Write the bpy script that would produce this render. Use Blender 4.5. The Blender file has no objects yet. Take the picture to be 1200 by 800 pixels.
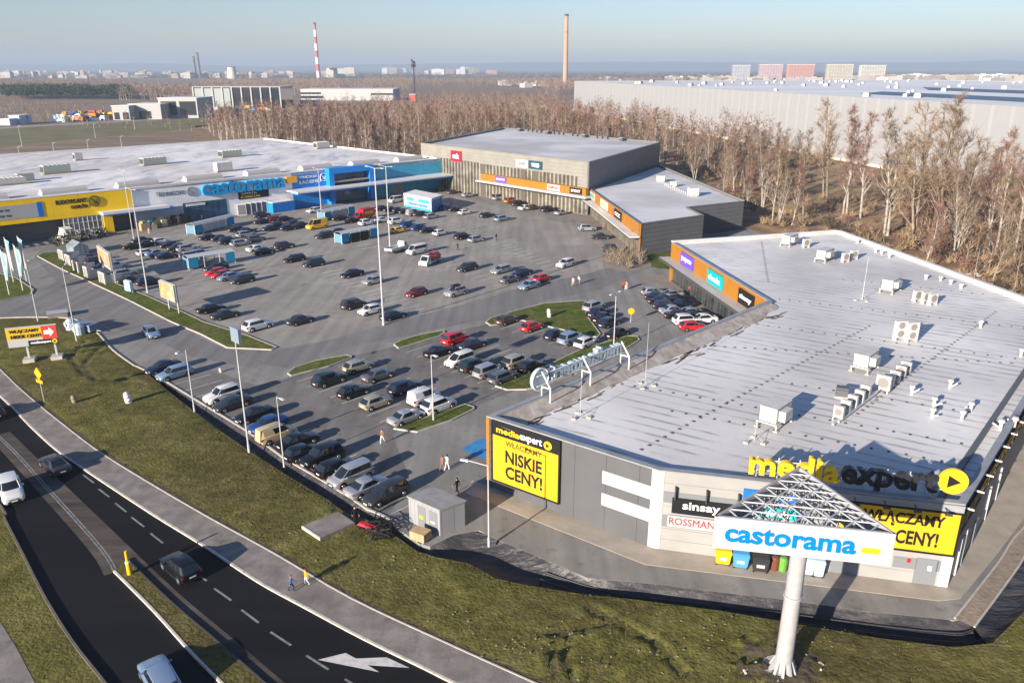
import bpy, bmesh, math, random
from mathutils import Vector, Matrix
import numpy as np
R = math.radians
random.seed(7)
sc = bpy.context.scene
COL = sc.collection
# ------------------------------------------------------------------ camera and survey helpers
# Surveyed positions were read off the photograph (1200 x 800) with the solved camera: focal 912 px, 37.85 m up.
FPX, HOR, H = 912.0, 80.0, 37.85
PITCH = math.atan((400 - HOR) / FPX)
SUN_AZ, SUN_EL = 40.0, 15.8          # shadows point towards this azimuth (clockwise from +Y)

def ray(px, py):
    x = (px - 600) / FPX; u = -(py - 400) / FPX
    return Vector((x, math.cos(PITCH) + u * math.sin(PITCH), -math.sin(PITCH) + u * math.cos(PITCH)))
def P(px, py, z=0.0):
    d = ray(px, py); t = (z - H) / d.z
    return Vector((d.x * t, d.y * t, z))
def top_z(base, py, px=600):
    r = ray(px, py); return H + r.z * base.y / r.y
def azv(a):
    return Vector((math.sin(R(a)), math.cos(R(a)), 0))
def rz(a):                            # rotation about z that turns +Y towards azimuth a
    return -R(a)

cam_d = bpy.data.cameras.new('camera'); cam = bpy.data.objects.new('camera', cam_d); COL.objects.link(cam)
cam.location = (0, 0, H); cam.rotation_euler = (math.pi / 2 - PITCH, 0, 0)
cam_d.sensor_fit = 'HORIZONTAL'; cam_d.sensor_width = 36; cam_d.lens = FPX / 1200 * 36
cam_d.clip_start = 0.5; cam_d.clip_end = 60000
sc.camera = cam

# ------------------------------------------------------------------ materials
MATS = {}
def nt(m):
    m.use_nodes = True; return m.node_tree.nodes, m.node_tree.links
def mat(name, c, rough=0.7, metal=0.0, spec=0.3, emit=None):
    if name in MATS: return MATS[name]
    m = bpy.data.materials.new(name); N, L = nt(m); b = N['Principled BSDF']
    b.inputs['Base Color'].default_value = (*c, 1); b.inputs['Roughness'].default_value = rough
    b.inputs['Metallic'].default_value = metal; b.inputs['Specular IOR Level'].default_value = spec
    MATS[name] = m; return m
def noisy(name, stops, scale=1.0, detail=6, rough=0.85, bump=0.0, bscale=None, spec=0.2, big=None, stretch=None, dist=0.0, bdist=0.1, extra=None):
    """colour ramp over noise in object (metre) coordinates, optional large patches and bump"""
    m = bpy.data.materials.new(name); N, L = nt(m); b = N['Principled BSDF']
    b.inputs['Roughness'].default_value = rough; b.inputs['Specular IOR Level'].default_value = spec
    tc = N.new('ShaderNodeTexCoord'); mp = N.new('ShaderNodeMapping')
    L.new(tc.outputs['Object'], mp.inputs[0])
    if stretch:
        mp.inputs['Rotation'].default_value = (0, 0, R(stretch[0])); mp.inputs['Scale'].default_value = stretch[1]
    n = N.new('ShaderNodeTexNoise'); n.inputs['Scale'].default_value = scale; n.inputs['Detail'].default_value = detail
    n.inputs['Roughness'].default_value = 0.65; n.inputs['Distortion'].default_value = dist
    L.new(mp.outputs[0], n.inputs['Vector'])
    r = N.new('ShaderNodeValToRGB'); r.color_ramp.elements.remove(r.color_ramp.elements[0])
    r.color_ramp.elements[0].position = stops[0][0]; r.color_ramp.elements[0].color = (*stops[0][1], 1)
    for p, c in stops[1:]:
        e = r.color_ramp.elements.new(p); e.color = (*c, 1)
    L.new(n.outputs['Fac'], r.inputs[0]); out = r.outputs[0]
    if big:
        n2 = N.new('ShaderNodeTexNoise'); n2.inputs['Scale'].default_value = big[0]; n2.inputs['Detail'].default_value = 4
        L.new(tc.outputs['Object'], n2.inputs['Vector'])
        mr = N.new('ShaderNodeMapRange'); mr.inputs[1].default_value = 0.42; mr.inputs[2].default_value = 0.62
        L.new(n2.outputs['Fac'], mr.inputs[0])
        mx = N.new('ShaderNodeMix'); mx.data_type = 'RGBA'; mx.blend_type = big[2] if len(big) > 2 else 'MIX'
        mul = N.new('ShaderNodeMath'); mul.operation = 'MULTIPLY'; mul.inputs[1].default_value = big[3] if len(big) > 3 else 1.0
        L.new(mr.outputs[0], mul.inputs[0]); L.new(mul.outputs[0], mx.inputs[0]); L.new(out, mx.inputs[6]); mx.inputs[7].default_value = (*big[1], 1)
        out = mx.outputs[2]
    if extra: out = extra(N, L, tc, out)
    L.new(out, b.inputs['Base Color'])
    if bump:
        n3 = N.new('ShaderNodeTexNoise'); n3.inputs['Scale'].default_value = bscale or scale * 3; n3.inputs['Detail'].default_value = 5
        L.new(mp.outputs[0], n3.inputs['Vector'])
        bp = N.new('ShaderNodeBump'); bp.inputs['Strength'].default_value = bump; bp.inputs['Distance'].default_value = bdist
        L.new(n3.outputs['Fac'], bp.inputs['Height']); L.new(bp.outputs[0], b.inputs['Normal'])
    MATS[name] = m; return m
def ribbed(name, c, c2, axis_az, pitch, rough=0.45, metal=0.0, depth=0.03, horiz=False, dirt=0.12, duty=None):
    """metal cladding: joints every `pitch` metres along azimuth axis_az (or along z), slight dirt"""
    m = bpy.data.materials.new(name); N, L = nt(m); b = N['Principled BSDF']
    b.inputs['Roughness'].default_value = rough; b.inputs['Metallic'].default_value = metal; b.inputs['Specular IOR Level'].default_value = 0.3
    tc = N.new('ShaderNodeTexCoord')
    d = N.new('ShaderNodeVectorMath'); d.operation = 'DOT_PRODUCT'
    v = azv(axis_az); d.inputs[1].default_value = (0, 0, 1) if horiz else (v.x, v.y, 0)
    L.new(tc.outputs['Object'], d.inputs[0])
    dv = N.new('ShaderNodeMath'); dv.operation = 'DIVIDE'; dv.inputs[1].default_value = pitch; L.new(d.outputs['Value'], dv.inputs[0])
    fr = N.new('ShaderNodeMath'); fr.operation = 'FRACT'; L.new(dv.outputs[0], fr.inputs[0])
    g = N.new('ShaderNodeMath'); g.operation = 'GREATER_THAN'; g.inputs[1].default_value = duty or 0.94; L.new(fr.outputs[0], g.inputs[0])
    mx = N.new('ShaderNodeMix'); mx.data_type = 'RGBA'; L.new(g.outputs[0], mx.inputs[0]); mx.inputs[6].default_value = (*c, 1); mx.inputs[7].default_value = (*c2, 1)
    n = N.new('ShaderNodeTexNoise'); n.inputs['Scale'].default_value = 0.35; n.inputs['Detail'].default_value = 6; L.new(tc.outputs['Object'], n.inputs['Vector'])
    mr = N.new('ShaderNodeMapRange'); mr.inputs[1].default_value = 0.3; mr.inputs[2].default_value = 0.7; mr.inputs[3].default_value = 1 - dirt; mr.inputs[4].default_value = 1 + dirt * 0.4
    L.new(n.outputs['Fac'], mr.inputs[0])
    m2 = N.new('ShaderNodeVectorMath'); m2.operation = 'SCALE'; L.new(mx.outputs[2], m2.inputs[0]); L.new(mr.outputs[0], m2.inputs['Scale'])
    L.new(m2.outputs[0], b.inputs['Base Color'])
    bp = N.new('ShaderNodeBump'); bp.inputs['Strength'].default_value = 0.6; bp.inputs['Distance'].default_value = depth; bp.invert = True
    L.new(g.outputs[0], bp.inputs['Height']); L.new(bp.outputs[0], b.inputs['Normal'])
    MATS[name] = m; return m

# ------------------------------------------------------------------ mesh helper
class MB:
    def __init__(s): s.v = []; s.f = []; s.m = []
    def face(s, pts, mi=0):
        i = len(s.v); s.v += [tuple(p) for p in pts]; s.f.append(tuple(range(i, i + len(pts)))); s.m.append(mi)
    def hexa(s, p, mi=0):             # p: 4 bottom (ccw from above) + 4 top
        i = len(s.v); s.v += [tuple(q) for q in p]
        for q in ((3, 2, 1, 0), (4, 5, 6, 7), (0, 1, 5, 4), (1, 2, 6, 5), (2, 3, 7, 6), (3, 0, 4, 7)):
            s.f.append(tuple(i + k for k in q)); s.m.append(mi)
    def box(s, c, d, mi=0, rot=0.0, taper=1.0):    # c = centre of base, d = size, rot about z (radians)
        M = Matrix.Rotation(rot, 3, 'Z'); c = Vector(c)
        b = [(-.5, -.5), (.5, -.5), (.5, .5), (-.5, .5)]
        s.hexa([c + M @ Vector((x * d[0], y * d[1], 0)) for x, y in b] + [c + M @ Vector((x * d[0] * taper, y * d[1] * taper, d[2])) for x, y in b], mi)
    def obox(s, o, ux, uy, uz, mi=0):  # oriented box from corner o with edge vectors
        o = Vector(o); s.hexa([o, o + ux, o + ux + uy, o + uy, o + uz, o + ux + uz, o + ux + uy + uz, o + uy + uz], mi)
    def tube(s, a, b, r1, r2=None, n=6, mi=0, caps=True):
        a = Vector(a); b = Vector(b); r2 = r1 if r2 is None else r2; d = (b - a)
        if d.length < 1e-6: return
        d.normalize(); x = d.orthogonal().normalized(); y = d.cross(x); i = len(s.v)
        for c, r in ((a, r1), (b, r2)):
            for k in range(n):
                t = 2 * math.pi * k / n; s.v.append(tuple(c + (x * math.cos(t) + y * math.sin(t)) * r))
        for k in range(n):
            s.f.append((i + k, i + (k + 1) % n, i + n + (k + 1) % n, i + n + k)); s.m.append(mi)
        if caps and n > 2:
            s.f.append(tuple(i + k for k in reversed(range(n)))); s.m.append(mi)
            s.f.append(tuple(i + n + k for k in range(n))); s.m.append(mi)
    def poly(s, pts, z0, z1, mi=0, side=None):      # vertical prism over polygon pts (2-D)
        n = len(pts); a = sum(pts[i][0] * pts[(i + 1) % n][1] - pts[(i + 1) % n][0] * pts[i][1] for i in range(n))
        if a < 0: pts = list(reversed(pts))
        i = len(s.v); s.v += [(p[0], p[1], z0) for p in pts] + [(p[0], p[1], z1) for p in pts]
        s.f.append(tuple(i + k for k in reversed(range(n)))); s.m.append(mi)
        s.f.append(tuple(i + n + k for k in range(n))); s.m.append(mi)
        for k in range(n):
            s.f.append((i + k, i + (k + 1) % n, i + n + (k + 1) % n, i + n + k)); s.m.append(mi if side is None else side)
    def build(s, name, mats, parent=None, smooth=False, loc=None):
        me = bpy.data.meshes.new(name); me.from_pydata(s.v, [], s.f)
        if not isinstance(mats, (list, tuple)): mats = [mats]
        for m in mats: me.materials.append(m)
        if len(mats) > 1: me.polygons.foreach_set('material_index', s.m)
        if smooth: me.polygons.foreach_set('use_smooth', [True] * len(me.polygons))
        me.update()
        o = bpy.data.objects.new(name, me); COL.objects.link(o)
        if parent: o.parent = parent
        if loc is not None: o.location = loc
        return o
def tag(o, label=None, cat=None, group=None, kind=None):
    if label: o['label'] = label
    if cat: o['category'] = cat
    if group: o['group'] = group
    if kind: o['kind'] = kind
    return o
def empty(name, loc=(0, 0, 0), rot=0.0, label=None, cat=None, group=None):
    o = bpy.data.objects.new(name, None); COL.objects.link(o); o.location = loc; o.rotation_euler = (0, 0, rot)
    return tag(o, label, cat, group)
def copy_tree(o, parent=None):
    c = o.copy(); COL.objects.link(c)
    if parent: c.parent = parent
    for ch in [x for x in KIDS.get(o.name, [])]: KIDS.setdefault(c.name, []).append(copy_tree(ch, c))
    return c
KIDS = {}
def reg(o):                           # remember children once, so copies do not search the scene
    KIDS[o.name] = list(o.children)
    for c in o.children: reg(c)
    return o
def sheet(name, pts, z, m, kind='structure'):
    mb = MB(); q = [(p[0], p[1], z) for p in pts]
    a = sum(q[i][0] * q[(i + 1) % len(q)][1] - q[(i + 1) % len(q)][0] * q[i][1] for i in range(len(q)))
    mb.face(q if a > 0 else list(reversed(q))); o = mb.build(name, m); o['kind'] = kind; return o
def PP(l, z=0.0): return [P(a, b, z).to_2d() for a, b in l]
def offset_poly(pts, d):
    n = len(pts); A = sum(pts[i][0] * pts[(i + 1) % n][1] - pts[(i + 1) % n][0] * pts[i][1] for i in range(n)); sgn = 1 if A > 0 else -1
    out = []
    for i in range(n):
        a, b, c = Vector(pts[i - 1]), Vector(pts[i]), Vector(pts[(i + 1) % n])
        e1 = (b - a).normalized(); e2 = (c - b).normalized()
        n1 = Vector((-e1.y, e1.x)) * sgn; n2 = Vector((-e2.y, e2.x)) * sgn
        nn = (n1 + n2); nn = nn.normalized() if nn.length > 1e-4 else n1
        k = d / max(0.45, nn.dot(n1)); out.append(b + nn * k)
    return out
def text_mesh(s, size=1.0, extrude=0.02, bold=0.0, space=1.0):
    """lettering as a mesh in the xz-plane, facing -y, origin bottom left; returns (mesh, width, height)"""
    cu = bpy.data.curves.new('lettering', 'FONT'); cu.body = s; cu.size = size; cu.extrude = extrude; cu.offset = bold; cu.space_character = space
    cu.resolution_u = 3
    o = bpy.data.objects.new('lettering', cu); COL.objects.link(o)
    me = bpy.data.meshes.new_from_object(o.evaluated_get(bpy.context.evaluated_depsgraph_get()))
    bpy.data.objects.remove(o); bpy.data.curves.remove(cu)
    me.transform(Matrix.Rotation(math.pi / 2, 4, 'X'))
    xs = [v.co.x for v in me.vertices]; zs = [v.co.z for v in me.vertices]
    me.transform(Matrix.Translation((-min(xs), 0, -min(zs))))
    return me, max(xs) - min(xs), max(zs) - min(zs)
def put_text(s, fr, x0, x1, z0, z1, m, parent=None, y=-0.03, extrude=0.02, bold=0.012, name='lettering', uniform=False):
    """fit text in a rectangle of a wall frame fr (x along the wall, z up, -y outwards)"""
    me, w, h = text_mesh(s, 1.0, 0.02, bold)
    sx, sz = (x1 - x0) / w, (z1 - z0) / h
    if uniform: sx = sz = min(sx, sz)
    me.transform(Matrix.Diagonal((sx, extrude / 0.02, sz, 1)))
    me.materials.clear(); me.materials.append(m)
    o = bpy.data.objects.new(name, me); COL.objects.link(o)
    o.matrix_basis = fr @ Matrix.Translation((x0, y, z0))
    if parent: adopt(o, parent)
    return o
def PMW(p):
    m = p.matrix_basis.copy()
    while p.parent: p = p.parent; m = p.matrix_basis @ m
    return m
class Wall:
    """vertical wall plane from A to B (ground points, left to right seen from outside)"""
    def __init__(s, A, B):
        s.A = Vector((A[0], A[1], 0)); s.B = Vector((B[0], B[1], 0)); s.d = (s.B - s.A); s.L = s.d.length; s.u = s.d.normalized()
        s.n = Vector((s.u.y, -s.u.x, 0))            # outward
        s.fr = Matrix(((s.u.x, -s.n.x, 0, s.A.x), (s.u.y, -s.n.y, 0, s.A.y), (0, 0, 1, 0), (0, 0, 0, 1)))
    def uz(s, px, py, off=0.0):        # pixel -> (distance along wall, height) on the plane `off` metres in front
        d = ray(px, py); o = Vector((0, 0, H)); a = s.A + s.n * off
        t = (a - o).dot(s.n) / d.dot(s.n); q = o + d * t
        return (q - a).dot(s.u), q.z
    def box(s, mb, x0, x1, z0, z1, y0, y1, mi=0):   # y positive = outwards
        a = s.A + s.u * x0 + s.n * y1; a.z = z0
        mb.obox(a, s.u * (x1 - x0), -s.n * (y1 - y0), Vector((0, 0, z1 - z0)), mi)
    def pbox(s, mb, px0, py0, px1, py1, y0, y1, mi=0, off=None):
        u0, z1 = s.uz(px0, py0, y1 if off is None else off); u1, z0 = s.uz(px1, py1, y1 if off is None else off)
        s.box(mb, min(u0, u1), max(u0, u1), min(z0, z1), max(z0, z1), y0, y1, mi); return u0, u1, z0, z1
def adopt(o, parent):
    """make o (built in world coordinates) a child of parent without moving it"""
    mw = o.matrix_basis.copy(); o.parent = parent; o.matrix_basis = PMW(parent).inverted() @ mw; return o
# ================================================================== sky, sun, air
w = bpy.data.worlds.new('World'); sc.world = w; w.use_nodes = True
sky = w.node_tree.nodes.new('ShaderNodeTexSky'); sky.sky_type = 'NISHITA'; sky.sun_disc = False
sky.sun_elevation = R(SUN_EL); sky.sun_rotation = R(SUN_AZ + 180); sky.altitude = 250; sky.air_density = 1.15; sky.dust_density = 0.5; sky.ozone_density = 3.0
bg = w.node_tree.nodes['Background']; bg.inputs[1].default_value = 0.068
tint = w.node_tree.nodes.new('ShaderNodeVectorMath'); tint.operation = 'MULTIPLY'; tint.inputs[1].default_value = (0.86, 0.875, 1.06)
w.node_tree.links.new(sky.outputs[0], tint.inputs[0]); w.node_tree.links.new(tint.outputs[0], bg.inputs[0])
sd = bpy.data.lights.new('sun', 'SUN'); sd.energy = 5.0; sd.angle = R(0.5); sd.color = (1.0, 0.885, 0.75)
so = bpy.data.objects.new('sun', sd); COL.objects.link(so)
dv = -Vector((math.sin(R(SUN_AZ)) * math.cos(R(SUN_EL)), math.cos(R(SUN_AZ)) * math.cos(R(SUN_EL)), -math.sin(R(SUN_EL))))
so.rotation_euler = dv.to_track_quat('Z', 'Y').to_euler()
sc.view_settings.view_transform = 'Standard'; sc.view_settings.look = 'None'; sc.view_settings.gamma = 1; sc.view_settings.exposure = 1.2
sc.view_settings.use_curve_mapping = False
sc.cycles.max_bounces = 5; sc.cycles.diffuse_bounces = 2; sc.cycles.glossy_bounces = 2; sc.cycles.volume_bounces = 0; sc.cycles.transparent_max_bounces = 6
sc.cycles.caustics_reflective = False; sc.cycles.caustics_refractive = False
# haze: one even volume round everything
hm = bpy.data.materials.new('haze_air'); N, L = nt(hm); N.remove(N['Principled BSDF'])
pv = N.new('ShaderNodeVolumePrincipled'); pv.inputs['Density'].default_value = 1.5e-4; pv.inputs['Color'].default_value = (0.47, 0.58, 0.74, 1); pv.inputs['Anisotropy'].default_value = 0.0
L.new(pv.outputs[0], N['Material Output'].inputs['Volume'])
mb = MB(); mb.hexa([(-11600, -250, -2.5), (11600, -250, -2.5), (11600, 15700, -2.5), (-11600, 15700, -2.5), (-11600, -250, 215), (11600, -250, 215), (11600, 15700, 215), (-11600, 15700, 215)])
hz = mb.build('haze', hm); hz['kind'] = 'stuff'

# ================================================================== ground materials
m_base = noisy('far_land', [(0.35, (0.035, 0.045, 0.03)), (0.5, (0.075, 0.06, 0.042)), (0.65, (0.11, 0.095, 0.06))], scale=0.004, detail=8)
m_field = noisy('dry_field', [(0.3, (0.14, 0.095, 0.065)), (0.5, (0.225, 0.165, 0.115)), (0.7, (0.31, 0.235, 0.165))], scale=0.05, detail=9, bump=0.5, bscale=0.6, bdist=0.5, stretch=(-40, (0.35, 1.6, 1)))
m_floor = noisy('leaf_litter', [(0.3, (0.13, 0.08, 0.048)), (0.5, (0.26, 0.165, 0.092)), (0.7, (0.42, 0.30, 0.175))], scale=0.16, detail=9, bump=0.8, bscale=1.5, bdist=0.4)
def mottled(N, L, tc, out):            # fine dark/bright blades and pale dry straw in the lawn
    n = N.new('ShaderNodeTexNoise'); n.inputs['Scale'].default_value = 5.5; n.inputs['Detail'].default_value = 7; n.inputs['Roughness'].default_value = 0.8
    L.new(tc.outputs['Object'], n.inputs['Vector'])
    mr = N.new('ShaderNodeMapRange'); mr.inputs[1].default_value = 0.3; mr.inputs[2].default_value = 0.72; mr.inputs[3].default_value = 0.62; mr.inputs[4].default_value = 1.4; mr.clamp = False
    L.new(n.outputs['Fac'], mr.inputs[0])
    v = N.new('ShaderNodeVectorMath'); v.operation = 'SCALE'; L.new(out, v.inputs[0]); L.new(mr.outputs[0], v.inputs['Scale'])
    n2 = N.new('ShaderNodeTexNoise'); n2.inputs['Scale'].default_value = 1.1; n2.inputs['Detail'].default_value = 6; n2.inputs['Roughness'].default_value = 0.7; L.new(tc.outputs['Object'], n2.inputs['Vector'])
    m2 = N.new('ShaderNodeMapRange'); m2.inputs[1].default_value = 0.35; m2.inputs[2].default_value = 0.68; m2.inputs[3].default_value = 0.66; m2.inputs[4].default_value = 1.3; L.new(n2.outputs['Fac'], m2.inputs[0])
    v2 = N.new('ShaderNodeVectorMath'); v2.operation = 'SCALE'; L.new(v.outputs[0], v2.inputs[0]); L.new(m2.outputs[0], v2.inputs['Scale']); return v2.outputs[0]
m_grass = noisy('winter_grass', [(0.30, (0.078, 0.070, 0.022)), (0.46, (0.118, 0.112, 0.032)), (0.58, (0.158, 0.145, 0.044)), (0.74, (0.25, 0.215, 0.095))], scale=0.22, detail=9, bump=0.9, bscale=4, bdist=0.10, big=(0.055, (0.085, 0.066, 0.030), 'MIX', 0.6), rough=0.95, spec=0.05, extra=mottled)
m_lawn = noisy('island_lawn', [(0.3, (0.05, 0.075, 0.014)), (0.5, (0.085, 0.115, 0.022)), (0.7, (0.14, 0.145, 0.045))], scale=0.5, detail=8, bump=0.8, bscale=4, bdist=0.08, big=(0.2, (0.14, 0.12, 0.05), 'MIX', 0.5), rough=0.95, spec=0.05, extra=mottled)
def tracks(N, L, tc, out):             # darker oil and tyre staining, fine aggregate
    n = N.new('ShaderNodeTexNoise'); n.inputs['Scale'].default_value = 14; n.inputs['Detail'].default_value = 3; L.new(tc.outputs['Object'], n.inputs['Vector'])
    mr = N.new('ShaderNodeMapRange'); mr.inputs[1].default_value = 0.3; mr.inputs[2].default_value = 0.7; mr.inputs[3].default_value = 0.82; mr.inputs[4].default_value = 1.15
    L.new(n.outputs['Fac'], mr.inputs[0])
    mp = N.new('ShaderNodeMapping'); mp.inputs['Rotation'].default_value = (0, 0, R(-46)); mp.inputs['Scale'].default_value = (0.9, 0.05, 1); L.new(tc.outputs['Object'], mp.inputs[0])
    n2 = N.new('ShaderNodeTexNoise'); n2.inputs['Scale'].default_value = 0.7; n2.inputs['Detail'].default_value = 4; L.new(mp.outputs[0], n2.inputs['Vector'])
    m2 = N.new('ShaderNodeMapRange'); m2.inputs[1].default_value = 0.35; m2.inputs[2].default_value = 0.65; m2.inputs[3].default_value = 0.86; m2.inputs[4].default_value = 1.10
    L.new(n2.outputs['Fac'], m2.inputs[0])
    mm = N.new('ShaderNodeMath'); mm.operation = 'MULTIPLY'; L.new(mr.outputs[0], mm.inputs[0]); L.new(m2.outputs[0], mm.inputs[1])
    n3 = N.new('ShaderNodeTexNoise'); n3.inputs['Scale'].default_value = 0.8; n3.inputs['Detail'].default_value = 5; n3.inputs['Roughness'].default_value = 0.7; L.new(tc.outputs['Object'], n3.inputs['Vector'])
    m3 = N.new('ShaderNodeMapRange'); m3.inputs[1].default_value = 0.56; m3.inputs[2].default_value = 0.68; m3.inputs[3].default_value = 1.0; m3.inputs[4].default_value = 0.74; L.new(n3.outputs['Fac'], m3.inputs[0])
    mk = N.new('ShaderNodeMath'); mk.operation = 'MULTIPLY'; L.new(mm.outputs[0], mk.inputs[0]); L.new(m3.outputs[0], mk.inputs[1])
    v = N.new('ShaderNodeVectorMath'); v.operation = 'SCALE'; L.new(out, v.inputs[0]); L.new(mk.outputs[0], v.inputs['Scale']); return v.outputs[0]
m_asph = noisy('car_park_asphalt', [(0.3, (0.188, 0.181, 0.168)), (0.5, (0.228, 0.219, 0.203)), (0.7, (0.272, 0.262, 0.243))], scale=0.12, detail=8, rough=0.9, bump=0.2, bscale=20, bdist=0.01, extra=tracks)
m_pave = noisy('stall_pavers', [(0.3, (0.242, 0.224, 0.198)), (0.5, (0.29, 0.27, 0.241)), (0.7, (0.345, 0.322, 0.29))], scale=0.15, detail=8, rough=0.92, big=(0.05, (0.235, 0.212, 0.188), 'MIX', 0.6), extra=tracks)
m_road = noisy('road_asphalt', [(0.3, (0.008, 0.008, 0.009)), (0.5, (0.011, 0.011, 0.012)), (0.7, (0.015, 0.015, 0.016))], scale=0.2, detail=8, rough=0.72, spec=0.12, stretch=(37, (0.15, 1, 1)))
m_walk = noisy('sidewalk_paving', [(0.3, (0.18, 0.16, 0.143)), (0.5, (0.24, 0.214, 0.193)), (0.72, (0.30, 0.268, 0.242))], scale=0.5, detail=9, rough=0.92, big=(0.7, (0.145, 0.128, 0.116), 'MIX', 0.45), extra=tracks)
m_apron = noisy('apron_concrete', [(0.3, (0.29, 0.25, 0.20)), (0.55, (0.37, 0.325, 0.268)), (0.75, (0.43, 0.385, 0.325))], scale=0.4, detail=7, rough=0.9)
m_dust = noisy('roadside_grit', [(0.35, (0.042, 0.035, 0.03)), (0.5, (0.075, 0.062, 0.052)), (0.68, (0.12, 0.10, 0.085))], scale=0.5, detail=9, rough=0.95, stretch=(37, (0.2, 1, 1)))
m_kerb = noisy('kerb_concrete', [(0.3, (0.36, 0.33, 0.29)), (0.6, (0.46, 0.42, 0.375))], scale=1.2, rough=0.85)
m_edge = noisy('edge_line_paint', [(0.3, (0.34, 0.30, 0.25)), (0.55, (0.55, 0.50, 0.43))], scale=2, rough=0.8)
m_paint = noisy('marking_paint', [(0.3, (0.40, 0.385, 0.36)), (0.55, (0.58, 0.56, 0.53))], scale=1.5, rough=0.8)
m_dash = noisy('dash_paint', [(0.35, (0.13, 0.13, 0.125)), (0.6, (0.25, 0.25, 0.245))], scale=1.5, rough=0.8)
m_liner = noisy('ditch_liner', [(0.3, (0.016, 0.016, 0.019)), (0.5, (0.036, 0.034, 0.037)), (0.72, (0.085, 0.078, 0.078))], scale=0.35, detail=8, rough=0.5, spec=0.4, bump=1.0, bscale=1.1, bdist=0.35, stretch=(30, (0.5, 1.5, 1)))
m_sand = noisy('sandy_strip', [(0.3, (0.20, 0.155, 0.115)), (0.6, (0.30, 0.245, 0.19))], scale=1.1, detail=8, rough=0.95, bump=0.5, bdist=0.1)
m_soil = noisy('bare_soil', [(0.3, (0.055, 0.045, 0.026)), (0.6, (0.10, 0.082, 0.05))], scale=0.8, detail=8, bump=0.8, bdist=0.15)

# ================================================================== ground sheets
mb = MB(); S = 11500
mb.face([(-S, -200, -1.5), (S, -200, -1.5), (S, 15600, -1.5), (-S, 15600, -1.5)]); o = mb.build('ground', m_base); o['kind'] = 'structure'
def slab(name, pts, z, m, skirt=1.4):
    mb = MB(); mb.poly([tuple(p) for p in pts], z - skirt, z); o = mb.build(name, m); o['kind'] = 'structure'; return o
sheet('field', [(-3500, 135), (-150, 135), (-150, 165), (65, 165), (65, 40), (3500, 40), (3500, 3300), (-3500, 3300)], -0.03, m_field)
KERB = [(182, 440), (234, 472), (289, 505.6), (331, 536.5), (385, 568), (430, 597), (459, 609.6)]
UPD = [(531, 627), (561, 621), (587, 634), (640, 656), (689, 677), (722, 680), (770, 684), (850, 694), (918, 702), (1016, 716), (1117, 726)]
lot = PP(KERB) + PP([(470, 622), (492, 637), (504, 640)]) + PP(UPD) + PP([(1137, 723), (1200, 637)]) + [Vector(q) for q in ((60, 68), (95, 100), (74, 112), (68, 157), (59, 193), (51, 268), (-2, 329), (-29, 270), (-108, 354), (-172, 262), (-255, 150), (-190, 95))] + \
    PP([(-60, 380), (0, 373), (60, 372), (90, 375), (112, 388), (132, 410), (158, 429)])
slab('car_park_asphalt', lot, 0.0, m_asph)
PAVE = [(112, 318), (96, 305), (150, 283), (215, 268), (240, 262), (300, 252), (345, 246), (395, 240), (500, 222), (560, 236), (640, 256), (688, 270), (705, 282), (722, 300), (708, 314), (690, 320), (600, 339), (540, 357), (455, 378), (372, 400), (326, 408), (290, 392), (238, 372), (180, 350)]
sheet('stall_paving', PP(PAVE), 0.004, m_pave)
sheet('stall_paving', PP([(185, 437), (245, 432), (300, 452), (345, 440), (375, 424), (420, 416), (470, 404), (520, 391), (570, 380), (600, 372), (655, 386), (700, 398), (690, 418), (620, 452), (560, 474), (480, 505), (470, 500), (460, 510), (480, 560), (455, 605), (385, 566), (289, 503)]), 0.004, noisy('stall_asphalt', [(0.3, (0.13, 0.122, 0.115)), (0.5, (0.168, 0.158, 0.149)), (0.7, (0.21, 0.198, 0.187))], scale=0.15, detail=8, rough=0.9, extra=tracks))
m_smooth = noisy('lane_asphalt', [(0.3, (0.165, 0.159, 0.154)), (0.6, (0.20, 0.193, 0.187))], scale=0.1, detail=6, rough=0.88, extra=tracks)
sheet('lane_asphalt', PP([(326, 410), (380, 400), (455, 380), (540, 358), (600, 340), (700, 318), (760, 300), (790, 302), (700, 340), (640, 352), (580, 372), (460, 396), (400, 408), (340, 432), (300, 425), (250, 408)]), 0.008, m_smooth)
sheet('lane_asphalt', PP([(0, 372), (0, 352), (42, 346), (66, 330), (40, 301), (60, 283), (110, 302), (205, 381), (265, 410), (330, 412), (300, 432), (225, 418), (185, 400), (95, 372)]), 0.012, m_smooth)
# forecourt paving along the stores
m_fore = noisy('forecourt_paving', [(0.3, (0.20, 0.165, 0.145)), (0.6, (0.27, 0.225, 0.20))], scale=0.4, rough=0.9)
sheet('forecourt_paving', PP([(150, 276), (240, 262), (345, 246), (400, 239), (500, 221), (492, 212), (340, 238), (150, 268)]), 0.010, m_fore)
sheet('forecourt_paving', PP([(565, 232), (628, 246), (690, 262), (715, 285), (728, 296), (745, 292), (720, 262), (690, 252), (560, 226)]), 0.012, m_fore)
sheet('forecourt_paving', PP([(744, 330), (760, 322), (790, 322), (850, 372), (880, 372), (830, 400), (818, 372), (790, 345), (770, 331)]), 0.008, m_fore)
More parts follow.
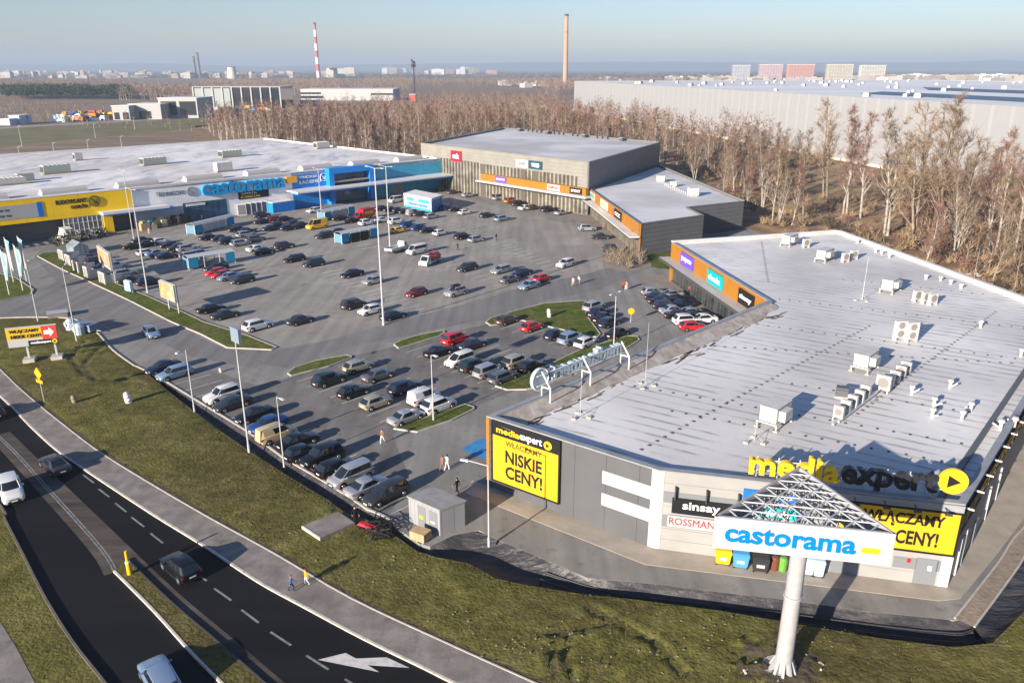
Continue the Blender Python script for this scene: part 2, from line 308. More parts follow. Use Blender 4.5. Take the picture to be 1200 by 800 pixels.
# verge with real relief
LOWD = [(1230, 690), (1200, 716), (1163, 753), (1117, 758), (1030, 747), (907, 726), (850, 716), (737, 701), (685, 696), (610, 684), (580, 677), (550, 660), (509, 652)]
WALKO = [(-60, 372), (0, 432.5), (31.5, 462.5), (77.5, 500), (125, 535), (225, 595), (320, 647.5), (410, 700), (525, 754), (627, 800), (720, 842), (1000, 1100)]
GE = [(403, 599.5), (385, 586), (340, 559), (295, 530), (250, 499), (212, 470), (170.6, 436)]
verge = PP(WALKO) + PP([(1700, 1100), (1500, 800)]) + PP(LOWD) + PP([(488, 645), (470, 632), (440, 612)]) + PP(GE) + PP([(158, 429), (132, 410), (112, 388), (90, 375), (60, 372), (0, 373), (-60, 380)])
slab('grass_verge', verge, 0.0, m_grass)
from mathutils.geometry import intersect_point_tri_2d
from mathutils import noise as mn
def inside(p, poly):
    x, y = p[0], p[1]; c = False; n = len(poly); j = n - 1
    for i in range(n):
        a, b = poly[i], poly[j]
        if (a[1] > y) != (b[1] > y) and x < (b[0] - a[0]) * (y - a[1]) / (b[1] - a[1]) + a[0]: c = not c
        j = i
    return c
def edge_d(p, poly):
    best = 1e9; p = Vector(p)
    for i in range(len(poly)):
        a = Vector(poly[i - 1]); b = Vector(poly[i]); ab = b - a; t = max(0, min(1, (p - a).dot(ab) / max(ab.length_squared, 1e-9))); best = min(best, (p - a - ab * t).length)
    return best
def relief(name, poly, step, amp, m, z0=0.012, freq=0.5, extra=None):
    xs = [p[0] for p in poly]; ys = [p[1] for p in poly]; x0, x1, y0, y1 = min(xs), max(xs), min(ys), max(ys)
    x0 = max(x0, -75); x1 = min(x1, 62); nx = int((x1 - x0) / step) + 1; ny = int((y1 - y0) / step) + 1
    idx = {}; mb = MB()
    def vert(i, j):
        if (i, j) not in idx:
            x = x0 + i * step; y = y0 + j * step; e = edge_d((x, y), poly) if inside((x, y), poly) else 0
            k = min(1, e / 1.2)
            h = mn.fractal(Vector((x * freq, y * freq, 3.1)), 0.9, 2.1, 5)
            z = z0 + k * max(-0.02, amp * (0.55 + h * 0.55))
            if extra: z += k * extra(x, y)
            idx[i, j] = len(mb.v); mb.v.append((x, y, z))
        return idx[i, j]
    for i in range(nx):
        for j in range(ny):
            if all(inside((x0 + (i + a) * step, y0 + (j + b) * step), poly) for a, b in ((0, 0), (1, 0), (1, 1), (0, 1))):
                mb.f.append((vert(i, j), vert(i + 1, j), vert(i + 1, j + 1), vert(i, j + 1))); mb.m.append(1 if extra and bare(x0 + (i + .5) * step, y0 + (j + .5) * step) else 0)
    o = mb.build(name, [m, m_soil], smooth=True); o['kind'] = 'structure'; return idx, o
def bare(x, y):
    d0 = math.hypot(x - TW.x, y - TW.y); k = mn.noise(Vector((x * .9, y * .9, 2)))
    if d0 < 2.6 + k * 1.5: return True
    for l, wd in ruts:
        for a, b in zip(l, l[1:]):
            ab = b - a; t = max(0, min(1, (Vector((x, y)) - a).dot(ab) / ab.length_squared))
            if (Vector((x, y)) - a - ab * t).length < wd * (.55 + .7 * k): return True
    return False
TW = P(915, 785)
ruts = [(PP([(690, 712), (770, 755), (800, 790)]), 0.5), (PP([(740, 740), (715, 770), (690, 800)]), 0.5), (PP([(775, 762), (745, 790), (735, 800)]), 0.5), (PP([(100, 400), (82, 420), (100, 440)]), 0.35), (PP([(120, 405), (97, 428), (112, 446)]), 0.35), (PP([(395, 597), (470, 632)]), 0.6), (PP([(668, 745), (660, 770), (672, 800)]), 0.35), (PP([(650, 752), (645, 775), (655, 800)]), 0.3), (PP([(860, 760), (880, 775), (905, 770)]), 0.5), (PP([(760, 705), (700, 735), (640, 745)]), 0.25)]
def ruts_z(x, y):
    z = 0.0
    for l, wd in ruts:
        for a, b in zip(l, l[1:]):
            ab = b - a; t = max(0, min(1, (Vector((x, y)) - a).dot(ab) / ab.length_squared)); d = (Vector((x, y)) - a - ab * t).length
            if d < wd: z -= 0.24 * (1 - d / wd)
            elif d < wd * 1.9: z += 0.13 * (1 - abs(d - wd * 1.45) / (wd * .45))
    d = math.hypot(x - TW.x, y - TW.y)
    if d < 3.4: z += 0.32 * mn.noise(Vector((x * 1.7, y * 1.7, 0))) + 0.12 * max(0, 1 - abs(d - 1.6))
    return z
VI, vo = relief('verge_relief', verge, 0.40, 0.13, m_grass, extra=ruts_z)
vo['kind'] = 'structure'
# dark soil strip between the sidewalk and the grass, bare soil round the tower foot
def strip(name, line, w0, w1, z, m):
    L1 = offset_line(line, w0); L2 = offset_line(line, w1); mb = MB()
    for i in range(len(line) - 1):
        q = [(*L1[i], z), (*L1[i + 1], z), (*L2[i + 1], z), (*L2[i], z)]
        a = sum(q[k][0] * q[(k + 1) % 4][1] - q[(k + 1) % 4][0] * q[k][1] for k in range(4)); mb.face(q if a > 0 else q[::-1])
    o = mb.build(name, m); o['kind'] = 'structure'; return o
def offset_line(pts, d):
    out = []
    for i, p in enumerate(pts):
        p = Vector(p); a = Vector(pts[max(0, i - 1)]); b = Vector(pts[min(len(pts) - 1, i + 1)]); t = (b - a).normalized()
        out.append(p + Vector((-t.y, t.x)) * d)
    return out
def smooth_line(pts, k=4):
    pts = [Vector(p) for p in pts]; out = []
    for i in range(len(pts) - 1):
        p0 = pts[max(0, i - 1)]; p1 = pts[i]; p2 = pts[i + 1]; p3 = pts[min(len(pts) - 1, i + 2)]
        for j in range(k):
            t = j / k; out.append(0.5 * ((2 * p1) + (p2 - p0) * t + (2 * p0 - 5 * p1 + 4 * p2 - p3) * t * t + (3 * p1 - p0 - 3 * p2 + p3) * t ** 3))
    out.append(pts[-1]); return out
def kerb_line(name, line, wd=0.16, h=0.12, m=None, side=0.0, z=0.0, cat='structure'):
    mb = MB(); a = offset_line(line, side - wd / 2); b = offset_line(line, side + wd / 2)
    for i in range(len(line) - 1):
        q = [a[i], a[i + 1], b[i + 1], b[i]]
        ar = sum(q[k][0] * q[(k + 1) % 4][1] - q[(k + 1) % 4][0] * q[k][1] for k in range(4))
        if ar < 0: q = q[::-1]
        mb.hexa([(*p, z) for p in q] + [(*p, z + h) for p in q])
    o = mb.build(name, m or m_kerb); o['kind'] = 'structure'; return o
# ditch: sloping liner between lot edge and grass
def ditch(name, top, bot, depth, mid=0.5):
    n = 26; mb = MB()
    def samp(l, t):
        Ls = [(l[i + 1] - l[i]).length for i in range(len(l) - 1)]; s = t * sum(Ls)
        for i, d in enumerate(Ls):
            if s <= d or i == len(Ls) - 1: return l[i] + (l[i + 1] - l[i]) * (s / d)
            s -= d
    rows = []
    prof = [(0, 0.0), (0.12, -0.35), (0.3, -0.85), (mid, -1), (0.72, -0.98), (0.88, -0.7), (1, 0.0)]
    for i in range(n + 1):
        a = samp(top, i / n); b = samp(bot, i / n); r = []
        for t, zz in prof:
            p = a + (b - a) * t; jit = mn.noise(Vector((p.x * .8, p.y * .8, 5))) * 0.18 * (1 if 0 < t < 1 else 0)
            r.append(len(mb.v)); mb.v.append((p.x, p.y, zz * depth + jit - 0.01))
        rows.append(r)
    for i in range(n):
        for k in range(len(prof) - 1):
            mb.f.append((rows[i][k], rows[i][k + 1], rows[i + 1][k + 1], rows[i + 1][k])); mb.m.append(0)
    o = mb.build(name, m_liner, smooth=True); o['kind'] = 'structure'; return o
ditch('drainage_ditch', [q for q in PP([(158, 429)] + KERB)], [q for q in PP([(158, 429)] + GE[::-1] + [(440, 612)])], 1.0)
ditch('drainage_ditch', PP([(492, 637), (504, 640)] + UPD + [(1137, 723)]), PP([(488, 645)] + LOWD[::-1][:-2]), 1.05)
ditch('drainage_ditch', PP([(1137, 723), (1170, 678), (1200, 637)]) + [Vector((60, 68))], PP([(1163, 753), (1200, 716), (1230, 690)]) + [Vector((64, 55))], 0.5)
# pale boulder of sand and kerb pair at the right edge
mbk = smooth_line(PP([(1118, 724), (1145, 690), (1172, 655), (1200, 617)]) + [Vector((60, 71))])
strip('sandy_strip', mbk, -1.3, 0.0, 0.006, m_sand)
kerb_line('kerb', mbk, 0.14, 0.09, side=-0.05); kerb_line('kerb', mbk, 0.14, 0.09, side=-1.35)
# kerb between lot and ditch
kerb_line('kerb', PP([(158, 429)] + KERB), 0.22, 0.10, side=0.1)
kerb_line('kerb', smooth_line(PP([(-60, 380), (0, 373), (60, 372), (90, 375), (112, 388), (132, 410), (158, 429)])), 0.2, 0.12)
# sidewalk, road, median, left strip, path
RE = [(-70, 405), (0, 464), (36, 500), (66, 527), (97.5, 549), (175, 600), (235, 637), (300, 680), (350, 707.5), (425, 747.5), (500, 784), (532, 800), (640, 850), (880, 1100)]
RL = [(-70, 500), (0, 592), (5, 607), (27, 650), (52.5, 700), (85, 752), (122.5, 800), (160, 850), (300, 1100)]
re_w = smooth_line(PP(RE)); rl_w = smooth_line(PP(RL)); wo_w = smooth_line(PP(WALKO))
slab('road', [*re_w, *reversed(rl_w)], -0.10, m_road)
slab('sidewalk', [*wo_w, *reversed(re_w)], 0.02, m_walk)
kerb_line('kerb', re_w, 0.20, 0.13, m_edge, side=0.06, z=-0.10)
kerb_line('kerb', wo_w, 0.12, 0.07, m_kerb)
strip('soil_strip', wo_w, 0.08, 0.42, 0.035, m_soil)
lo = PP([(-70, 640), (0, 728), (20, 760), (41, 800), (60, 850), (150, 1100)])
slab('grass_strip', [*rl_w, *reversed(lo)], 0.02, m_grass)
kerb_line('kerb', rl_w, 0.18, 0.22, noisy('dark_kerb', [(0.3, (0.09, 0.08, 0.07)), (0.6, (0.14, 0.125, 0.11))], scale=1, rough=0.9), side=0.0, z=-0.10)
slab('path', [*lo, *PP([(-400, 1100), (-300, 640)])], 0.035, m_walk)
# hatched taper and raised median
medL = PP([(133.8, 668.8), (180, 715), (225, 765), (262, 802), (310, 850), (560, 1100)]); medR = PP([(148, 655), (200, 705), (255, 752), (312, 802), (365, 850), (640, 1100)])
tap = PP([(-70, 455), (0, 513), (55, 572), (116, 640), (133.8, 668.8)]); tap2 = PP([(-70, 450), (0, 508), (58, 566), (118, 625), (148, 655)])
sheet('roadside_grit', [*offset_line(tap2, 0.0), *reversed(offset_line(tap, 0.0))], -0.092, m_dust)
strip('roadside_grit', smooth_line(medR), 0.0, 0.95, -0.092, m_dust)
strip('roadside_grit', smooth_line(tap[1:] ), -0.75, 0.02, -0.096, m_dust)
strip('roadside_grit', smooth_line(tap2[1:]), -0.02, 0.95, -0.088, m_dust)
slab('median', [*medL, *reversed(medR)], 0.06, m_grass, 0.3)
kerb_line('kerb', smooth_line(medL), 0.16, 0.19, m_edge, z=-0.10); kerb_line('kerb', smooth_line(medR), 0.14, 0.17, mat('shaded_kerb', (.07, .065, .06), .9), z=-0.10)  # right kerb's dark colour stands in for the shadow strip there
strip('edge_line', smooth_line(tap), 0.12, 0.24, -0.085, m_dash); strip('edge_line', smooth_line(tap), -0.10, 0.02, -0.085, m_dash)
mb = MB()
for a, b in (((97.5, 556), (110, 565.5)), ((115.5, 572.5), (128, 582)), ((135, 589), (148, 599.5)), ((154, 605.5), (169, 617)), ((176.5, 624.5), (191, 636)), ((232, 673), (242, 680)), ((251, 689), (271, 703)), ((283, 714), (303, 729)), ((317, 740), (341, 755.5)), ((359, 767.5), (385, 784)), ((404, 795), (436, 815))):
    A = P(*a, -0.088); B = P(*b, -0.088); d = (B - A).normalized(); n = Vector((-d.y, d.x, 0)) * 0.085; mb.face([A - n, B - n, B + n, A + n])
o = mb.build('lane_marking', m_dash); o['kind'] = 'structure'
mb = MB(); c = [P(x, y, -0.088) for x, y in ((372.5, 772.5), (405, 764.5), (417.5, 771), (453, 769.5), (480, 782), (431, 778.8), (444.5, 787))]
cen = P(418, 775, -0.088)
mb.face([c[0], c[6], c[5], c[2], c[1]]); mb.face([c[2], c[5], c[4], c[3]]); o = mb.build('arrow_marking', m_paint); o['kind'] = 'structure'
sheet('blue_bay_paint', PP([(541, 525.5), (562, 514), (578, 517), (578, 541), (556, 534)]), 0.02, noisy('blue_bay', [(.3, (.03, .17, .40)), (.6, (.06, .26, .52))], scale=1.0))
# concrete pad and apron round the big building
slab('concrete_pad', PP([(354.6, 619.7), (397, 603), (416, 616), (376, 634)]), 0.34, m_walk)
kerb_line('kerb', PP([(354.6, 619.7), (376, 634)]), 0.15, 0.37)
# ================================================================== materials of the buildings
m_roof = noisy('roof_membrane', [(0.3, (0.52, 0.51, 0.515)), (0.5, (0.62, 0.61, 0.61)), (0.7, (0.68, 0.665, 0.66))], scale=0.09, detail=9, rough=0.6, spec=0.3, big=(0.045, (0.38, 0.355, 0.335), 'MIX', 0.7), stretch=(34, (0.35, 1.3, 1)), bump=0.25, bscale=0.5, bdist=0.15)
def seams(pitch, az, c, width, strength=0.6, jit=0.25):
    def f(N, L, tc, out):
        n = N.new('ShaderNodeTexNoise'); n.inputs['Scale'].default_value = 0.25; n.inputs['Detail'].default_value = 3; L.new(tc.outputs['Object'], n.inputs['Vector'])
        d = N.new('ShaderNodeVectorMath'); d.operation = 'DOT_PRODUCT'; v = azv(az); d.inputs[1].default_value = (v.x, v.y, 0); L.new(tc.outputs['Object'], d.inputs[0])
        j = N.new('ShaderNodeMath'); j.operation = 'MULTIPLY_ADD'; j.inputs[1].default_value = jit; L.new(n.outputs['Fac'], j.inputs[0]); L.new(d.outputs['Value'], j.inputs[2])
        dv = N.new('ShaderNodeMath'); dv.operation = 'DIVIDE'; dv.inputs[1].default_value = pitch; L.new(j.outputs[0], dv.inputs[0])
        fr = N.new('ShaderNodeMath'); fr.operation = 'FRACT'; L.new(dv.outputs[0], fr.inputs[0])
        mr = N.new('ShaderNodeMapRange'); mr.inputs[1].default_value = 1 - width * 2; mr.inputs[2].default_value = 1; L.new(fr.outputs[0], mr.inputs[0])
        n2 = N.new('ShaderNodeTexNoise'); n2.inputs['Scale'].default_value = 0.35; n2.inputs['Detail'].default_value = 4; L.new(tc.outputs['Object'], n2.inputs['Vector'])
        m3 = N.new('ShaderNodeMapRange'); m3.inputs[1].default_value = 0.4; m3.inputs[2].default_value = 0.62; L.new(n2.outputs['Fac'], m3.inputs[0])
        mu = N.new('ShaderNodeMath'); mu.operation = 'MULTIPLY'; L.new(mr.outputs[0], mu.inputs[0]); L.new(m3.outputs[0], mu.inputs[1])
        m4 = N.new('ShaderNodeMath'); m4.operation = 'MULTIPLY'; m4.inputs[1].default_value = strength; L.new(mu.outputs[0], m4.inputs[0])
        mx = N.new('ShaderNodeMix'); mx.data_type = 'RGBA'; L.new(m4.outputs[0], mx.inputs[0]); L.new(out, mx.inputs[6]); mx.inputs[7].default_value = (*c, 1); return mx.outputs[2]
    return f
m_roofA = noisy('seamed_roof_membrane', [(0.3, (0.56, 0.545, 0.53)), (0.5, (0.68, 0.665, 0.645)), (0.7, (0.78, 0.76, 0.735))], scale=0.12, detail=9, rough=0.55, spec=0.3, big=(0.06, (0.37, 0.355, 0.345), 'MIX', 0.6), bump=0.2, bscale=0.6, bdist=0.1, extra=seams(1.55, 32, (0.20, 0.19, 0.185), 0.16, 0.95))
m_roofC = noisy('store_roof_membrane', [(0.33, (0.36, 0.38, 0.44)), (0.42, (0.58, 0.57, 0.58)), (0.52, (0.74, 0.72, 0.695)), (0.66, (0.84, 0.81, 0.765))], scale=0.17, detail=9, rough=0.6, big=(0.035, (0.50, 0.42, 0.37), 'MIX', 0.5), stretch=(44, (1.3, 0.45, 1)), extra=seams(2.6, 134, (0.26, 0.27, 0.33), 0.16, 0.7))
m_gutter = noisy('dirty_membrane', [(0.3, (0.24, 0.20, 0.165)), (0.5, (0.36, 0.32, 0.28)), (0.7, (0.47, 0.44, 0.41))], scale=0.8, detail=9, rough=0.8, bump=0.3, bscale=2, bdist=0.08, stretch=(45, (1.2, 0.6, 1)))
m_grey = ribbed('grey_cladding', (0.098, 0.101, 0.108), (0.06, 0.06, 0.065), 126, 3.1, duty=0.985)
m_greyd = ribbed('dark_grey_cladding', (0.135, 0.14, 0.148), (0.065, 0.068, 0.072), 0, 0.95, horiz=True, duty=0.93)
m_greyr = ribbed('anthracite_cladding', (0.10, 0.104, 0.11), (0.055, 0.058, 0.062), 0, 0.95, horiz=True, duty=0.92)
m_beige = ribbed('light_beige_cladding', (0.25, 0.24, 0.212), (0.185, 0.178, 0.158), 0, 1.0, horiz=True, duty=0.94)
m_white = ribbed('white_cladding', (0.30, 0.298, 0.287), (0.22, 0.22, 0.213), 0, 1.05, horiz=True, duty=0.96)
m_whitec = ribbed('store_white_cladding', (0.82, 0.82, 0.84), (0.65, 0.65, 0.68), 44, 6.0, duty=0.985)
m_yel = ribbed('yellow_cladding', (0.95, 0.60, 0.008), (0.7, 0.42, 0.006), 44, 5.6, duty=0.985)
m_orange = noisy('orange_cladding', [(0.3, (0.30, 0.125, 0.014)), (0.6, (0.35, 0.15, 0.018))], scale=0.5, rough=0.6)
m_blue = ribbed('blue_cladding', (0.012, 0.24, 0.72), (0.01, 0.17, 0.5), 44, 4.0, duty=0.985)
m_teal = ribbed('teal_blue_cladding', (0.05, 0.33, 0.52), (0.03, 0.22, 0.36), 44, 2.6, duty=0.97)
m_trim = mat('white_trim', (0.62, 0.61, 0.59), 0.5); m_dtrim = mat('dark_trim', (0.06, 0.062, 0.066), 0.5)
m_steel = mat('galvanised_steel', (0.50, 0.51, 0.52), 0.45, 0.35); m_wpaint = mat('white_paint', (0.66, 0.66, 0.65), 0.4)
m_black = mat('black_panel', (0.012, 0.012, 0.014), 0.45); m_yboard = noisy('yellow_banner', [(0.3, (0.54, 0.33, 0.012)), (0.6, (0.60, 0.375, 0.016))], scale=0.6, rough=0.6)
m_ylet = mat('yellow_lettering', (0.72, 0.48, 0.015), 0.45); m_wlet = mat('white_lettering', (0.85, 0.85, 0.85), 0.45); m_dlet = mat('dark_lettering', (0.012, 0.011, 0.012), 0.55)
m_blet = mat('blue_lettering', (0.0, 0.21, 0.55), 0.4); m_blet2 = mat('bright_blue_lettering', (0.0, 0.16, 0.46), 0.35); m_rlet = mat('red_lettering', (0.62, 0.02, 0.03), 0.5)
m_greyl = mat('grey_lettering', (0.16, 0.17, 0.2), 0.5); m_redp = mat('red_panel', (0.72, 0.015, 0.04), 0.45); m_tealp = mat('teal_panel', (0.0, 0.36, 0.40), 0.45)
m_wpanel = mat('white_panel', (0.40, 0.40, 0.393), 0.4); m_bluep = mat('blue_panel', (0.012, 0.14, 0.62), 0.45); m_purp = mat('violet_panel', (0.12, 0.07, 0.62), 0.45)
m_gdoor = mat('grey_door', (0.17, 0.18, 0.195), 0.5); m_capb = noisy('parapet_flashing', [(0.3, (0.20, 0.21, 0.225)), (0.6, (0.28, 0.29, 0.31))], scale=0.4, rough=0.5)
def glassy(name, c, az, pitch, mull=(0.25, 0.24, 0.22), rough=0.12, duty=0.86):
    m = ribbed(name, c, mull, az, pitch, rough=rough, depth=0.04, dirt=0.5, duty=duty); m.node_tree.nodes['Principled BSDF'].inputs['Specular IOR Level'].default_value = 0.7; return m
m_shop = glassy('shopfront_glass', (0.045, 0.05, 0.05), 171, 1.3, (0.12, 0.12, 0.12))
m_cing = glassy('tall_glazing', (0.10, 0.088, 0.065), 137, 1.55, (0.28, 0.26, 0.22), 0.2, 0.62)
m_glass = mat('dark_glass', (0.02, 0.024, 0.03), 0.08, spec=0.8); m_bglass = glassy('entrance_glass', (0.03, 0.09, 0.16), 44, 1.6, (0.02, 0.12, 0.3))

def ring(mb, poly, z0, z1, th, mi=0):
    """parapet ring along a polygon"""
    A = sum(poly[i][0] * poly[(i + 1) % len(poly)][1] - poly[(i + 1) % len(poly)][0] * poly[i][1] for i in range(len(poly)))
    inn = offset_poly(poly, th); n = len(poly)
    for i in range(n):
        q = [poly[i], poly[(i + 1) % n], inn[(i + 1) % n], inn[i]]
        if A < 0: q = q[::-1]
        mb.hexa([(p[0], p[1], z0) for p in q] + [(p[0], p[1], z1) for p in q], mi)
def root(name, loc, label, cat, group=None): return empty(name, (loc[0], loc[1], 0), 0, label, cat, group)
def part(mb, name, m, own, label=None, kind=None):
    o = mb.build(name, m); adopt(o, own)
    if label: o['label'] = label
    if kind: o['kind'] = kind
    return o
def board(name, wl, px0, py0, px1, py1, m, label, th=0.25, off=0.05, frame=None, cat='sign', group=None):
    """rectangular sign given by two pixel corners on a wall"""
    u0, z1 = wl.uz(px0, py0, off + th); u1, z0 = wl.uz(px1, py1, off + th)
    return board_u(name, wl, u0, u1, z0, z1, m, label, th, off, frame, cat, group)
def board_u(name, wl, u0, u1, z0, z1, m, label, th=0.25, off=0.05, frame=None, cat='sign', group=None):
    r = empty(name, tuple(wl.A + wl.u * u0 + Vector((0, 0, z0))), 0, label, cat, group)
    mb = MB(); wl.box(mb, u0, u1, z0, z1, off, off + th); part(mb, 'panel', m, r)
    if frame:
        mb = MB(); t = 0.16
        for a, b, c, d in ((u0 - t, u1 + t, z1, z1 + t), (u0 - t, u1 + t, z0 - t, z0), (u0 - t, u0, z0, z1), (u1, u1 + t, z0, z1)): wl.box(mb, a, b, c, d, off - .02, off + th + 0.06)
        part(mb, 'frame', frame, r)
    return r, (u0, u1, z0, z1), -(off + th + 0.02)
def word(r, wl, rc, fx0, fx1, fz0, fz1, s, m, y, bold=0.014):
    u0, u1, z0, z1 = rc; W, Hh = u1 - u0, z1 - z0
    return put_text(s, wl.fr, u0 + W * fx0, u0 + W * fx1, z0 + Hh * fz0, z0 + Hh * fz1, m, r, y, 0.015, bold)
def disc_play(own, wl, u, z, rad, y, th, m1, m2, name='disc'):
    o = wl.A + wl.u * u + wl.n * y + Vector((0, 0, z)); mb = MB(); mb.tube(o, o + wl.n * th, rad, n=28); d = part(mb, name, m1, own)
    mb = MB(); q = o + wl.n * (th + 0.01); t = [(-0.38, 0.5), (-0.38, -0.5), (0.5, 0)]
    a = [q + wl.u * x * rad + Vector((0, 0, zz * rad)) for x, zz in t]; b = [p + wl.n * 0.03 for p in a]
    mb.face([b[0], b[1], b[2]]); mb.face([a[0], a[1], b[1], b[0]]); mb.face([a[1], a[2], b[2], b[1]]); mb.face([a[2], a[0], b[0], b[2]])
    part(mb, 'play_mark', m2, own); return d

# ================================================================== 1  electronics store with the white roof (right, nearest)
ZT, ZR = 7.4, 6.85
L_ = P(571, 487, ZT).to_2d(); M_ = P(772, 550, ZT).to_2d(); R_ = P(1131, 590, ZT).to_2d(); K_ = P(900, 352, ZT).to_2d(); J_ = P(787, 283, ZT).to_2d(); B_ = P(983, 270, ZT).to_2d(); S_ = Vector((73.5, 96.5))
foot = [L_, M_, R_, S_, B_, J_, K_]
bA = root('retail_building', M_, 'low grey store with vast white roof carrying yellow and black lettering', 'building')
mb = MB(); mb.face([(p.x, p.y, ZR) for p in foot]); part(mb, 'roof', m_roofA, bA)
W1, W2, W3, W4 = Wall(L_, M_), Wall(M_, R_), Wall(R_, S_), Wall(J_, K_)
mb = MB(); W1.box(mb, 0, W1.L, 0, ZT - 0.12, -0.4, 0); part(mb, 'wall', m_grey, bA)
mb = MB(); W2.box(mb, 0, W2.L, 0, ZT - 0.12, -0.4, 0); part(mb, 'wall', m_white, bA)
mb = MB(); W3.box(mb, 0, W3.L, 0, 4.2, -0.4, 0); part(mb, 'wall', m_grey, bA)
mb = MB(); W3.box(mb, 0, W3.L, 4.0, ZT - 0.12, -1.9, -1.5); part(mb, 'upper_wall', m_greyr, bA)
mb = MB(); W3.box(mb, 0.4, W3.L, 4.0, 4.06, -1.5, -0.41)
part(mb, 'gallery', m_dtrim, bA)
m_hand = mat('ochre_rail', (0.42, 0.27, 0.05), 0.5); mb = MB()
for z in (4.75, 5.35): W3.box(mb, 0.5, W3.L, z, z + 0.09, -0.12, -0.03)
for i in range(22): W3.box(mb, 0.6 + i * 2.6, 0.7 + i * 2.6, 4.2, 5.35, -0.11, -0.04)
part(mb, 'handrail', m_hand, bA)
for i in range(7):
    mb = MB(); W3.box(mb, 1.4 + i * 3.4, 1.5 + i * 3.4, 6.3, 6.42, -1.55, 0.5); part(mb, 'bracket', m_wpaint, bA)
for i, u in enumerate((1.9, 3.6, 7.4, 12.5, 17)):
    mb = MB(); W3.box(mb, u, u + (0.28 if i != 2 else 1.3), 0.1 if i != 2 else 0, 3.4 if i != 2 else 2.2, 0.0, 0.14); part(mb, 'downpipe' if i != 2 else 'door', m_steel if i != 2 else m_gdoor, bA)
mb = MB(); W4.box(mb, 0, W4.L, 4.35, ZT - 0.12, -0.4, 0); W4.box(mb, 0, 0.9, 0, 4.35, -0.4, 0); part(mb, 'orange_wall', m_orange, bA)
mb = MB(); W4.box(mb, 0.9, W4.L - 0.2, 0.25, 4.1, -0.7, -0.3); part(mb, 'shopfront', m_shop, bA)
mb = MB(); W4.box(mb, 0.9, W4.L - 0.2, 0, 0.25, -0.7, -0.1); W4.box(mb, 0.9, W4.L - 0.2, 3.45, 4.1, -0.3, -0.12); part(mb, 'plinth', m_dtrim, bA)
mb = MB()
for i in range(7): mb = MB(); W4.box(mb, 5.2 + i * 5.4, 5.7 + i * 5.4, 0.25, 4.1, -0.3, -0.05); part(mb, 'pillar', m_dtrim, bA)
mb = MB(); W4.box(mb, -0.9, W4.L, 4.1, 4.34, -0.1, 2.0); can = part(mb, 'canopy', mat('canopy_sheet', (0.42, 0.40, 0.37), 0.6), bA)
mb = MB(); W4.box(mb, -0.92, W4.L, 3.9, 4.36, 2.0, 2.06); W4.box(mb, -0.96, -0.9, 3.9, 4.36, -0.1, 2.06); part(mb, 'canopy_edge', m_dtrim, bA)
mb = MB()
for A, B in ((K_, L_), (B_, J_), (S_, B_)): Wall(A, B).box(mb, 0, Wall(A, B).L, 0, ZT - 0.12, -0.4, 0)
part(mb, 'rear_wall', m_greyd, bA)
mb = MB(); ring(mb, offset_poly(foot, 0.41), ZR - 0.1, ZT - 0.10, 0.10); part(mb, 'parapet_upstand', noisy('upstand_membrane', [(0.3, (0.40, 0.39, 0.385)), (0.6, (0.54, 0.53, 0.52))], scale=0.6, rough=0.6), bA)
mb = MB(); ring(mb, offset_poly(foot, -0.06), ZT - 0.118, ZT, 0.56); part(mb, 'parapet_cap', m_capb, bA)
# brighter wide cap on the rear edges, dirty gutter membrane along the car park side
mb = MB()
for A, B in ((B_, J_), (S_, B_)): Wall(A, B).box(mb, 0, Wall(A, B).L, ZT, ZT + 0.18, -0.7, 0.1)
part(mb, 'rear_cap', m_trim, bA)
WP = Wall(K_, L_)
mb = MB(); n = 60; wid = []
for i in range(n + 1):
    s = WP.L * i / n; wv = 2.9 + .5 * mn.noise(Vector((i * .35, 0, 0))) - 1.2 * max(0, 1 - i / 8)
    for t in (0.52, 1.2, wv): q = WP.A + WP.u * s - WP.n * t; z = ZR + (0.30 if t == 0.52 else 0.16 if t == 1.2 else 0.012) + (0.05 * mn.noise(Vector((i * .9, t, 1))) if t < 2 else 0); mb.v.append((q.x, q.y, z))
for i in range(n):
    for k in range(2): mb.f.append((3 * i + k, 3 * i + 3 + k, 3 * i + 4 + k, 3 * i + 1 + k)); mb.m.append(0)
part(mb, 'roof_gutter', m_gutter, bA)
mb = MB()                                             # cracks of dirty water along the gutter's inner line
for i in range(70):
    s = random.uniform(2, WP.L - 2); t = 3.0 + random.gauss(0, 0.35) + 1.2 * mn.noise(Vector((s * .15, 0, 0))); q = WP.A + WP.u * s - WP.n * t
    mb.box((q.x, q.y, ZR), (random.uniform(.1, .3), random.uniform(.8, 2.6), 0.02), 0, math.atan2(WP.u.y, WP.u.x) - math.pi / 2 + random.gauss(0, .15))
part(mb, 'dirt_streaks', mat('roof_dirt', (0.14, 0.115, 0.09), 0.9), bA, kind='stuff')
# rows of small dark fastener plates
def in_roof(p): return inside(p, offset_poly(foot, 2.6))
mb = MB(); u45, u120 = azv(45.3), azv(116)
for base, uu, l in ((P(742, 532, ZR), u45, 50), (P(1005, 485, ZR), azv(44.6), 46), (P(700, 398, ZR), azv(100), 60), (P(900, 330, ZR), azv(15), 40)):
    k = 0
    while k < l:
        q = base + uu * k
        if in_roof((q.x, q.y)): mb.box((q.x, q.y, ZR), (.30, .18, .07), 0, rz(45))
        k += 1.15
for base in (P(700, 445, ZR), P(900, 382, ZR), P(820, 488, ZR), P(925, 352, ZR), P(960, 455, ZR), P(1010, 330, ZR)):
    for k in range(-2, 36):
        q = base + u120 * (k * 1.35)
        if in_roof((q.x, q.y)) and (q - base).length < 44: mb.box((q.x, q.y, ZR), (.26, .2, .06), 0, rz(116))
part(mb, 'fastener_plates', mat('fastener', (0.09, 0.085, 0.08), 0.8), bA, kind='stuff')
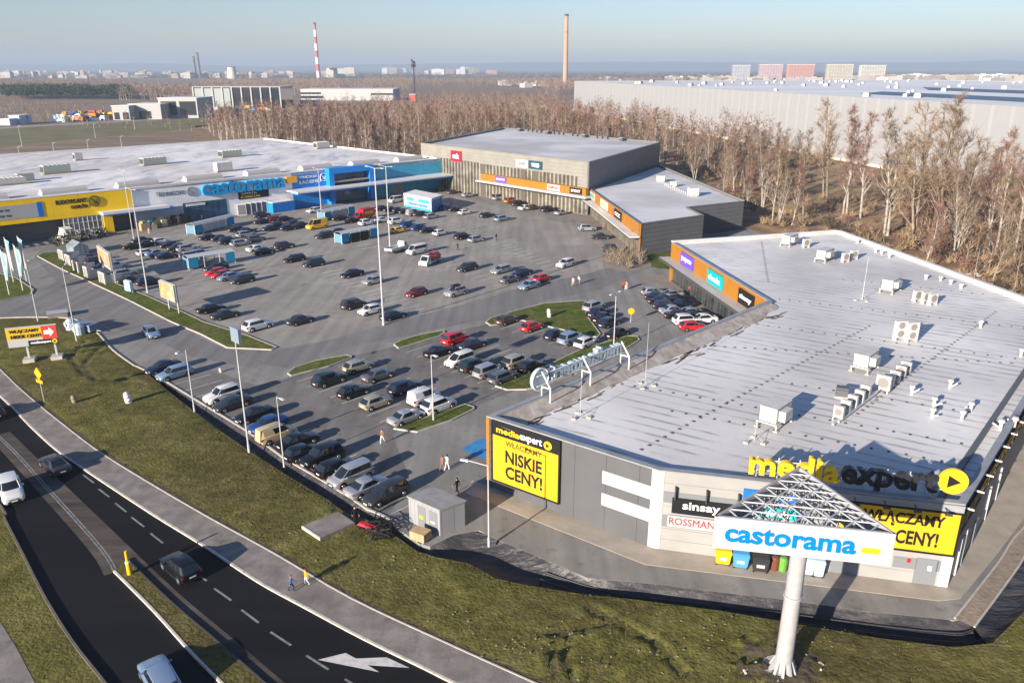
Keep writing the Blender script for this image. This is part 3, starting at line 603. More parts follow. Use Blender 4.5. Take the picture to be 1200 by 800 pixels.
# details on the two front walls
mb = MB()
for a, b, c, d in ((706, 551, 769.5, 587.5), (705, 577, 768.5, 614)):
    u0, z1 = W1.uz(a, b, .03); u1, z0 = W1.uz(c, d, .03); W1.box(mb, u0, u1, z0, z1, 0, 0.03)
part(mb, 'white_band', m_wpanel, bA)
mb = MB(); W1.box(mb, W1.L - 0.55, W1.L, 0.05, ZT - 0.13, 0.0, 0.035); W2.box(mb, 0, 0.5, 0.05, ZT - 0.13, 0, 0.035); part(mb, 'corner_trim', m_wpanel, bA); mb = MB(); W2.box(mb, W2.L - 0.75, W2.L + 0.03, 0.05, ZT - 0.6, 0, 0.05); part(mb, 'corner_trim', m_wpanel, bA)
mb = MB(); W1.box(mb, -0.05, 0.28, 0.05, ZT - 0.14, 0.0, 0.12); part(mb, 'orange_edge', m_orange, bA)
mb = MB()
u0, za = W2.uz(777, 575, .03); _, zb = W2.uz(777, 588, .03); _, zc = W2.uz(777, 602.5, .03); _, zd = W2.uz(777, 616, .03)
W2.box(mb, 0.55, W2.L - 0.8, zb, za, 0, 0.03); W2.box(mb, 0.55, 14, zd, zc, 0, 0.03); part(mb, 'grey_band', m_gdoor, bA)
mb = MB(); W2.box(mb, 9.5, W2.L, ZT - 0.85, ZT - 0.13, 0.0, 0.22); part(mb, 'fascia', m_capb, bA)
for i, (a, b, c, d, nm) in enumerate(((1048, 651, 1073, 667, 'window'), (1074.5, 653, 1095, 683, 'door'), (1098.5, 657, 1110, 671, 'window'), (974, 656, 991.5, 671, 'door'), (993, 658, 1005, 674, 'door'))):
    u0, z1 = W2.uz(a, b, .04); u1, z0 = W2.uz(c, d, .04)
    if nm == 'door': z0 = 0.06
    mb = MB(); W2.box(mb, u0, u1, z0, z1, 0, 0.04); dr = part(mb, nm, m_gdoor, bA)
    if i < 2:
        mb = MB(); W2.box(mb, (u0 + u1) / 2 + .1, (u0 + u1) / 2 + .38, z0 + (z1 - z0) * .55, z0 + (z1 - z0) * .55 + .4, 0.041, 0.05); part(mb, 'notice', m_redp if i == 0 else m_wlet, bA)
slab('apron_paving', [q for q in (L_ - W1.u.to_2d() * 2 + W1.n.to_2d() * .0, L_ - W1.u.to_2d() * 1 + W1.n.to_2d() * 2.3, M_ + (W1.n + W2.n).to_2d().normalized() * 2.5, R_ + W2.n.to_2d() * 1.9 - W2.u.to_2d() * 1.0, *PP([(1126, 701), (1170, 647), (1200, 607)]), S_ + W3.n.to_2d() * 2.6, S_, R_, M_, L_)], 0.03, m_apron, 0.1)
# wall boards
rb, rc, yy = board('billboard', W1, 577.4, 494, 653.4, 588.5, m_yboard, 'big yellow board reading niskie ceny on the grey end wall', 0.18, 0.05, m_black)
u0, u1, z0, z1 = rc; hz_ = z1 - (z1 - z0) * 0.205
mb = MB(); W1.box(mb, u0, u1, hz_, z1, 0.23, 0.26); part(mb, 'header', m_black, rb)
word(rb, W1, rc, 0.06, 0.42, 0.85, 0.955, 'media', m_ylet, -0.27, 0.02); word(rb, W1, rc, 0.425, 0.76, 0.82, 0.955, 'expert', m_wlet, -0.27, 0.02)
disc_play(rb, W1, u0 + (u1 - u0) * .845, z0 + (z1 - z0) * .895, 0.42, 0.26, 0.03, m_ylet, m_dlet)
word(rb, W1, rc, 0.20, 0.76, 0.63, 0.755, 'WŁĄCZAMY', mat('brown_lettering', (0.10, 0.06, 0.01), 0.6), -0.24, 0.02)
word(rb, W1, rc, 0.20, 0.76, 0.37, 0.59, 'NISKIE', m_dlet, -0.24, 0.03); word(rb, W1, rc, 0.20, 0.77, 0.10, 0.32, 'CENY!', m_dlet, -0.24, 0.03)
rb, rc, yy = board('billboard', W2, 984, 587, 1116.5, 650, m_yboard, 'wide yellow board reading ceny beside the tower sign', 0.18, 0.05, m_black)
u0, u1, z0, z1 = rc; u1, z1 = W2.uz(1120.5, 599, .2); _, z0 = W2.uz(1112, 649, .2)
word(rb, W2, (u0, u1, z0, z1), 0.22, 0.93, 0.52, 0.86, 'WŁĄCZAMY', m_dlet, -0.25, 0.03); word(rb, W2, (u0, u1, z0, z1), 0.08, 0.90, 0.12, 0.45, 'NISKIE  CENY!', m_dlet, -0.25, 0.03)
for k in range(4):
    u = u0 + (u1 - u0) * (0.12 + k * 0.26); mb = MB(); W2.box(mb, u, u + .06, z1 + .2, z1 + .26, 0.05, 1.1); W2.box(mb, u - .22, u + .28, z1 + .12, z1 + .24, 1.05, 1.3); part(mb, 'flood_lamp', m_dtrim, rb)
def sign_l(name, wl, pxl, pyt, pyb, pxr, m, label, th=0.15, off=0.06, group=None, frame=None):
    """sign whose height is read at its left edge and whose right end is at pxr"""
    u0, z1 = wl.uz(pxl, pyt, off + th); _, z0 = wl.uz(pxl, pyb, off + th); u1, _ = wl.uz(pxr, pyt, off + th)
    return board_u(name, wl, u0, u1, z0, z1, m, label, th, off, frame, group=group)
rb, rc, yy = sign_l('shop_sign', W2, 788, 583.3, 600.8, 860, m_black, 'black shop sign reading sinsay on the white front wall')
word(rb, W2, rc, 0.18, 0.80, 0.2, 0.85, 'sinsay', m_wlet, yy, 0.018)
for k in range(3):
    u = rc[0] + 0.15 + k * 2.45; mb = MB(); W2.box(mb, u, u + .09, rc[3], rc[3] + 1.05, 0.06, 0.5); part(mb, 'lamp_arm', m_dtrim, rb)
rb, rc, yy = sign_l('shop_sign', W2, 782.5, 603.2, 616, 850, m_wpanel, 'white drugstore sign with red capitals under the black sign')
word(rb, W2, rc, 0.03, 0.97, 0.22, 0.85, 'ROSSMANN', m_rlet, yy, 0.0)
rb, rc, yy = sign_l('shop_sign', W2, 871.8, 573, 584.5, 940, m_bluep, 'blue shop sign half hidden by the tower lattice')
word(rb, W2, rc, 0.25, 0.85, 0.2, 0.8, 'pepco', m_wlet, yy, 0.03)
rb, rc, yy = sign_l('shop_sign', W2, 888, 593, 605, 940, m_tealp, 'teal shop sign half hidden by the tower lattice')
word(rb, W2, rc, 0.15, 0.8, 0.2, 0.8, 'dealz', m_wlet, yy, 0.03)
for a, b, c, d, m, t, lb, bo in ((797.7, 296, 811, 316, m_purp, 'pepco', 'violet and blue shop sign at the far end of the orange front', .03), (829, 316, 845, 339, m_tealp, 'dealz', 'teal shop sign in the middle of the orange front', .03), (865.5, 339, 882, 356, m_black, 'sinsay', 'black shop sign at the near end of the orange front', .03)):
    u0, z1 = W4.uz(a, b, .3); u1, _ = W4.uz(c, d, .3); z0 = z1 - 2.35
    rb, rc, yy = board_u('shop_sign', W4, u0, u1, 4.62, 6.85, m, lb, 0.25, 0.05); word(rb, W4, rc, 0.1, 0.9, 0.3, 0.72, t, m_wlet, yy, bo)

# ---------------- lettering on the roof edge, facing the road
def roof_letters(nm, wl, px0, py0, px1, zb, hgt, label, back=0.5, y=0.0, rev=False):
    r = empty(nm, tuple(wl.A + wl.u * 1 + Vector((0, 0, zb))), 0, label, 'sign')
    return r
u0, _ = W2.uz(876, 560, -0.7); um, _ = W2.uz(983, 572, -0.7); u1, _ = W2.uz(1097, 575, -0.7)
sg = root('roof_sign', tuple(W2.A + W2.u * u0), 'yellow and black free-standing letters with a play disc on the roof edge', 'sign'); sg.location.z = ZT
zb, zt_ = ZT + 0.25, ZT + 2.0
put_text('media', W2.fr, u0, um - .1, zb, zt_ + 0.15, m_ylet, sg, 0.7, 0.28, 0.022, 'yellow_letters')
put_text('expert', W2.fr, um, u1, zb - 0.5, zt_, mat('black_letter_face', (0.02, 0.022, 0.027), 0.35), sg, 0.7, 0.28, 0.022, 'black_letters')
ud, zd = W2.uz(1117.5, 564.5, -0.6)
disc_play(sg, W2, ud, zd, 1.02, -0.9, 0.3, m_ylet, m_dlet)
for k in range(9):
    u = u0 + (u1 - u0) * (k + .4) / 8.6; mb = MB(); a = W2.A + W2.u * u - W2.n * 0.95
    mb.tube(a + Vector((0, 0, ZR)), a + Vector((0, 0, zt_ - .3)), 0.05); mb.tube(a - W2.n * 1.3 + Vector((0, 0, ZR)), a + Vector((0, 0, zt_ - .5)), 0.04); part(mb, 'support', m_steel, sg)
mb = MB()
for z in (ZT + .45, ZT + 1.35): W2.box(mb, u0, u1 + 1.5, z, z + .08, -0.98, -0.9)
part(mb, 'rail', m_steel, sg)
# ---------------- the same lettering above the car park, seen from behind
WL = Wall(K_, L_)                                     # outward faces the car park
q0 = P(734, 428, ZR + .2); q1 = P(628, 471, ZR + .2)
sb = root('roof_sign', (q0.x, q0.y), 'white framed letters seen from behind above the car park edge', 'sign'); sb.location.z = ZR
ua = (Vector((q0.x, q0.y, 0)) - WL.A).dot(WL.u); ub = (Vector((q1.x, q1.y, 0)) - WL.A).dot(WL.u)
ua, ub = sorted((ua, ub)); zb = ZT + 0.9
m_lb = mat('letter_back', (0.42, 0.50, 0.55), 0.4, 0.2)
put_text('mediaexpert', WL.fr, ua + .3, ub - 2.6, zb - .3, zb + 1.75, m_lb, sb, -0.05, 0.34, 0.03, 'letter_row')
o_ = WL.A + WL.u * (ub - 1.0) - WL.n * 0.12 + Vector((0, 0, zb + .75))
mb = MB(); mb.tube(o_, o_ + WL.n * .3, 1.15, n=28); part(mb, 'disc', m_lb, sb)
mb = MB()
for k in range(28):
    t0, t1 = 2 * math.pi * k / 28, 2 * math.pi * (k + 1) / 28; f = lambda t, r: o_ - WL.n * .02 + (WL.u * math.cos(t) + Vector((0, 0, math.sin(t)))) * r
    mb.tube(f(t0, 1.15), f(t1, 1.15), .07, n=4)
part(mb, 'disc_rim', m_wpaint, sb)
for s in (ua + .6, (ua + ub) / 2, ub - 1.0):
    mb = MB(); a = WL.A + WL.u * s - WL.n * 0.35; b = WL.A + WL.u * s - WL.n * 1.5
    z = lambda v, h: v + Vector((0, 0, h))
    mb.tube(z(b, ZR), z(b, ZR + 1.55), .085); mb.tube(z(b, ZR + 1.55), z(a, zb + 1.6), .08); mb.tube(z(a, ZR + .3), z(a, ZR + 1.5), .075); mb.tube(z(a, ZR + 1.5), z(b, ZR + 1.55), .075)
    part(mb, 'support', m_wpaint, sb)
mb = MB()
for z_ in (zb + .15, zb + 1.2): WL.box(mb, ua, ub - .4, z_, z_ + .08, -0.32, -0.22)
part(mb, 'rail', m_wpaint, sb)

# ================================================================== 2  cinema block and its low wing
ZC, ZA = 14.1, 6.9
c1 = P(493, 168, ZC).to_2d(); c2 = P(690, 190.5, ZC).to_2d(); c3 = P(774, 167, ZC).to_2d(); c4 = P(590, 150, ZC).to_2d()
bB = root('cinema_building', c1, 'tall beige hall with a long glazed front and orange band', 'building')
mb = MB(); mb.face([(p.x, p.y, ZC - .5) for p in (c1, c2, c3, c4)]); part(mb, 'roof', m_roof, bB)
V1, V2, V3, V4 = Wall(c1, c2), Wall(c2, c3), Wall(c3, c4), Wall(c4, c1)
mb = MB(); V1.box(mb, 0, V1.L, 0, ZC, -0.4, 0); V4.box(mb, 0, V4.L - .4, 0, ZC, -0.4, 0); part(mb, 'wall', m_beige, bB)
mb = MB(); V2.box(mb, 0.01, V2.L, 0, ZC, -0.4, 0.01); V3.box(mb, 0, V3.L, 0, ZC, -0.4, -0.01); part(mb, 'side_wall', m_greyd, bB)
mb = MB(); ring(mb, offset_poly([c1, c2, c3, c4], -0.08), ZC, ZC + .15, .6); part(mb, 'parapet_cap', m_beige, bB)
uL, zL = V1.uz(507.5, 183.5, .06); uR, zRr = V1.uz(676.5, 206, .06); ub_, _ = V1.uz(562, 212, .06)
mb = MB(); V1.box(mb, uL, ub_ - .5, 0.1, zL, 0, 0.06); V1.box(mb, ub_ - .5, uR, 7.2, zL - 0.25, 0, 0.06); V1.box(mb, ub_ - .5, V1.L - 0.5, 0.1, 4.9, 0, 0.06); part(mb, 'glazing', m_cing, bB)
mb = MB()
for px in (566, 613, 628):
    u, _ = V1.uz(px, 200, .1); mb = MB(); V1.box(mb, u - 1.1, u + 1.1, 0.1, zL - .26, 0.061, 0.14); part(mb, 'brown_pier', mat('brown_pier', (0.10, 0.085, 0.07), 0.6), bB)
uo, _ = V1.uz(563.7, 207, 1.0)
mb = MB(); V1.box(mb, uo, V1.L + .3, 5.35, 7.3, 0.061, 1.2); part(mb, 'orange_band', m_orange, bB)
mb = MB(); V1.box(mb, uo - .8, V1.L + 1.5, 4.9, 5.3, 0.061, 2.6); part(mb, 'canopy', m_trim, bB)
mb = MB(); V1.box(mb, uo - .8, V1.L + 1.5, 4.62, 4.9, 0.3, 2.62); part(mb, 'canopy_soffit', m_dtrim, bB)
for a, b, c, m, t, mt, lb in ((528, 176, 540.5, m_redp, 'multikino', m_wlet, 'red square sign high on the cinema front'), (604.5, 186.3, 619, m_wpanel, 'jysk', m_greyl, 'white sign on the cinema front, left of a pair'), (620, 188, 635, mat('petrol_panel', (0.01, 0.07, 0.10), .5), 'WORLD', m_wlet, 'dark petrol sign on the cinema front, right of a pair')):
    u0, z1 = V1.uz(a, b, .3); u1, _ = V1.uz(c, b, .3); hh = 3.3 if m == m_redp else 2.3
    rb, rc, yy = board_u('shop_sign', V1, u0, u1, z1 - hh, z1, m, lb, .25, .07); word(rb, V1, rc, .2, .8, .25, .75, t if m != m_redp else 'mk', mt, yy, .03)
for a, b, m, t, mt, lb in ((580, 593, m_purp, 'pepco', m_wlet, 'violet sign at the left end of the orange band'), (641, 656, m_wpanel, 'KOMFORT', m_rlet, 'white sign with red letters on the orange band'), (667.5, 682, m_black, 'SPORT', m_wlet, 'black sign reading sport on the orange band')):
    u0, _ = V1.uz(a, 212, 1.4); u1, _ = V1.uz(b, 212, 1.4)
    rb, rc, yy = board_u('shop_sign', V1, u0, u1, 5.5, 7.15, m, lb, .15, 1.21); word(rb, V1, rc, .12, .88, .3, .72, t, mt, yy, .02)
for k, (px, py) in enumerate(((535, 156.5), (566, 158.5), (612, 160.5), (652, 163.5), (693, 166))):
    pass
for k in range(4):
    t = (0.16, 0.36, 0.60, 0.82)[k]; q = Vector(c4).lerp(Vector(c3), t) + V3.n.to_2d() * -2.5
    v = root('roof_vent', (q.x, q.y), 'dark box vent on the cinema roof, %s from the left' % ('first', 'second', 'third', 'last')[k], 'vent'); v.location.z = ZC - .5
    mb = MB(); mb.box((q.x, q.y, ZC - .5), (1.2, 1.4, 1.1), 0, rz(V3.n and 140)); part(mb, 'body', m_greyr, v); mb = MB(); mb.box((q.x, q.y, ZC + .6), (1.5, 1.7, .12), 0, rz(140)); part(mb, 'lid', m_steel, v)
for k in range(15):
    t = 0.2 + 0.56 * (k + (k // 4) * .9) / 18; q = Vector(c4).lerp(Vector(c3), t) + V3.n.to_2d() * -1.2
    mb = MB(); mb.box((q.x, q.y, ZC - .5), (0.35, 0.5, 1.0), 0, rz(140)); mb.box((q.x, q.y, ZC + .5), (0.5, 0.7, .1), 0, rz(140)); o = mb.build('roof_pipe', m_greyd); tag(o, 'small grey pipe in the row along the rear edge of the cinema roof', 'vent', 'pipes on the cinema roof')
# wing
a1 = P(692, 222, ZA).to_2d(); a2 = P(750, 262.7, ZA).to_2d(); a3 = P(825, 252.3, ZA).to_2d(); a4 = P(806, 243, ZA).to_2d(); a5 = P(872, 236, ZA).to_2d(); a6 = P(772, 194, ZA).to_2d()
bC = root('shop_wing', a2, 'low wing with orange shop front and anthracite side walls joining the cinema', 'building')
ft = [a1, a2, a3, a4, a5, a6]
mb = MB(); mb.face([(p.x, p.y, ZA - .25) for p in ft]); part(mb, 'roof', m_roof, bC)
X1, X2, X3, X4, X5 = Wall(a1, a2), Wall(a2, a3), Wall(a3, a4), Wall(a4, a5), Wall(a5, a6)
mb = MB(); X1.box(mb, 0, X1.L, 4.3, ZA, -0.3, 0); X1.box(mb, X1.L - 1.2, X1.L, 0, 4.3, -0.3, 0); part(mb, 'orange_wall', m_orange, bC)
mb = MB(); X1.box(mb, 0, X1.L - 1.2, 0.1, 4.1, -0.5, -0.1); part(mb, 'shopfront', glassy('wing_glazing', (0.17, 0.15, 0.115), 173, 1.5, (0.38, 0.34, 0.28), 0.3), bC)
mb = MB(); X2.box(mb, 0, X2.L, 0, ZA, -0.3, 0); X3.box(mb, 0.01, X3.L + .3, 0, ZA, -0.3, 0); X4.box(mb, 0, X4.L, 0, ZA, -0.3, 0); X5.box(mb, 0, X5.L, 0, ZA, -0.3, 0); part(mb, 'side_wall', m_greyr, bC)
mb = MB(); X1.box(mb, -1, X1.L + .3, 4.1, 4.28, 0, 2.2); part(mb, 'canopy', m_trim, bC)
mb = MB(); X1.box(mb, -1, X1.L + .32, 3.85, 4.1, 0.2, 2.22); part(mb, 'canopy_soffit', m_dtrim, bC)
mb = MB(); ring(mb, offset_poly(ft, -.05), ZA, ZA + .12, .45); part(mb, 'parapet_cap', m_greyd, bC)
mb = MB(); X5.box(mb, 0, X5.L, ZA + .12, ZA + .35, -0.6, .1); part(mb, 'rear_cap', m_beige, bC)
for a, b, m, t, mt, lb in ((689.5, 696, m_wpanel, 'eco', mat('green_lettering', (0.02, .3, .1)), 'white sign with green letters, first on the wing front'), (703, 711, mat('cream_panel', (.7, .62, .45)), 'CCC', m_ylet, 'cream sign in the middle of the wing front'), (719, 727, m_black, 'CCC', m_wlet, 'black sign, nearest of three on the wing front')):
    u0, _ = X1.uz(a, 232 + (a - 690) * .7, .3); u1, _ = X1.uz(b, 232 + (b - 690) * .7, .3)
    rb, rc, yy = board_u('shop_sign', X1, u0, u1, 4.6, 6.6, m, lb, .2, .03); word(rb, X1, rc, .12, .88, .3, .72, t, mt, yy, .03)

# ================================================================== 3  home improvement store (left)
ZK = 9.9
k0 = P(341, 203, ZK).to_2d(); uk = azv(46.5).to_2d(); nk = Vector((uk.y, -uk.x))
kL = k0 - uk * 86; kR = k0 + uk * 55; k3 = P(310, 162, ZK).to_2d(); k4 = kL + (k3 - kR)
bD = root('home_store', k0, 'huge blue, white and yellow home improvement store with pale roof', 'building')
kk1 = k3; kk0 = k3 - uk * 150
mb = MB(); mb.poly([tuple(p) for p in (kL - uk * 40, kR, k3, kk0)], ZK - .7, ZK - .25); part(mb, 'roof', m_roofC, bD)
Y1 = Wall(kL, kR); Y2 = Wall(kR, k3)
uW = (k0 - kL).length; uY, _ = Y1.uz(152, 225, 0)
mb = MB(); Y1.box(mb, uY, uW, 0, ZK, -0.4, 0); part(mb, 'white_wall', m_whitec, bD)
mb = MB(); Y1.box(mb, -45, uY, 4.6, ZK, -0.4, 0.5); part(mb, 'yellow_wall', m_yel, bD)
mb = MB(); Y1.box(mb, -45, uY - .1, 0, 4.6, -3.2, -2.8); part(mb, 'yard_wall', mat('yard_wall', (.16, .15, .14), .8), bD)
uP0, _ = Y1.uz(384, 200, 1.5); uP1, _ = Y1.uz(436.5, 195, 1.5)
mb = MB(); Y1.box(mb, uW, uP0, 0, ZK, -0.4, 0.0); part(mb, 'blue_wall', m_blue, bD)
mb = MB(); Y1.box(mb, uP1, Y1.L, 0, ZK, -0.4, 0.0); part(mb, 'teal_wall', m_teal, bD)
mb = MB()
for a, b, c, d in ((uP0, uP0 + 1.6, 0, 10.4), (uP1 - 1.6, uP1, 0, 10.4), (uP0 + 1.6, uP1 - 1.6, 8.8, 10.4)): Y1.box(mb, a, b, c, d, -0.4, 2.2)
part(mb, 'entrance_portal', m_blue, bD)
mb = MB(); Y1.box(mb, uP0 + 1.6, uP1 - 1.6, 0.1, 8.8, 0, 0.2); part(mb, 'entrance_glass', m_bglass, bD)
mb = MB(); Y1.box(mb, uP0 + 1.6, uP1 - 1.6, 6.3, 6.7, 0.2, 2.0); part(mb, 'entrance_soffit', mat('tan_soffit', (.35, .3, .22), .7), bD)
uc0 = Y1.uz(345, 219, 5)[0]
mb = MB(); Y1.box(mb, uc0, Y1.L + 1.5, 5.0, 5.4, 2.21, 6.5); Y1.box(mb, uc0, uP0 - .01, 5.0, 5.4, 0, 2.21); Y1.box(mb, uP1 + .01, Y1.L + 1.5, 5.0, 5.4, 0, 2.21); part(mb, 'canopy', m_wpaint, bD)
mb = MB(); Y1.box(mb, uc0 + .2, Y1.L + 1.6, 4.55, 5.0, 2.3, 6.3); part(mb, 'canopy_beam', m_blue, bD)
for px, py in ((358, 240), (396, 235.5), (434.5, 231)):
    q = P(px, py); mb = MB(); mb.tube(q, q + Vector((0, 0, 4.6)), .45, n=10); part(mb, 'column', m_wpaint, bD)
mb = MB()
for a, b in ((441, 460), (474, 491)):
    u0, _ = Y1.uz(a, 215, .05); u1, _ = Y1.uz(b, 215, .05); mb = MB(); Y1.box(mb, u0, u1, 0.2, 4.4, 0, .12); part(mb, 'lower_panel', m_teal, bD)
mb = MB(); u0, _ = Y1.uz(460.5, 215, .05); u1, _ = Y1.uz(473, 215, .05); Y1.box(mb, u0, u1, 0.05, 4.4, 0, .06); part(mb, 'roller_door', mat('grey_roller', (.28, .28, .27), .6), bD)
# white part: dark glazed doors, side canopy
u0, _ = Y1.uz(215, 245, .1); u1, _ = Y1.uz(266, 240, .1)
mb = MB(); Y1.box(mb, u0, u1, 0.1, 4.9, 0, .08); part(mb, 'glazed_doors', m_bglass, bD)
mb = MB(); Y1.box(mb, u0 + .8, u0 + (u1 - u0) * .5, 4.0, 4.6, .081, .2); part(mb, 'door_banner', m_wpaint, bD)
u2, _ = Y1.uz(198, 240, 3); u3, _ = Y1.uz(120, 250, 3)
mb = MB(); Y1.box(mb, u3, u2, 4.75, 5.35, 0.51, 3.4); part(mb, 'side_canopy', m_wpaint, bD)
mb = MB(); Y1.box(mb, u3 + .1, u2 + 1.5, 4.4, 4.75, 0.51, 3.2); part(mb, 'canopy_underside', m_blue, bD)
mb = MB(); Y1.box(mb, uY, u0 - .2, 0, 4.4, 0.0, .1); part(mb, 'lower_wall', mat('lower_wall', (.36, .38, .43), .7), bD)
# garden yard frames
u4, _ = Y1.uz(77, 270, 1); u5, _ = Y1.uz(121, 262, 1)
mb = MB()
for i in range(9): u = u4 + (u5 - u4) * i / 8; Y1.box(mb, u, u + .12, 0, 4.6, 0.3, .45)
for z in (1.5, 3.2, 4.4): Y1.box(mb, u4, u5, z, z + .12, .3, .42)
part(mb, 'yard_frame', m_wpaint, bD)
mb = MB(); Y1.box(mb, u4, u5, 0.1, 4.5, 0.0, 0.25); part(mb, 'yard_glazing', glassy('yard_glass', (0.20, 0.19, 0.17), 44, 0.9, (0.42, 0.40, 0.37), .4), bD)
mb = MB(); Y1.box(mb, u5 + .3, u5 + 2.4, 0, 4.6, 0, .8); part(mb, 'yard_door', m_yel, bD)
mb = MB()
for i in range(26): Y1.box(mb, -45 + i * 2.1, -44.3 + i * 2.1, 4.1, 4.25, .5, 7.5)
for i in range(7): Y1.box(mb, -44 + i * 8.5, -43.7 + i * 8.5, 0, 4.1, 7.0, 7.3)
Y1.box(mb, -45, 11, 3.95, 4.1, 6.9, 7.3); part(mb, 'pergola', mat('brown_slats', (.13, .095, .07), .8), bD)
# parapet caps and back walls
mb = MB(); Y1.box(mb, uY, Y1.L, ZK, ZK + .2, -.5, .05); Y1.box(mb, -45, uY - .01, ZK, ZK + .2, -.5, .55); Y2.box(mb, 0, Y2.L, ZK - .3, ZK + .2, -1.0, .1); Wall(kk1, kk0).box(mb, 0, 150, ZK - .3, ZK + .2, -1, .1); part(mb, 'parapet_cap', m_wpaint, bD)
mb = MB(); Y2.box(mb, 0, Y2.L, 0, ZK - .3, -.4, 0); Wall(kk1, kk0).box(mb, 0, 150, 0, ZK - .3, -.4, 0); part(mb, 'rear_wall', m_whitec, bD)
# signs
u0, _ = Y1.uz(236, 218, .4); u1, _ = Y1.uz(333, 210, .4)
cs = root('store_sign', tuple(Y1.A + Y1.u * u0 + Y1.n), 'giant blue letters reading castorama on the white store wall', 'sign'); cs.location.z = 7
put_text('castorama', Y1.fr, u0, u1, 6.2, 9.7, mat('bright_store_blue', (0.0, 0.30, 0.66), 0.4), cs, -.35, .4, .02)
mb = MB(); Y1.box(mb, u1 + .6, u1 + 3.9, 7.3, 9.0, .1, .6); part(mb, 'orange_pill', mat('pill_orange', (.8, .36, .02), .5), cs)
u0, _ = Y1.uz(182, 224, .1); u1, _ = Y1.uz(215, 221, .1)
cs = root('store_lettering', tuple(Y1.A + Y1.u * u0), 'grey wording and compass ring on the white wall', 'sign'); cs.location.z = 7
put_text('TECHNICZNY', Y1.fr, u0, u1, 7.3, 8.3, m_greyl, cs, -.08, .03, .0)
def ringmark(wl, u, z, r, own, m, y=.08):
    mb = MB(); o = wl.A + wl.u * u + wl.n * y + Vector((0, 0, z)); f = lambda t: o + (wl.u * math.cos(t) + Vector((0, 0, math.sin(t)))) * r
    for k in range(20): mb.tube(f(math.pi * k / 10), f(math.pi * (k + 1) / 10), .1, n=4)
    mb.tube(o + wl.u * -.5 * r + Vector((0, 0, .5 * r)), o + wl.u * .5 * r + Vector((0, 0, -.5 * r)), .1, n=4); mb.tube(o + wl.u * .5 * r + Vector((0, 0, -.5 * r)), o + wl.u * .5 * r + Vector((0, 0, .3 * r)), .1, n=4); mb.tube(o + wl.u * .5 * r + Vector((0, 0, -.5 * r)), o + wl.u * -.3 * r + Vector((0, 0, -.5 * r)), .1, n=4); part(mb, 'ring_mark', m, own)
ringmark(Y1, u1 + 1.9, 7.7, 1.1, cs, m_greyl)
u0, _ = Y1.uz(64, 232, .6); u1, _ = Y1.uz(101, 230, .6)
cs = root('store_lettering', tuple(Y1.A + Y1.u * u0 + Y1.n), 'black wording on the yellow wall', 'sign'); cs.location.z = 7
put_text('BUDOWLANY', Y1.fr, u0, u1, 7.9, 8.9, m_dlet, cs, -.55, .03, .03); put_text('OGRÓD', Y1.fr, u0 + (u1 - u0) * .45, u1, 6.6, 7.6, m_dlet, cs, -.55, .03, .03); ringmark(Y1, u1 + 1.6, 7.9, 1.2, cs, m_dlet, .6)
rb, rc, yy = board_u('banner', Y1, Y1.uz(-30, 240, .6)[0], Y1.uz(43, 240, .6)[0], 5.7, 8.8, m_wpanel, 'white banner with small black words on the yellow wall', .05, .51)
word(rb, Y1, rc, .35, .52, .6, .75, 'TU  TU', m_dlet, yy, .03); word(rb, Y1, rc, .35, .54, .2, .35, 'TU  TU', m_dlet, yy, .03)
mb = MB(); Y1.box(mb, rc[1], rc[1] + 1.1, 5.6, 9, .51, .58); part(mb, 'blue_edge', m_bluep, rb)
rb, rc, yy = board_u('banner', Y1, Y1.uz(279, 225, .2)[0], Y1.uz(315, 222, .2)[0], 4.2, 6.2, m_black, 'black advertising banner below the giant blue letters', .05, .03)
word(rb, Y1, rc, .08, .72, .15, .45, 'KWARTAL', m_ylet, yy, .03); word(rb, Y1, rc, .1, .6, .62, .85, 'OFERTA', m_wlet, yy, .02)
cs = root('store_lettering', tuple(Y1.A + Y1.u * uW), 'white wording and ring on the blue wall beside the entrance', 'sign'); cs.location.z = 7
u0, _ = Y1.uz(350, 207, .1); u1, _ = Y1.uz(372, 205, .1); put_text('WNĘTRZA', Y1.fr, u0, u1, 7.9, 8.8, m_wlet, cs, -.08, .03, .02); put_text('ŁAZIENKI', Y1.fr, u0, u1 + 1, 6.6, 7.5, m_wlet, cs, -.08, .03, .02); ringmark(Y1, u1 + 1.9, 7.9, 1.1, cs, m_wlet)
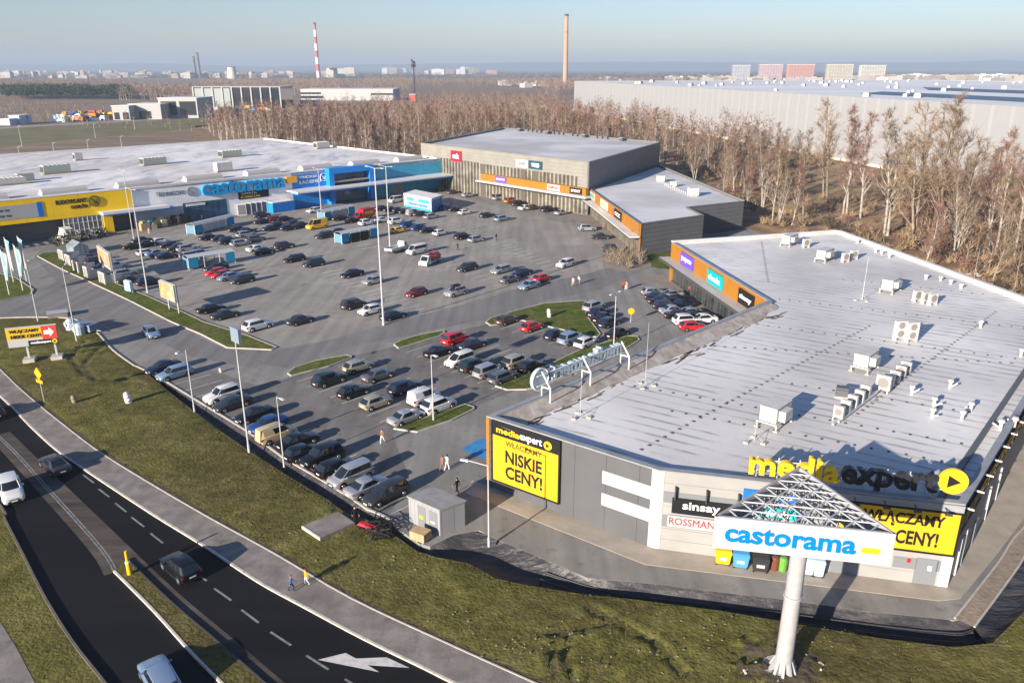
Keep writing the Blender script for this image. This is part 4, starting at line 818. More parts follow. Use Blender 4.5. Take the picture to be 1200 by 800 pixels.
# ================================================================== cars
def paint(name, c, metal=0.35, rough=0.32):
    m = mat(name, c, rough, metal, 0.5); b = m.node_tree.nodes['Principled BSDF']; b.inputs['Coat Weight'].default_value = 0.5; b.inputs['Coat Roughness'].default_value = 0.12; return m
PAINT = {'black': paint('black_car_paint', (0.008, 0.009, 0.012)), 'navy': paint('navy_car_paint', (0.012, 0.022, 0.055)), 'blue': paint('blue_car_paint', (0.015, 0.06, 0.22)),
    'dark grey': paint('dark_grey_car_paint', (0.035, 0.038, 0.045)), 'grey': paint('grey_car_paint', (0.12, 0.125, 0.14)), 'silver': paint('silver_car_paint', (0.42, 0.43, 0.45), .5), 'pale blue': paint('pale_blue_car_paint', (0.24, 0.34, 0.47), .4),
    'white': paint('white_car_paint', (0.62, 0.62, 0.61), 0), 'beige': paint('beige_car_paint', (0.50, 0.38, 0.21), 0), 'red': paint('red_car_paint', (0.50, 0.012, 0.02), .1), 'dark red': paint('dark_red_car_paint', (0.17, 0.01, 0.018), .2),
    'orange': paint('orange_car_paint', (0.42, 0.13, 0.03), .1), 'yellow': paint('yellow_car_paint', (0.78, 0.42, 0.02), 0), 'brown': paint('brown_car_paint', (0.10, 0.055, 0.035)), 'olive': paint('olive_car_paint', (0.10, 0.09, 0.03)), 'dark green': paint('dark_green_car_paint', (0.015, 0.035, 0.03)), 'pale gold': paint('pale_gold_car_paint', (0.42, 0.38, 0.28), .4)}
m_cg = mat('car_glass', (0.012, 0.016, 0.022), 0.05, 0, 0.9); m_ct = mat('car_trim', (0.015, 0.015, 0.016), 0.6); m_ty = mat('tyre_rubber', (0.014, 0.014, 0.014), 0.85); m_rim = mat('alloy_rim', (0.36, 0.37, 0.38), 0.3, 0.7)
m_hl = mat('headlight_lens', (0.65, 0.67, 0.68), 0.1, 0.2, 0.8); m_tl = mat('taillight_lens', (0.20, 0.006, 0.008), 0.15, 0, 0.7); m_pl = mat('number_plate', (0.7, 0.7, 0.68), 0.5)
KP = {  # L, W, H, belt, hood len, hood z, base front y-off, roof front off, roof rear off(from tail), base rear off, wheel r
    'hatchback': dict(L=4.1, W=1.76, H=1.46, belt=.92, nose=.72, cowl=1.12, rf=1.75, rr=.55, br=.10, tail=.90, wr=.31, wb=2.55),
    'saloon':    dict(L=4.6, W=1.80, H=1.44, belt=.90, nose=.70, cowl=1.25, rf=1.95, rr=1.35, br=.62, tail=.98, wr=.32, wb=2.70),
    'estate car': dict(L=4.7, W=1.80, H=1.48, belt=.91, nose=.70, cowl=1.22, rf=1.92, rr=.45, br=.10, tail=.90, wr=.32, wb=2.72),
    'suv':       dict(L=4.5, W=1.88, H=1.68, belt=1.06, nose=.86, cowl=1.18, rf=1.80, rr=.52, br=.12, tail=1.04, wr=.36, wb=2.65),
    'minivan':   dict(L=4.5, W=1.82, H=1.70, belt=1.02, nose=.78, cowl=.90, rf=1.70, rr=.30, br=.08, tail=1.0, wr=.33, wb=2.75),
    'small van': dict(L=4.3, W=1.80, H=1.82, belt=1.05, nose=.85, cowl=.95, rf=1.60, rr=.12, br=.04, tail=1.04, wr=.32, wb=2.70, panel=1.0),
    'minibus':   dict(L=5.0, W=1.92, H=1.96, belt=1.15, nose=.95, cowl=.70, rf=1.45, rr=.18, br=.05, tail=1.12, wr=.34, wb=3.0),
    'van':       dict(L=5.6, W=2.02, H=2.45, belt=1.20, nose=1.0, cowl=.85, rf=1.60, rr=.08, br=.03, tail=1.18, wr=.35, wb=3.4, panel=1.0),
}
def car_mesh(k):
    p = KP[k]; L, W, Hh = p['L'], p['W'], p['H']; hw = W / 2; yf = L / 2; belt = p['belt']; yc = yf - p['cowl']; br = -yf + p['br']
    body, glass, wheels, lamps = MB(), MB(), [], []
    st = [(yf, p['nose'] - .26, .70, .30), (yf - .04, p['nose'] - .10, .84, .22), (yf - .16, p['nose'] + .0, .93, .19), (yf - .45, p['nose'] + .07, .975, .18), (yf - .8, (p['nose'] + belt) / 2 + .03, .99, .17), (yc, belt, 1, .17), (yc - .8, belt + .02, 1, .17), (0, belt + .025, 1, .17),
          (-yf + 1.25, belt + .03, 1, .17), (min(-yf + .72, br + .12) if k == 'saloon' else -yf + .6, belt + (.05 if k == 'saloon' else .03), .985, .18), (-yf + .2, p['tail'], .955, .20), (-yf + .04, p['tail'] - .05, .89, .26), (-yf, p['tail'] - .28, .80, .32)]
    rows = []
    for y, zt, wf, zb in st:
        h = hw * wf; pts = [(.80, zb), (.965, zb + .10), (1.0, .46), (1.0, min(.66, zt - .1)), (.972, zt - .05), (.90, zt), (.5, zt + .028)]
        r = [(-x * h, z) for x, z in pts[::-1]][::1]; ring_ = [(x * h, z) for x, z in pts] + [(0, zt + .04)] + [(-x * h, z) for x, z in reversed(pts)]
        rows.append([len(body.v) + i for i in range(len(ring_))]); body.v += [(x, y, z) for x, z in ring_]
    n = len(rows[0])
    for a, b in zip(rows, rows[1:]):
        for i in range(n): j = (i + 1) % n; body.f.append((a[i], a[j], b[j], b[i])); body.m.append(2 if i == n - 1 else 0)
    body.f.append(tuple(reversed(rows[0]))); body.m.append(0); body.f.append(tuple(rows[-1])); body.m.append(0)
    # cabin
    bh, rh = hw * .90, hw * (.71 if Hh < 1.6 else .76 if Hh < 1.9 else .86); zb, zr = belt - .04, Hh - .07
    yr0, yr1 = yf - p['rf'], -yf + p['rr']; nb = 7; ca = []
    # curved windscreen and tail: base ring and roof ring
    base = [(bh * .86, yc + .02), (bh * .5, yc + .14), (0, yc + .18), (-bh * .5, yc + .14), (-bh * .86, yc + .02), (-bh, yc - .45), (-bh, (yc + br) / 2), (-bh * .97, br + .35), (-bh * .84, br + .03), (0, br - .03), (bh * .84, br + .03), (bh * .97, br + .35), (bh, (yc + br) / 2), (bh, yc - .45)]
    top = [(rh * .88, yr0 - .02), (rh * .5, yr0 + .05), (0, yr0 + .07), (-rh * .5, yr0 + .05), (-rh * .88, yr0 - .02), (-rh, yr0 - .28), (-rh, (yr0 + yr1) / 2), (-rh * .97, yr1 + .22), (-rh * .86, yr1 + .02), (0, yr1 - .04), (rh * .86, yr1 + .02), (rh * .97, yr1 + .22), (rh, (yr0 + yr1) / 2), (rh, yr0 - .28)]
    c = len(base); i0 = len(glass.v); glass.v += [(x, y, zb) for x, y in base] + [(x, y, zr) for x, y in top]
    for i in range(c): j = (i + 1) % c; glass.f.append((i0 + j, i0 + i, i0 + c + i, i0 + c + j)); glass.m.append(1)
    # roof skin in paint, crowned
    i0 = len(body.v); body.v += [(x * 1.03, y * 1.0, zr - .015) for x, y in top] + [(x * .99, y, zr + .03) for x, y in top] + [(x * .62, yy_ * .93 + (yr0 + yr1) / 2 * .07, Hh) for x, yy_ in top]
    for s in range(2):
        for i in range(c): j = (i + 1) % c; body.f.append((i0 + s * c + j, i0 + s * c + i, i0 + (s + 1) * c + i, i0 + (s + 1) * c + j)); body.m.append(0)
    body.f.append(tuple(i0 + 2 * c + i for i in range(c))[::-1]); body.m.append(0)
    # pillars
    def lerp(i, t, o=1.012): return Vector(((base[i][0] * (1 - t) + top[i][0] * t) * o, base[i][1] * (1 - t) + top[i][1] * t, zb * (1 - t) + zr * t))
    def pillar(i, w): a, b = lerp(i, 0), lerp(i, 1.0); a2 = a + Vector((0, -w, 0)); b2 = b + Vector((0, -w * .8, 0)); s = 1 if a.x > 0 else -1; q = [a, a2, b2, b]; body.face(q if s > 0 else q[::-1], 0)
    for i in (0, 4): body.tube(lerp(i, 0, 1.0), lerp(i, 1, 1.0), .035, n=5)
    for i in (12, 6): a, b = lerp(i, 0), lerp(i, 1); body.face([a + Vector((0, .04, 0)), a - Vector((0, .04, 0)), b - Vector((0, .04, 0)), b + Vector((0, .04, 0))], 2); body.face([a - Vector((0, .04, 0)), a + Vector((0, .04, 0)), b + Vector((0, .04, 0)), b - Vector((0, .04, 0))], 2)
    for i, j in ((11, 10), (7, 8)):     # wide rear pillars
        a, b, c2, d = lerp(i, 0), lerp(j, 0), lerp(j, 1), lerp(i, 1); body.face([a, b, c2, d]); body.face([d, c2, b, a])
    if p.get('panel'):                  # windowless load area
        for i, j in ((12, 11), (7, 6)):
            a, b, c2, d = lerp(i, 0), lerp(j, 0), lerp(j, 1), lerp(i, 1); body.face([a, b, c2, d]); body.face([d, c2, b, a])
        for i, j in ((10, 9), (9, 8)):
            a, b, c2, d = lerp(i, 0, 1.0), lerp(j, 0, 1.0), lerp(j, 1, 1.0), lerp(i, 1, 1.0); o = Vector((0, -.012, 0)); body.face([a + o, b + o, c2 + o, d + o]); body.face([d + o, c2 + o, b + o, a + o])
    # sills, bumper trim, grille, plates, mirrors
    for s in (-1, 1): body.box((s * hw * .95, 0, .15), (.06, p['wb'] - .75, .12), 2)
    body.box((0, yf - .04, .30), (hw * 1.1, .10, .16), 2); body.box((0, yf - .005, .50 if k != 'van' else .6), (hw * .8, .05, .10), 2); body.box((0, -yf + .04, .24), (hw * 1.45, .12, .14), 2)
    body.box((0, yf + .0, .36), (.5, .05, .11), 7); body.box((0, -yf - .005, .55), (.5, .04, .11), 7)
    for s in (-1, 1): body.box((s * (hw + .06), yc - .35, belt + .0), (.16, .10, .13), 0)
    wh = []
    for sx in (-1, 1):
        for sy in (-1, 1):
            y = sy * p['wb'] / 2 - (.04 if sy < 0 else -.05); x = sx * (hw - .0); r = p['wr']
            body.tube((sx * (hw - .22), y, r + .03), (sx * (hw + .006), y, r + .03), r + .065, n=16, mi=2)
            m = MB(); m.tube((x - sx * .2, y, r), (x + sx * .015, y, r), r, n=16, mi=0); m.tube((x, y, r), (x + sx * .028, y, r), r * .64, r * .6, n=10, mi=1); wh.append(m)
    hl, tl = [], []
    for s in (-1, 1):
        m = MB(); zt = p['nose'] - .06; m.hexa([(s * hw * .52 - .0, yf - .13, zt - .14), (s * hw * .88, yf - .22, zt - .12), (s * hw * .88, yf - .12, zt - .12), (s * hw * .52, yf - .0, zt - .14)][::s] + [(s * hw * .52, yf - .13, zt + .035), (s * hw * .88, yf - .34, zt + .06), (s * hw * .88, yf - .17, zt + .05), (s * hw * .52, yf - .06, zt + .02)][::s]); hl.append(m)
        m = MB(); zt = p['tail'] - .1; hh_ = .12 if Hh < 1.6 else .26
        m.hexa([(s * hw * .70, -yf + .0, zt - hh_), (s * hw * .915, -yf + .0, zt - hh_), (s * hw * .93, -yf + .22, zt - hh_), (s * hw * .62, -yf + .2, zt - hh_)][::s] + [(s * hw * .70, -yf + .0, zt), (s * hw * .93, -yf + .0, zt), (s * hw * .962, -yf + .24, zt), (s * hw * .62, -yf + .22, zt)][::s]); tl.append(m)
    return body, glass, wh, hl, tl
CM = [PAINT['white'], m_cg, m_ct, m_ty, m_rim, m_hl, m_tl, m_pl]
def to_mesh(mb, name, mats, smooth=True):
    me = bpy.data.meshes.new(name); me.from_pydata(mb.v, [], mb.f); [me.materials.append(m) for m in mats]
    me.polygons.foreach_set('material_index', mb.m if len(mats) > 1 else [0] * len(mb.m)); me.polygons.foreach_set('use_smooth', [smooth] * len(me.polygons)); me.update()
    if smooth: me.set_sharp_from_angle(angle=R(38))
    return me
CAR = {}
for k in KP:
    body, glass, wh, hl, tl = car_mesh(k)
    CAR[k] = dict(body=to_mesh(body, 'body', CM), glass=to_mesh(glass, 'windows', [CM[0], m_cg]), wheel=[to_mesh(m, 'wheel', [m_ty, m_rim]) for m in wh], headlight=[to_mesh(m, 'headlight', [m_hl], False) for m in hl], taillight=[to_mesh(m, 'taillight', [m_tl], False) for m in tl])
    al = MB()
    def addm(m, mp):
        i = len(al.v); al.v += m.v; al.f += [tuple(x + i for x in f) for f in m.f]; al.m += [mp[x] for x in m.m]
    addm(body, list(range(8))); addm(glass, [0, 1]); [addm(m, [3, 4]) for m in wh]; [addm(m, [5]) for m in hl]; [addm(m, [6]) for m in tl]
    CAR[k]['all'] = to_mesh(al, k.replace(' ', '_'), CM)
def place_car(px, py, kind, col, az, label, group=None, z=0.0, pos=None, far=None):
    q = Vector(pos) if pos else P(px, py, 0.7); loc = (q.x, q.y, z); rot = rz(az + random.gauss(0, 1.0)); nm = {'suv': 'parked_suv', 'van': 'parked_van', 'small van': 'parked_van', 'minibus': 'parked_minibus'}.get(kind, 'parked_car')
    far = q.y > 150 if far is None else far; c = CAR[kind]; cat = 'van' if 'van' in kind and kind != 'minivan' else 'car'
    sc_ = random.uniform(.96, 1.04)
    def ob(name, me, par=None):
        o = bpy.data.objects.new(name, me); COL.objects.link(o)
        if par: o.parent = par
        return o
    if far:
        o = ob(nm, c['all']); o.location = loc; o.rotation_euler = (0, 0, rot); o.scale = (1, sc_, random.uniform(.97, 1.04)); o.material_slots[0].link = 'OBJECT'; o.material_slots[0].material = PAINT[col]; return tag(o, label, cat, group)
    r = empty(nm, loc, rot, label, cat, group); r.scale = (1, sc_, random.uniform(.97, 1.04)); b = ob('body', c['body'], r); b.material_slots[0].link = 'OBJECT'; b.material_slots[0].material = PAINT[col]
    ob('windows', c['glass'], r)
    for m in c['wheel']: ob('wheel', m, r)
    for m in c['headlight']: ob('headlight', m, r)
    for m in c['taillight']: ob('taillight', m, r)
    return r
ORD = ['first', 'second', 'third', 'fourth', 'fifth', 'sixth', 'seventh', 'eighth', 'ninth', 'tenth', 'eleventh', 'twelfth', 'thirteenth', 'fourteenth', 'fifteenth', 'sixteenth']
F, Bk = 43.7, 223.7
def row(phrase, cars, group, az=None):
    """phrase names the row; cars listed from its left end: (px, py, kind, colour, heading)"""
    for i, (x, y, k, c, a) in enumerate(cars):
        kn = {'suv': 'SUV', 'hatchback': 'hatchback'}.get(k, k)
        o = 'last' if i == len(cars) - 1 and len(cars) > 2 else ORD[i]
        place_car(x, y, k, c, a, f'{c} {kn}, {o} from left in {phrase}', group)
row('the row along the dark ditch', [(191, 429, 'saloon', 'navy', Bk), (204.5, 436, 'estate car', 'pale blue', Bk), (261.5, 462, 'suv', 'white', Bk), (272, 471, 'saloon', 'dark grey', Bk), (298, 484, 'saloon', 'black', Bk), (314, 495, 'saloon', 'blue', Bk), (324, 507.5, 'small van', 'beige', F), (349, 514.5, 'saloon', 'black', F), (355, 528, 'hatchback', 'black', F), (377, 533, 'suv', 'black', Bk), (394, 545.5, 'hatchback', 'black', F), (411, 555.5, 'minivan', 'silver', Bk), (430, 568, 'saloon', 'silver', F), (452.5, 576, 'estate car', 'dark grey', Bk)], 'cars in the row along the ditch')
row('the marked bays nearest the ditch row', [(386, 443.5, 'suv', 'dark green', F), (414.5, 457, 'hatchback', 'black', F), (440.5, 470, 'hatchback', 'pale gold', F), (476, 487, 'saloon', 'silver', F)], 'cars in marked bays')
row('the bays beside the nearest small island', [(420, 428, 'hatchback', 'pale gold', F), (443.5, 438, 'saloon', 'grey', F), (474.5, 452, 'estate car', 'navy', F), (497, 465, 'small van', 'white', F), (514, 474, 'suv', 'white', F)], 'cars in marked bays')
row('the near bays before the roof lettering', [(514, 410.5, 'saloon', 'black', F), (539, 421, 'minivan', 'white', Bk), (555, 427.5, 'suv', 'dark green', F), (572, 434, 'minivan', 'silver', F), (589.7, 440, 'estate car', 'grey', F)], 'cars ahead of the roof lettering')
row('the far bays before the roof lettering', [(534, 396, 'minivan', 'red', F), (554, 402, 'saloon', 'dark grey', F), (605, 423, 'suv', 'pale gold', F), (622.5, 427.5, 'hatchback', 'black', F), (646, 435, 'saloon', 'navy', F)], 'cars ahead of the roof lettering')
row('the bays along the large lawn island', [(594.4, 373.5, 'hatchback', 'brown', F), (623.4, 381.5, 'hatchback', 'red', F), (651, 391, 'hatchback', 'navy', F), (669, 396, 'suv', 'pale blue', F), (687, 400, 'hatchback', 'white', F)], 'cars along the lawn island')
row('the short row right of the lawn island', [(696, 358.5, 'suv', 'silver', F), (701, 365, 'saloon', 'navy', F), (707, 371, 'saloon', 'black', F), (714, 376.5, 'estate car', 'navy', F), (724, 389, 'saloon', 'black', F)], 'cars right of the lawn island')
row('the outer row facing the orange store front', [(765.5, 341, 'hatchback', 'silver', 80), (770.6, 346.5, 'saloon', 'navy', 80), (776, 351.5, 'saloon', 'black', 80), (782, 357, 'estate car', 'navy', 80), (789, 362.5, 'saloon', 'silver', 80), (796, 368, 'saloon', 'black', 80), (804.7, 374.5, 'suv', 'white', 80), (812, 381, 'hatchback', 'red', 80)], 'cars beside the orange store front')
row('the inner row below the orange store front', [(786, 344, 'saloon', 'silver', 260), (790.5, 350, 'saloon', 'black', 260), (797, 355.5, 'saloon', 'navy', 260), (806.5, 365, 'saloon', 'silver', 260), (814, 370, 'saloon', 'black', 260), (823, 373, 'saloon', 'white', 260)], 'cars beside the orange store front')
row('the shaded bays in front of the wing', [(688, 267, 'suv', 'silver', 80), (704.5, 276.5, 'saloon', 'dark grey', 80), (718, 291.5, 'suv', 'black', 80)], 'cars beside the wing')
row('the bays below the cinema windows', [(499, 218, 'saloon', 'brown', 47), (517.5, 221.5, 'estate car', 'black', 47), (531, 224.5, 'hatchback', 'brown', 47), (549, 228, 'saloon', 'silver', 47), (585, 231.5, 'minibus', 'silver', 47), (598.4, 235, 'suv', 'orange', 47), (608, 238, 'suv', 'black', 47), (616, 243, 'saloon', 'white', 47), (625, 242.5, 'saloon', 'olive', 47), (642.5, 245, 'suv', 'black', 47), (658, 248.5, 'saloon', 'silver', 47)], 'cars below the cinema windows')
row('the row right of the trailer', [(524, 243, 'suv', 'blue', F), (533.5, 244.5, 'saloon', 'black', F), (545, 248, 'hatchback', 'white', F), (571, 251.5, 'estate car', 'navy', F), (588.5, 255.5, 'estate car', 'pale blue', F)], 'cars around the trailer')
row('the row before the trailer', [(448, 243.5, 'saloon', 'navy', F), (458, 245, 'saloon', 'black', F), (467.5, 245.5, 'hatchback', 'navy', F), (476, 247, 'saloon', 'black', F), (484, 249.5, 'small van', 'silver', F), (493, 249.8, 'saloon', 'dark grey', F), (505.5, 253, 'estate car', 'silver', F)], 'cars around the trailer')
row('the third row from the store entrance', [(429.5, 260.5, 'suv', 'white', F), (448, 257, 'hatchback', 'white', F), (464.5, 259, 'suv', 'white', F), (478, 263, 'suv', 'blue', F), (467, 269, 'hatchback', 'yellow', F), (491, 266.5, 'suv', 'blue', F), (501.5, 269, 'saloon', 'black', F), (516, 272, 'hatchback', 'white', F), (542, 276.5, 'suv', 'black', F), (558.5, 279.5, 'estate car', 'silver', F)], 'cars in the middle of the car park')
row('the lone row facing the cinema wing', [(547.5, 313, 'suv', 'dark grey', Bk), (587, 315.5, 'estate car', 'silver', Bk), (611.5, 319, 'saloon', 'navy', Bk), (597.5, 326.5, 'saloon', 'grey', F), (635.5, 325, 'hatchback', 'red', F), (620, 333.5, 'saloon', 'pale blue', Bk)], 'cars in the middle of the car park')
row('the sparse row left of the tallest lamp mast', [(412.5, 320, 'saloon', 'black', Bk), (436.5, 328, 'hatchback', 'silver', Bk)], 'cars in the middle of the car park')
row('the sparse pair near the middle of the paving', [(345, 302.5, 'estate car', 'black', Bk), (367.5, 308, 'suv', 'dark grey', Bk)], 'cars in the middle of the car park')
row('the near sparse row by the tallest lamp mast', [(414.5, 356, 'minivan', 'dark grey', F), (433.5, 362.5, 'hatchback', 'white', Bk), (461, 368.5, 'saloon', 'navy', F)], 'cars in the middle of the car park')
place_car(487.8, 341.8, 'hatchback', 'dark red', Bk, 'dark red hatchback standing alone on the open paving', 'cars in the middle of the car park')
place_car(534, 341.5, 'suv', 'silver', Bk, 'silver SUV with a black roof box on the open paving', 'cars in the middle of the car park')
place_car(663, 308.5, 'suv', 'white', Bk, 'white SUV driving alone in front of the cinema wing', 'cars in the middle of the car park')
row('the sparse bays above the shadowed billboard', [(301, 290.5, 'saloon', 'white', F), (309.5, 293.8, 'saloon', 'black', F), (333, 287.5, 'suv', 'dark grey', F)], 'cars on the left paving')
row('the cars beside the red pair', [(253, 312.5, 'saloon', 'navy', Bk), (252.5, 318, 'hatchback', 'red', Bk), (259, 321, 'hatchback', 'red', Bk), (268.5, 323.5, 'saloon', 'pale blue', Bk), (284, 327, 'suv', 'dark grey', Bk)], 'cars on the left paving')
row('the row above the end of the grass strip', [(247.5, 360.5, 'saloon', 'black', F), (264, 367.5, 'saloon', 'dark grey', F), (302, 380.5, 'suv', 'white', F), (352, 374, 'saloon', 'dark grey', F)], 'cars on the left paving')
place_car(174.4, 329.5, 'suv', 'navy', F, 'navy SUV beside the slanted billboard on the grass strip', 'cars on the left paving')
row('the far left cluster near the tall mast pair', [(156.5, 288, 'saloon', 'black', F), (167, 281, 'saloon', 'navy', F), (172.5, 285.5, 'saloon', 'black', F), (188, 282, 'hatchback', 'white', F), (200.6, 286.5, 'saloon', 'navy', F), (209, 289.5, 'saloon', 'dark grey', F), (219.4, 290.5, 'estate car', 'silver', F)], 'cars on the left paving')
row('the second left cluster under the tall masts', [(172, 295, 'hatchback', 'white', F), (183, 296, 'saloon', 'pale blue', F), (195, 299, 'saloon', 'navy', F), (224, 298, 'estate car', 'silver', F), (234.5, 296, 'estate car', 'pale blue', F)], 'cars on the left paving')
row('the cars behind the display panels', [(104, 302.5, 'suv', 'navy', F), (113, 305.5, 'suv', 'dark grey', F), (122, 312, 'saloon', 'navy', F), (135, 311.5, 'suv', 'pale blue', F), (146, 319, 'estate car', 'silver', F), (152, 327, 'saloon', 'dark grey', F)], 'cars on the left paving')
row('the cluster around the upper trolley shelter', [(245.5, 277.5, 'saloon', 'black', F), (259, 278.5, 'saloon', 'navy', F), (267.5, 282, 'suv', 'navy', F), (281.5, 284, 'estate car', 'silver', F), (279, 268, 'saloon', 'black', F), (289, 270, 'saloon', 'black', F), (288.5, 274, 'estate car', 'silver', F), (299, 279, 'estate car', 'grey', F)], 'cars on the left paving')
row('the dense dark cluster below the store doors', [(306.6, 251.5, 'suv', 'dark grey', F), (308, 259, 'saloon', 'navy', F), (323, 257, 'suv', 'dark red', F), (334, 256, 'saloon', 'black', F), (345, 261, 'saloon', 'navy', F), (326, 263, 'saloon', 'black', F), (338, 266.5, 'hatchback', 'navy', F), (353, 263, 'saloon', 'dark grey', F), (318, 267, 'saloon', 'navy', F)], 'cars on the left paving')
place_car(371.5, 264.5, 'van', 'yellow', Bk, 'bright yellow delivery van among dark cars', 'cars in the middle of the car park')
row('the group around the yellow van', [(368.5, 246, 'estate car', 'white', Bk), (399, 255, 'saloon', 'black', F), (380, 275.5, 'suv', 'dark grey', Bk), (398, 270.5, 'saloon', 'black', F), (414, 257.5, 'saloon', 'black', F)], 'cars in the middle of the car park')
place_car(463.5, 234.5, 'minibus', 'white', Bk, 'white minibus between the entrance and the white and blue trailer', 'cars in the middle of the car park')
place_car(488.5, 293.5, 'minibus', 'white', Bk, 'white minibus parked between the pickup and the tow truck', 'cars in the middle of the car park')
for i, (x, y) in enumerate(((6, 285), (14, 268), (22, 262), (34, 272), (48, 268))): place_car(x, y, ('van', 'suv', 'van', 'minibus', 'saloon')[i], ('navy', 'dark grey', 'yellow', 'blue', 'black')[i], F + 90, f"{('navy van', 'dark grey SUV', 'yellow van', 'blue minibus', 'black saloon')[i]} under the brown pergola of the garden yard", 'vehicles in the garden yard')
# moving cars on the lane and the main road
def drive(px, py, k, c, az, label, z=-0.10):
    o = place_car(px, py, k, c, az, label, 'cars on the road', z, far=False); o.name = 'moving_car'
drive(177, 388.5, 'hatchback', 'pale blue', 140, 'pale blue hatchback driving along the car park lane', 0.012)
drive(211, 660, 'hatchback', 'black', 313, 'dark hatchback with red tail light beside the road median')
drive(63.5, 541, 'saloon', 'dark grey', 313, 'small dark saloon at the upper end of the road')
drive(12, 571, 'suv', 'white', 140, 'white SUV coming down the road at the left edge')
drive(187, 791, 'estate car', 'pale blue', 320, 'white and pale blue estate car cut by the lower edge of the view')
drive(-8, 480, 'hatchback', 'black', 313, 'black hatchback at the far left end of the road')
# roof box
q = P(533, 341, 1.7); mb = MB(); mb.box((0, 0, 0), (.8, 1.9, .22), 0, 0, .9); mb.box((0, 0, .22), (.7, 1.6, .12), 0, 0, .8); o = mb.build('roof_box', m_ct); o.location = (P(534, 341.5, .7).x, P(534, 341.5, .7).y - .0, 1.68); o.rotation_euler.z = rz(Bk); tag(o, 'black roof box on the silver SUV', 'roof box')
# pickup, tow truck with red car, red box truck
def truck(px, py, az, cabcol, label, kind):
    q = P(px, py, .8); r = empty('flatbed_truck' if kind != 'box' else 'box_truck', (q.x, q.y, 0), rz(az), label, 'truck')
    c = PAINT[cabcol]; mb = MB()
    mb.hexa([(-.95, 1.2, .35), (.95, 1.2, .35), (.95, 3.0, .35), (-.95, 3.0, .35), (-.95, 1.2, 1.25), (.95, 1.2, 1.25), (.93, 2.9, 1.05), (-.93, 2.9, 1.05)]); mb.hexa([(-.92, 1.2, 1.25), (.92, 1.2, 1.25), (.92, 2.5, 1.15), (-.92, 2.5, 1.15), (-.8, 1.25, 2.1), (.8, 1.25, 2.1), (.8, 1.85, 2.1), (-.8, 1.85, 2.1)]); mb.build('cab', c, r)
    mb = MB(); mb.hexa([(-.8, 2.16, 1.3), (.8, 2.16, 1.3), (.8, 2.5, 1.2), (-.8, 2.5, 1.2), (-.7, 1.9, 1.98), (.7, 1.9, 1.98), (.72, 1.96, 2.0), (-.72, 1.96, 2.0)]); mb.hexa([(-.93, 1.45, 1.3), (.93, 1.45, 1.3), (.93, 2.2, 1.3), (-.93, 2.2, 1.3), (-.83, 1.5, 1.95), (.83, 1.5, 1.95), (.83, 1.8, 1.95), (-.83, 1.8, 1.95)]); mb.build('windows', m_cg, r)
    mb = MB()
    if kind == 'box': mb.box((0, -1.1, .75), (2.1, 4.4, 2.1)); mb.build('cargo_box', c, r); mb = MB(); mb.box((0, -1.1, 1.5), (2.14, 3.2, .7)); mb.build('side_stripe', m_ylet, r)
    else:
        mb.box((0, -1.1, .72), (2.05, 4.5, .14)); mb.build('bed', m_steel, r)
        if kind == 'pickup':
            for x, y, a, b in ((-1, -1.1, .05, 4.4), (1, -1.1, .05, 4.4), (0, -3.3, 2.0, .05)): mb = MB(); mb.box((x, y, .86), (a, b, .4)); mb.build('side_board', c, r)
    mb = MB(); mb.box((0, -.3, .45), (.8, 6, .2)); mb.build('chassis', m_ct, r)
    for x in (-.85, .85):
        for y in (2.2, -2.0): mb = MB(); mb.tube((x - .12, y, .36), (x + .12, y, .36), .36, n=14, mi=0); mb.tube((x - .13, y, .36), (x + .13, y, .36), .2, n=10, mi=1); mb.build('wheel', [m_ty, m_rim], r)
    return r, q
truck(466, 290.5, 30, 'white', 'white pickup truck with an open low-sided bed', 'pickup')
tr, q = truck(504, 305, 205, 'white', 'white tow truck carrying a red car', 'tow')
u = azv(205) * -1.2; place_car(0, 0, 'hatchback', 'red', 205, 'red hatchback loaded on the white tow truck', None, 0.86, pos=(q.x + u.x, q.y + u.y, 0))
truck(426, 253.5, 215, 'red', 'red box truck with a yellow stripe', 'box')
# ================================================================== lamps, masts
m_pole = noisy('pole_paint', [(0.3, (0.36, 0.36, 0.36)), (0.6, (0.46, 0.46, 0.46))], scale=2, rough=0.5)
def lamp(bx, by, ty, arm, label, r0=0.09, arms=1, az=43.7, head='led'):
    b = P(bx, by); h = top_z(b, ty); r = empty('street_lamp' if h < 13 else 'lamp_mast', tuple(b), rz(az), label, 'street lamp', 'lamp posts around the car park')
    mb = MB(); mb.tube((0, 0, 0), (0, 0, h), r0, r0 * .55, n=8); mb.tube((0, 0, 0), (0, 0, .9), r0 * 1.35, r0 * 1.3, n=8); mb.build('pole', m_pole, r)
    for s in {0: [], 1: [1], 2: [1, -1]}[arms]:
        mb = MB(); mb.tube((0, 0, h - .06), (s * arm, 0, h + .12), .04, n=6); mb.build('arm', m_pole, r)
        mb = MB(); mb.box((s * (arm + .25), 0, h + .06), (.75, .3, .12), 0, 0, .8); mb.build('lamp_head', m_steel, r)
    if head == 'flood':
        mb = MB(); mb.box((0, .15, h - .1), (1.6, .35, 1.5)); mb.build('floodlight_panel', mat('flood_panel', (.25, .32, .40), .3, .3), r)
    return r
lamp(292, 530, 400, .8, 'white post with a square panel on top beside the ditch', .10, 0, head='flood')
lamp(333, 547, 465, .8, 'thin white post at the ditch beside the beige van', .07, 1)
lamp(228, 482, 409, 1.2, 'lamp post at the ditch left of the white SUV', .08, 1, 100)
lamp(173, 343, 222, 1.5, 'tall mast standing on the grass strip beside the billboard', .13, 2)
lamp(157, 281, 200, 1.5, 'tall mast rising in front of the yellow and white store wall', .12, 2)
lamp(90, 400, 313, 1.3, 'lamp post on the verge right of the large billboard', .09, 1, 260)
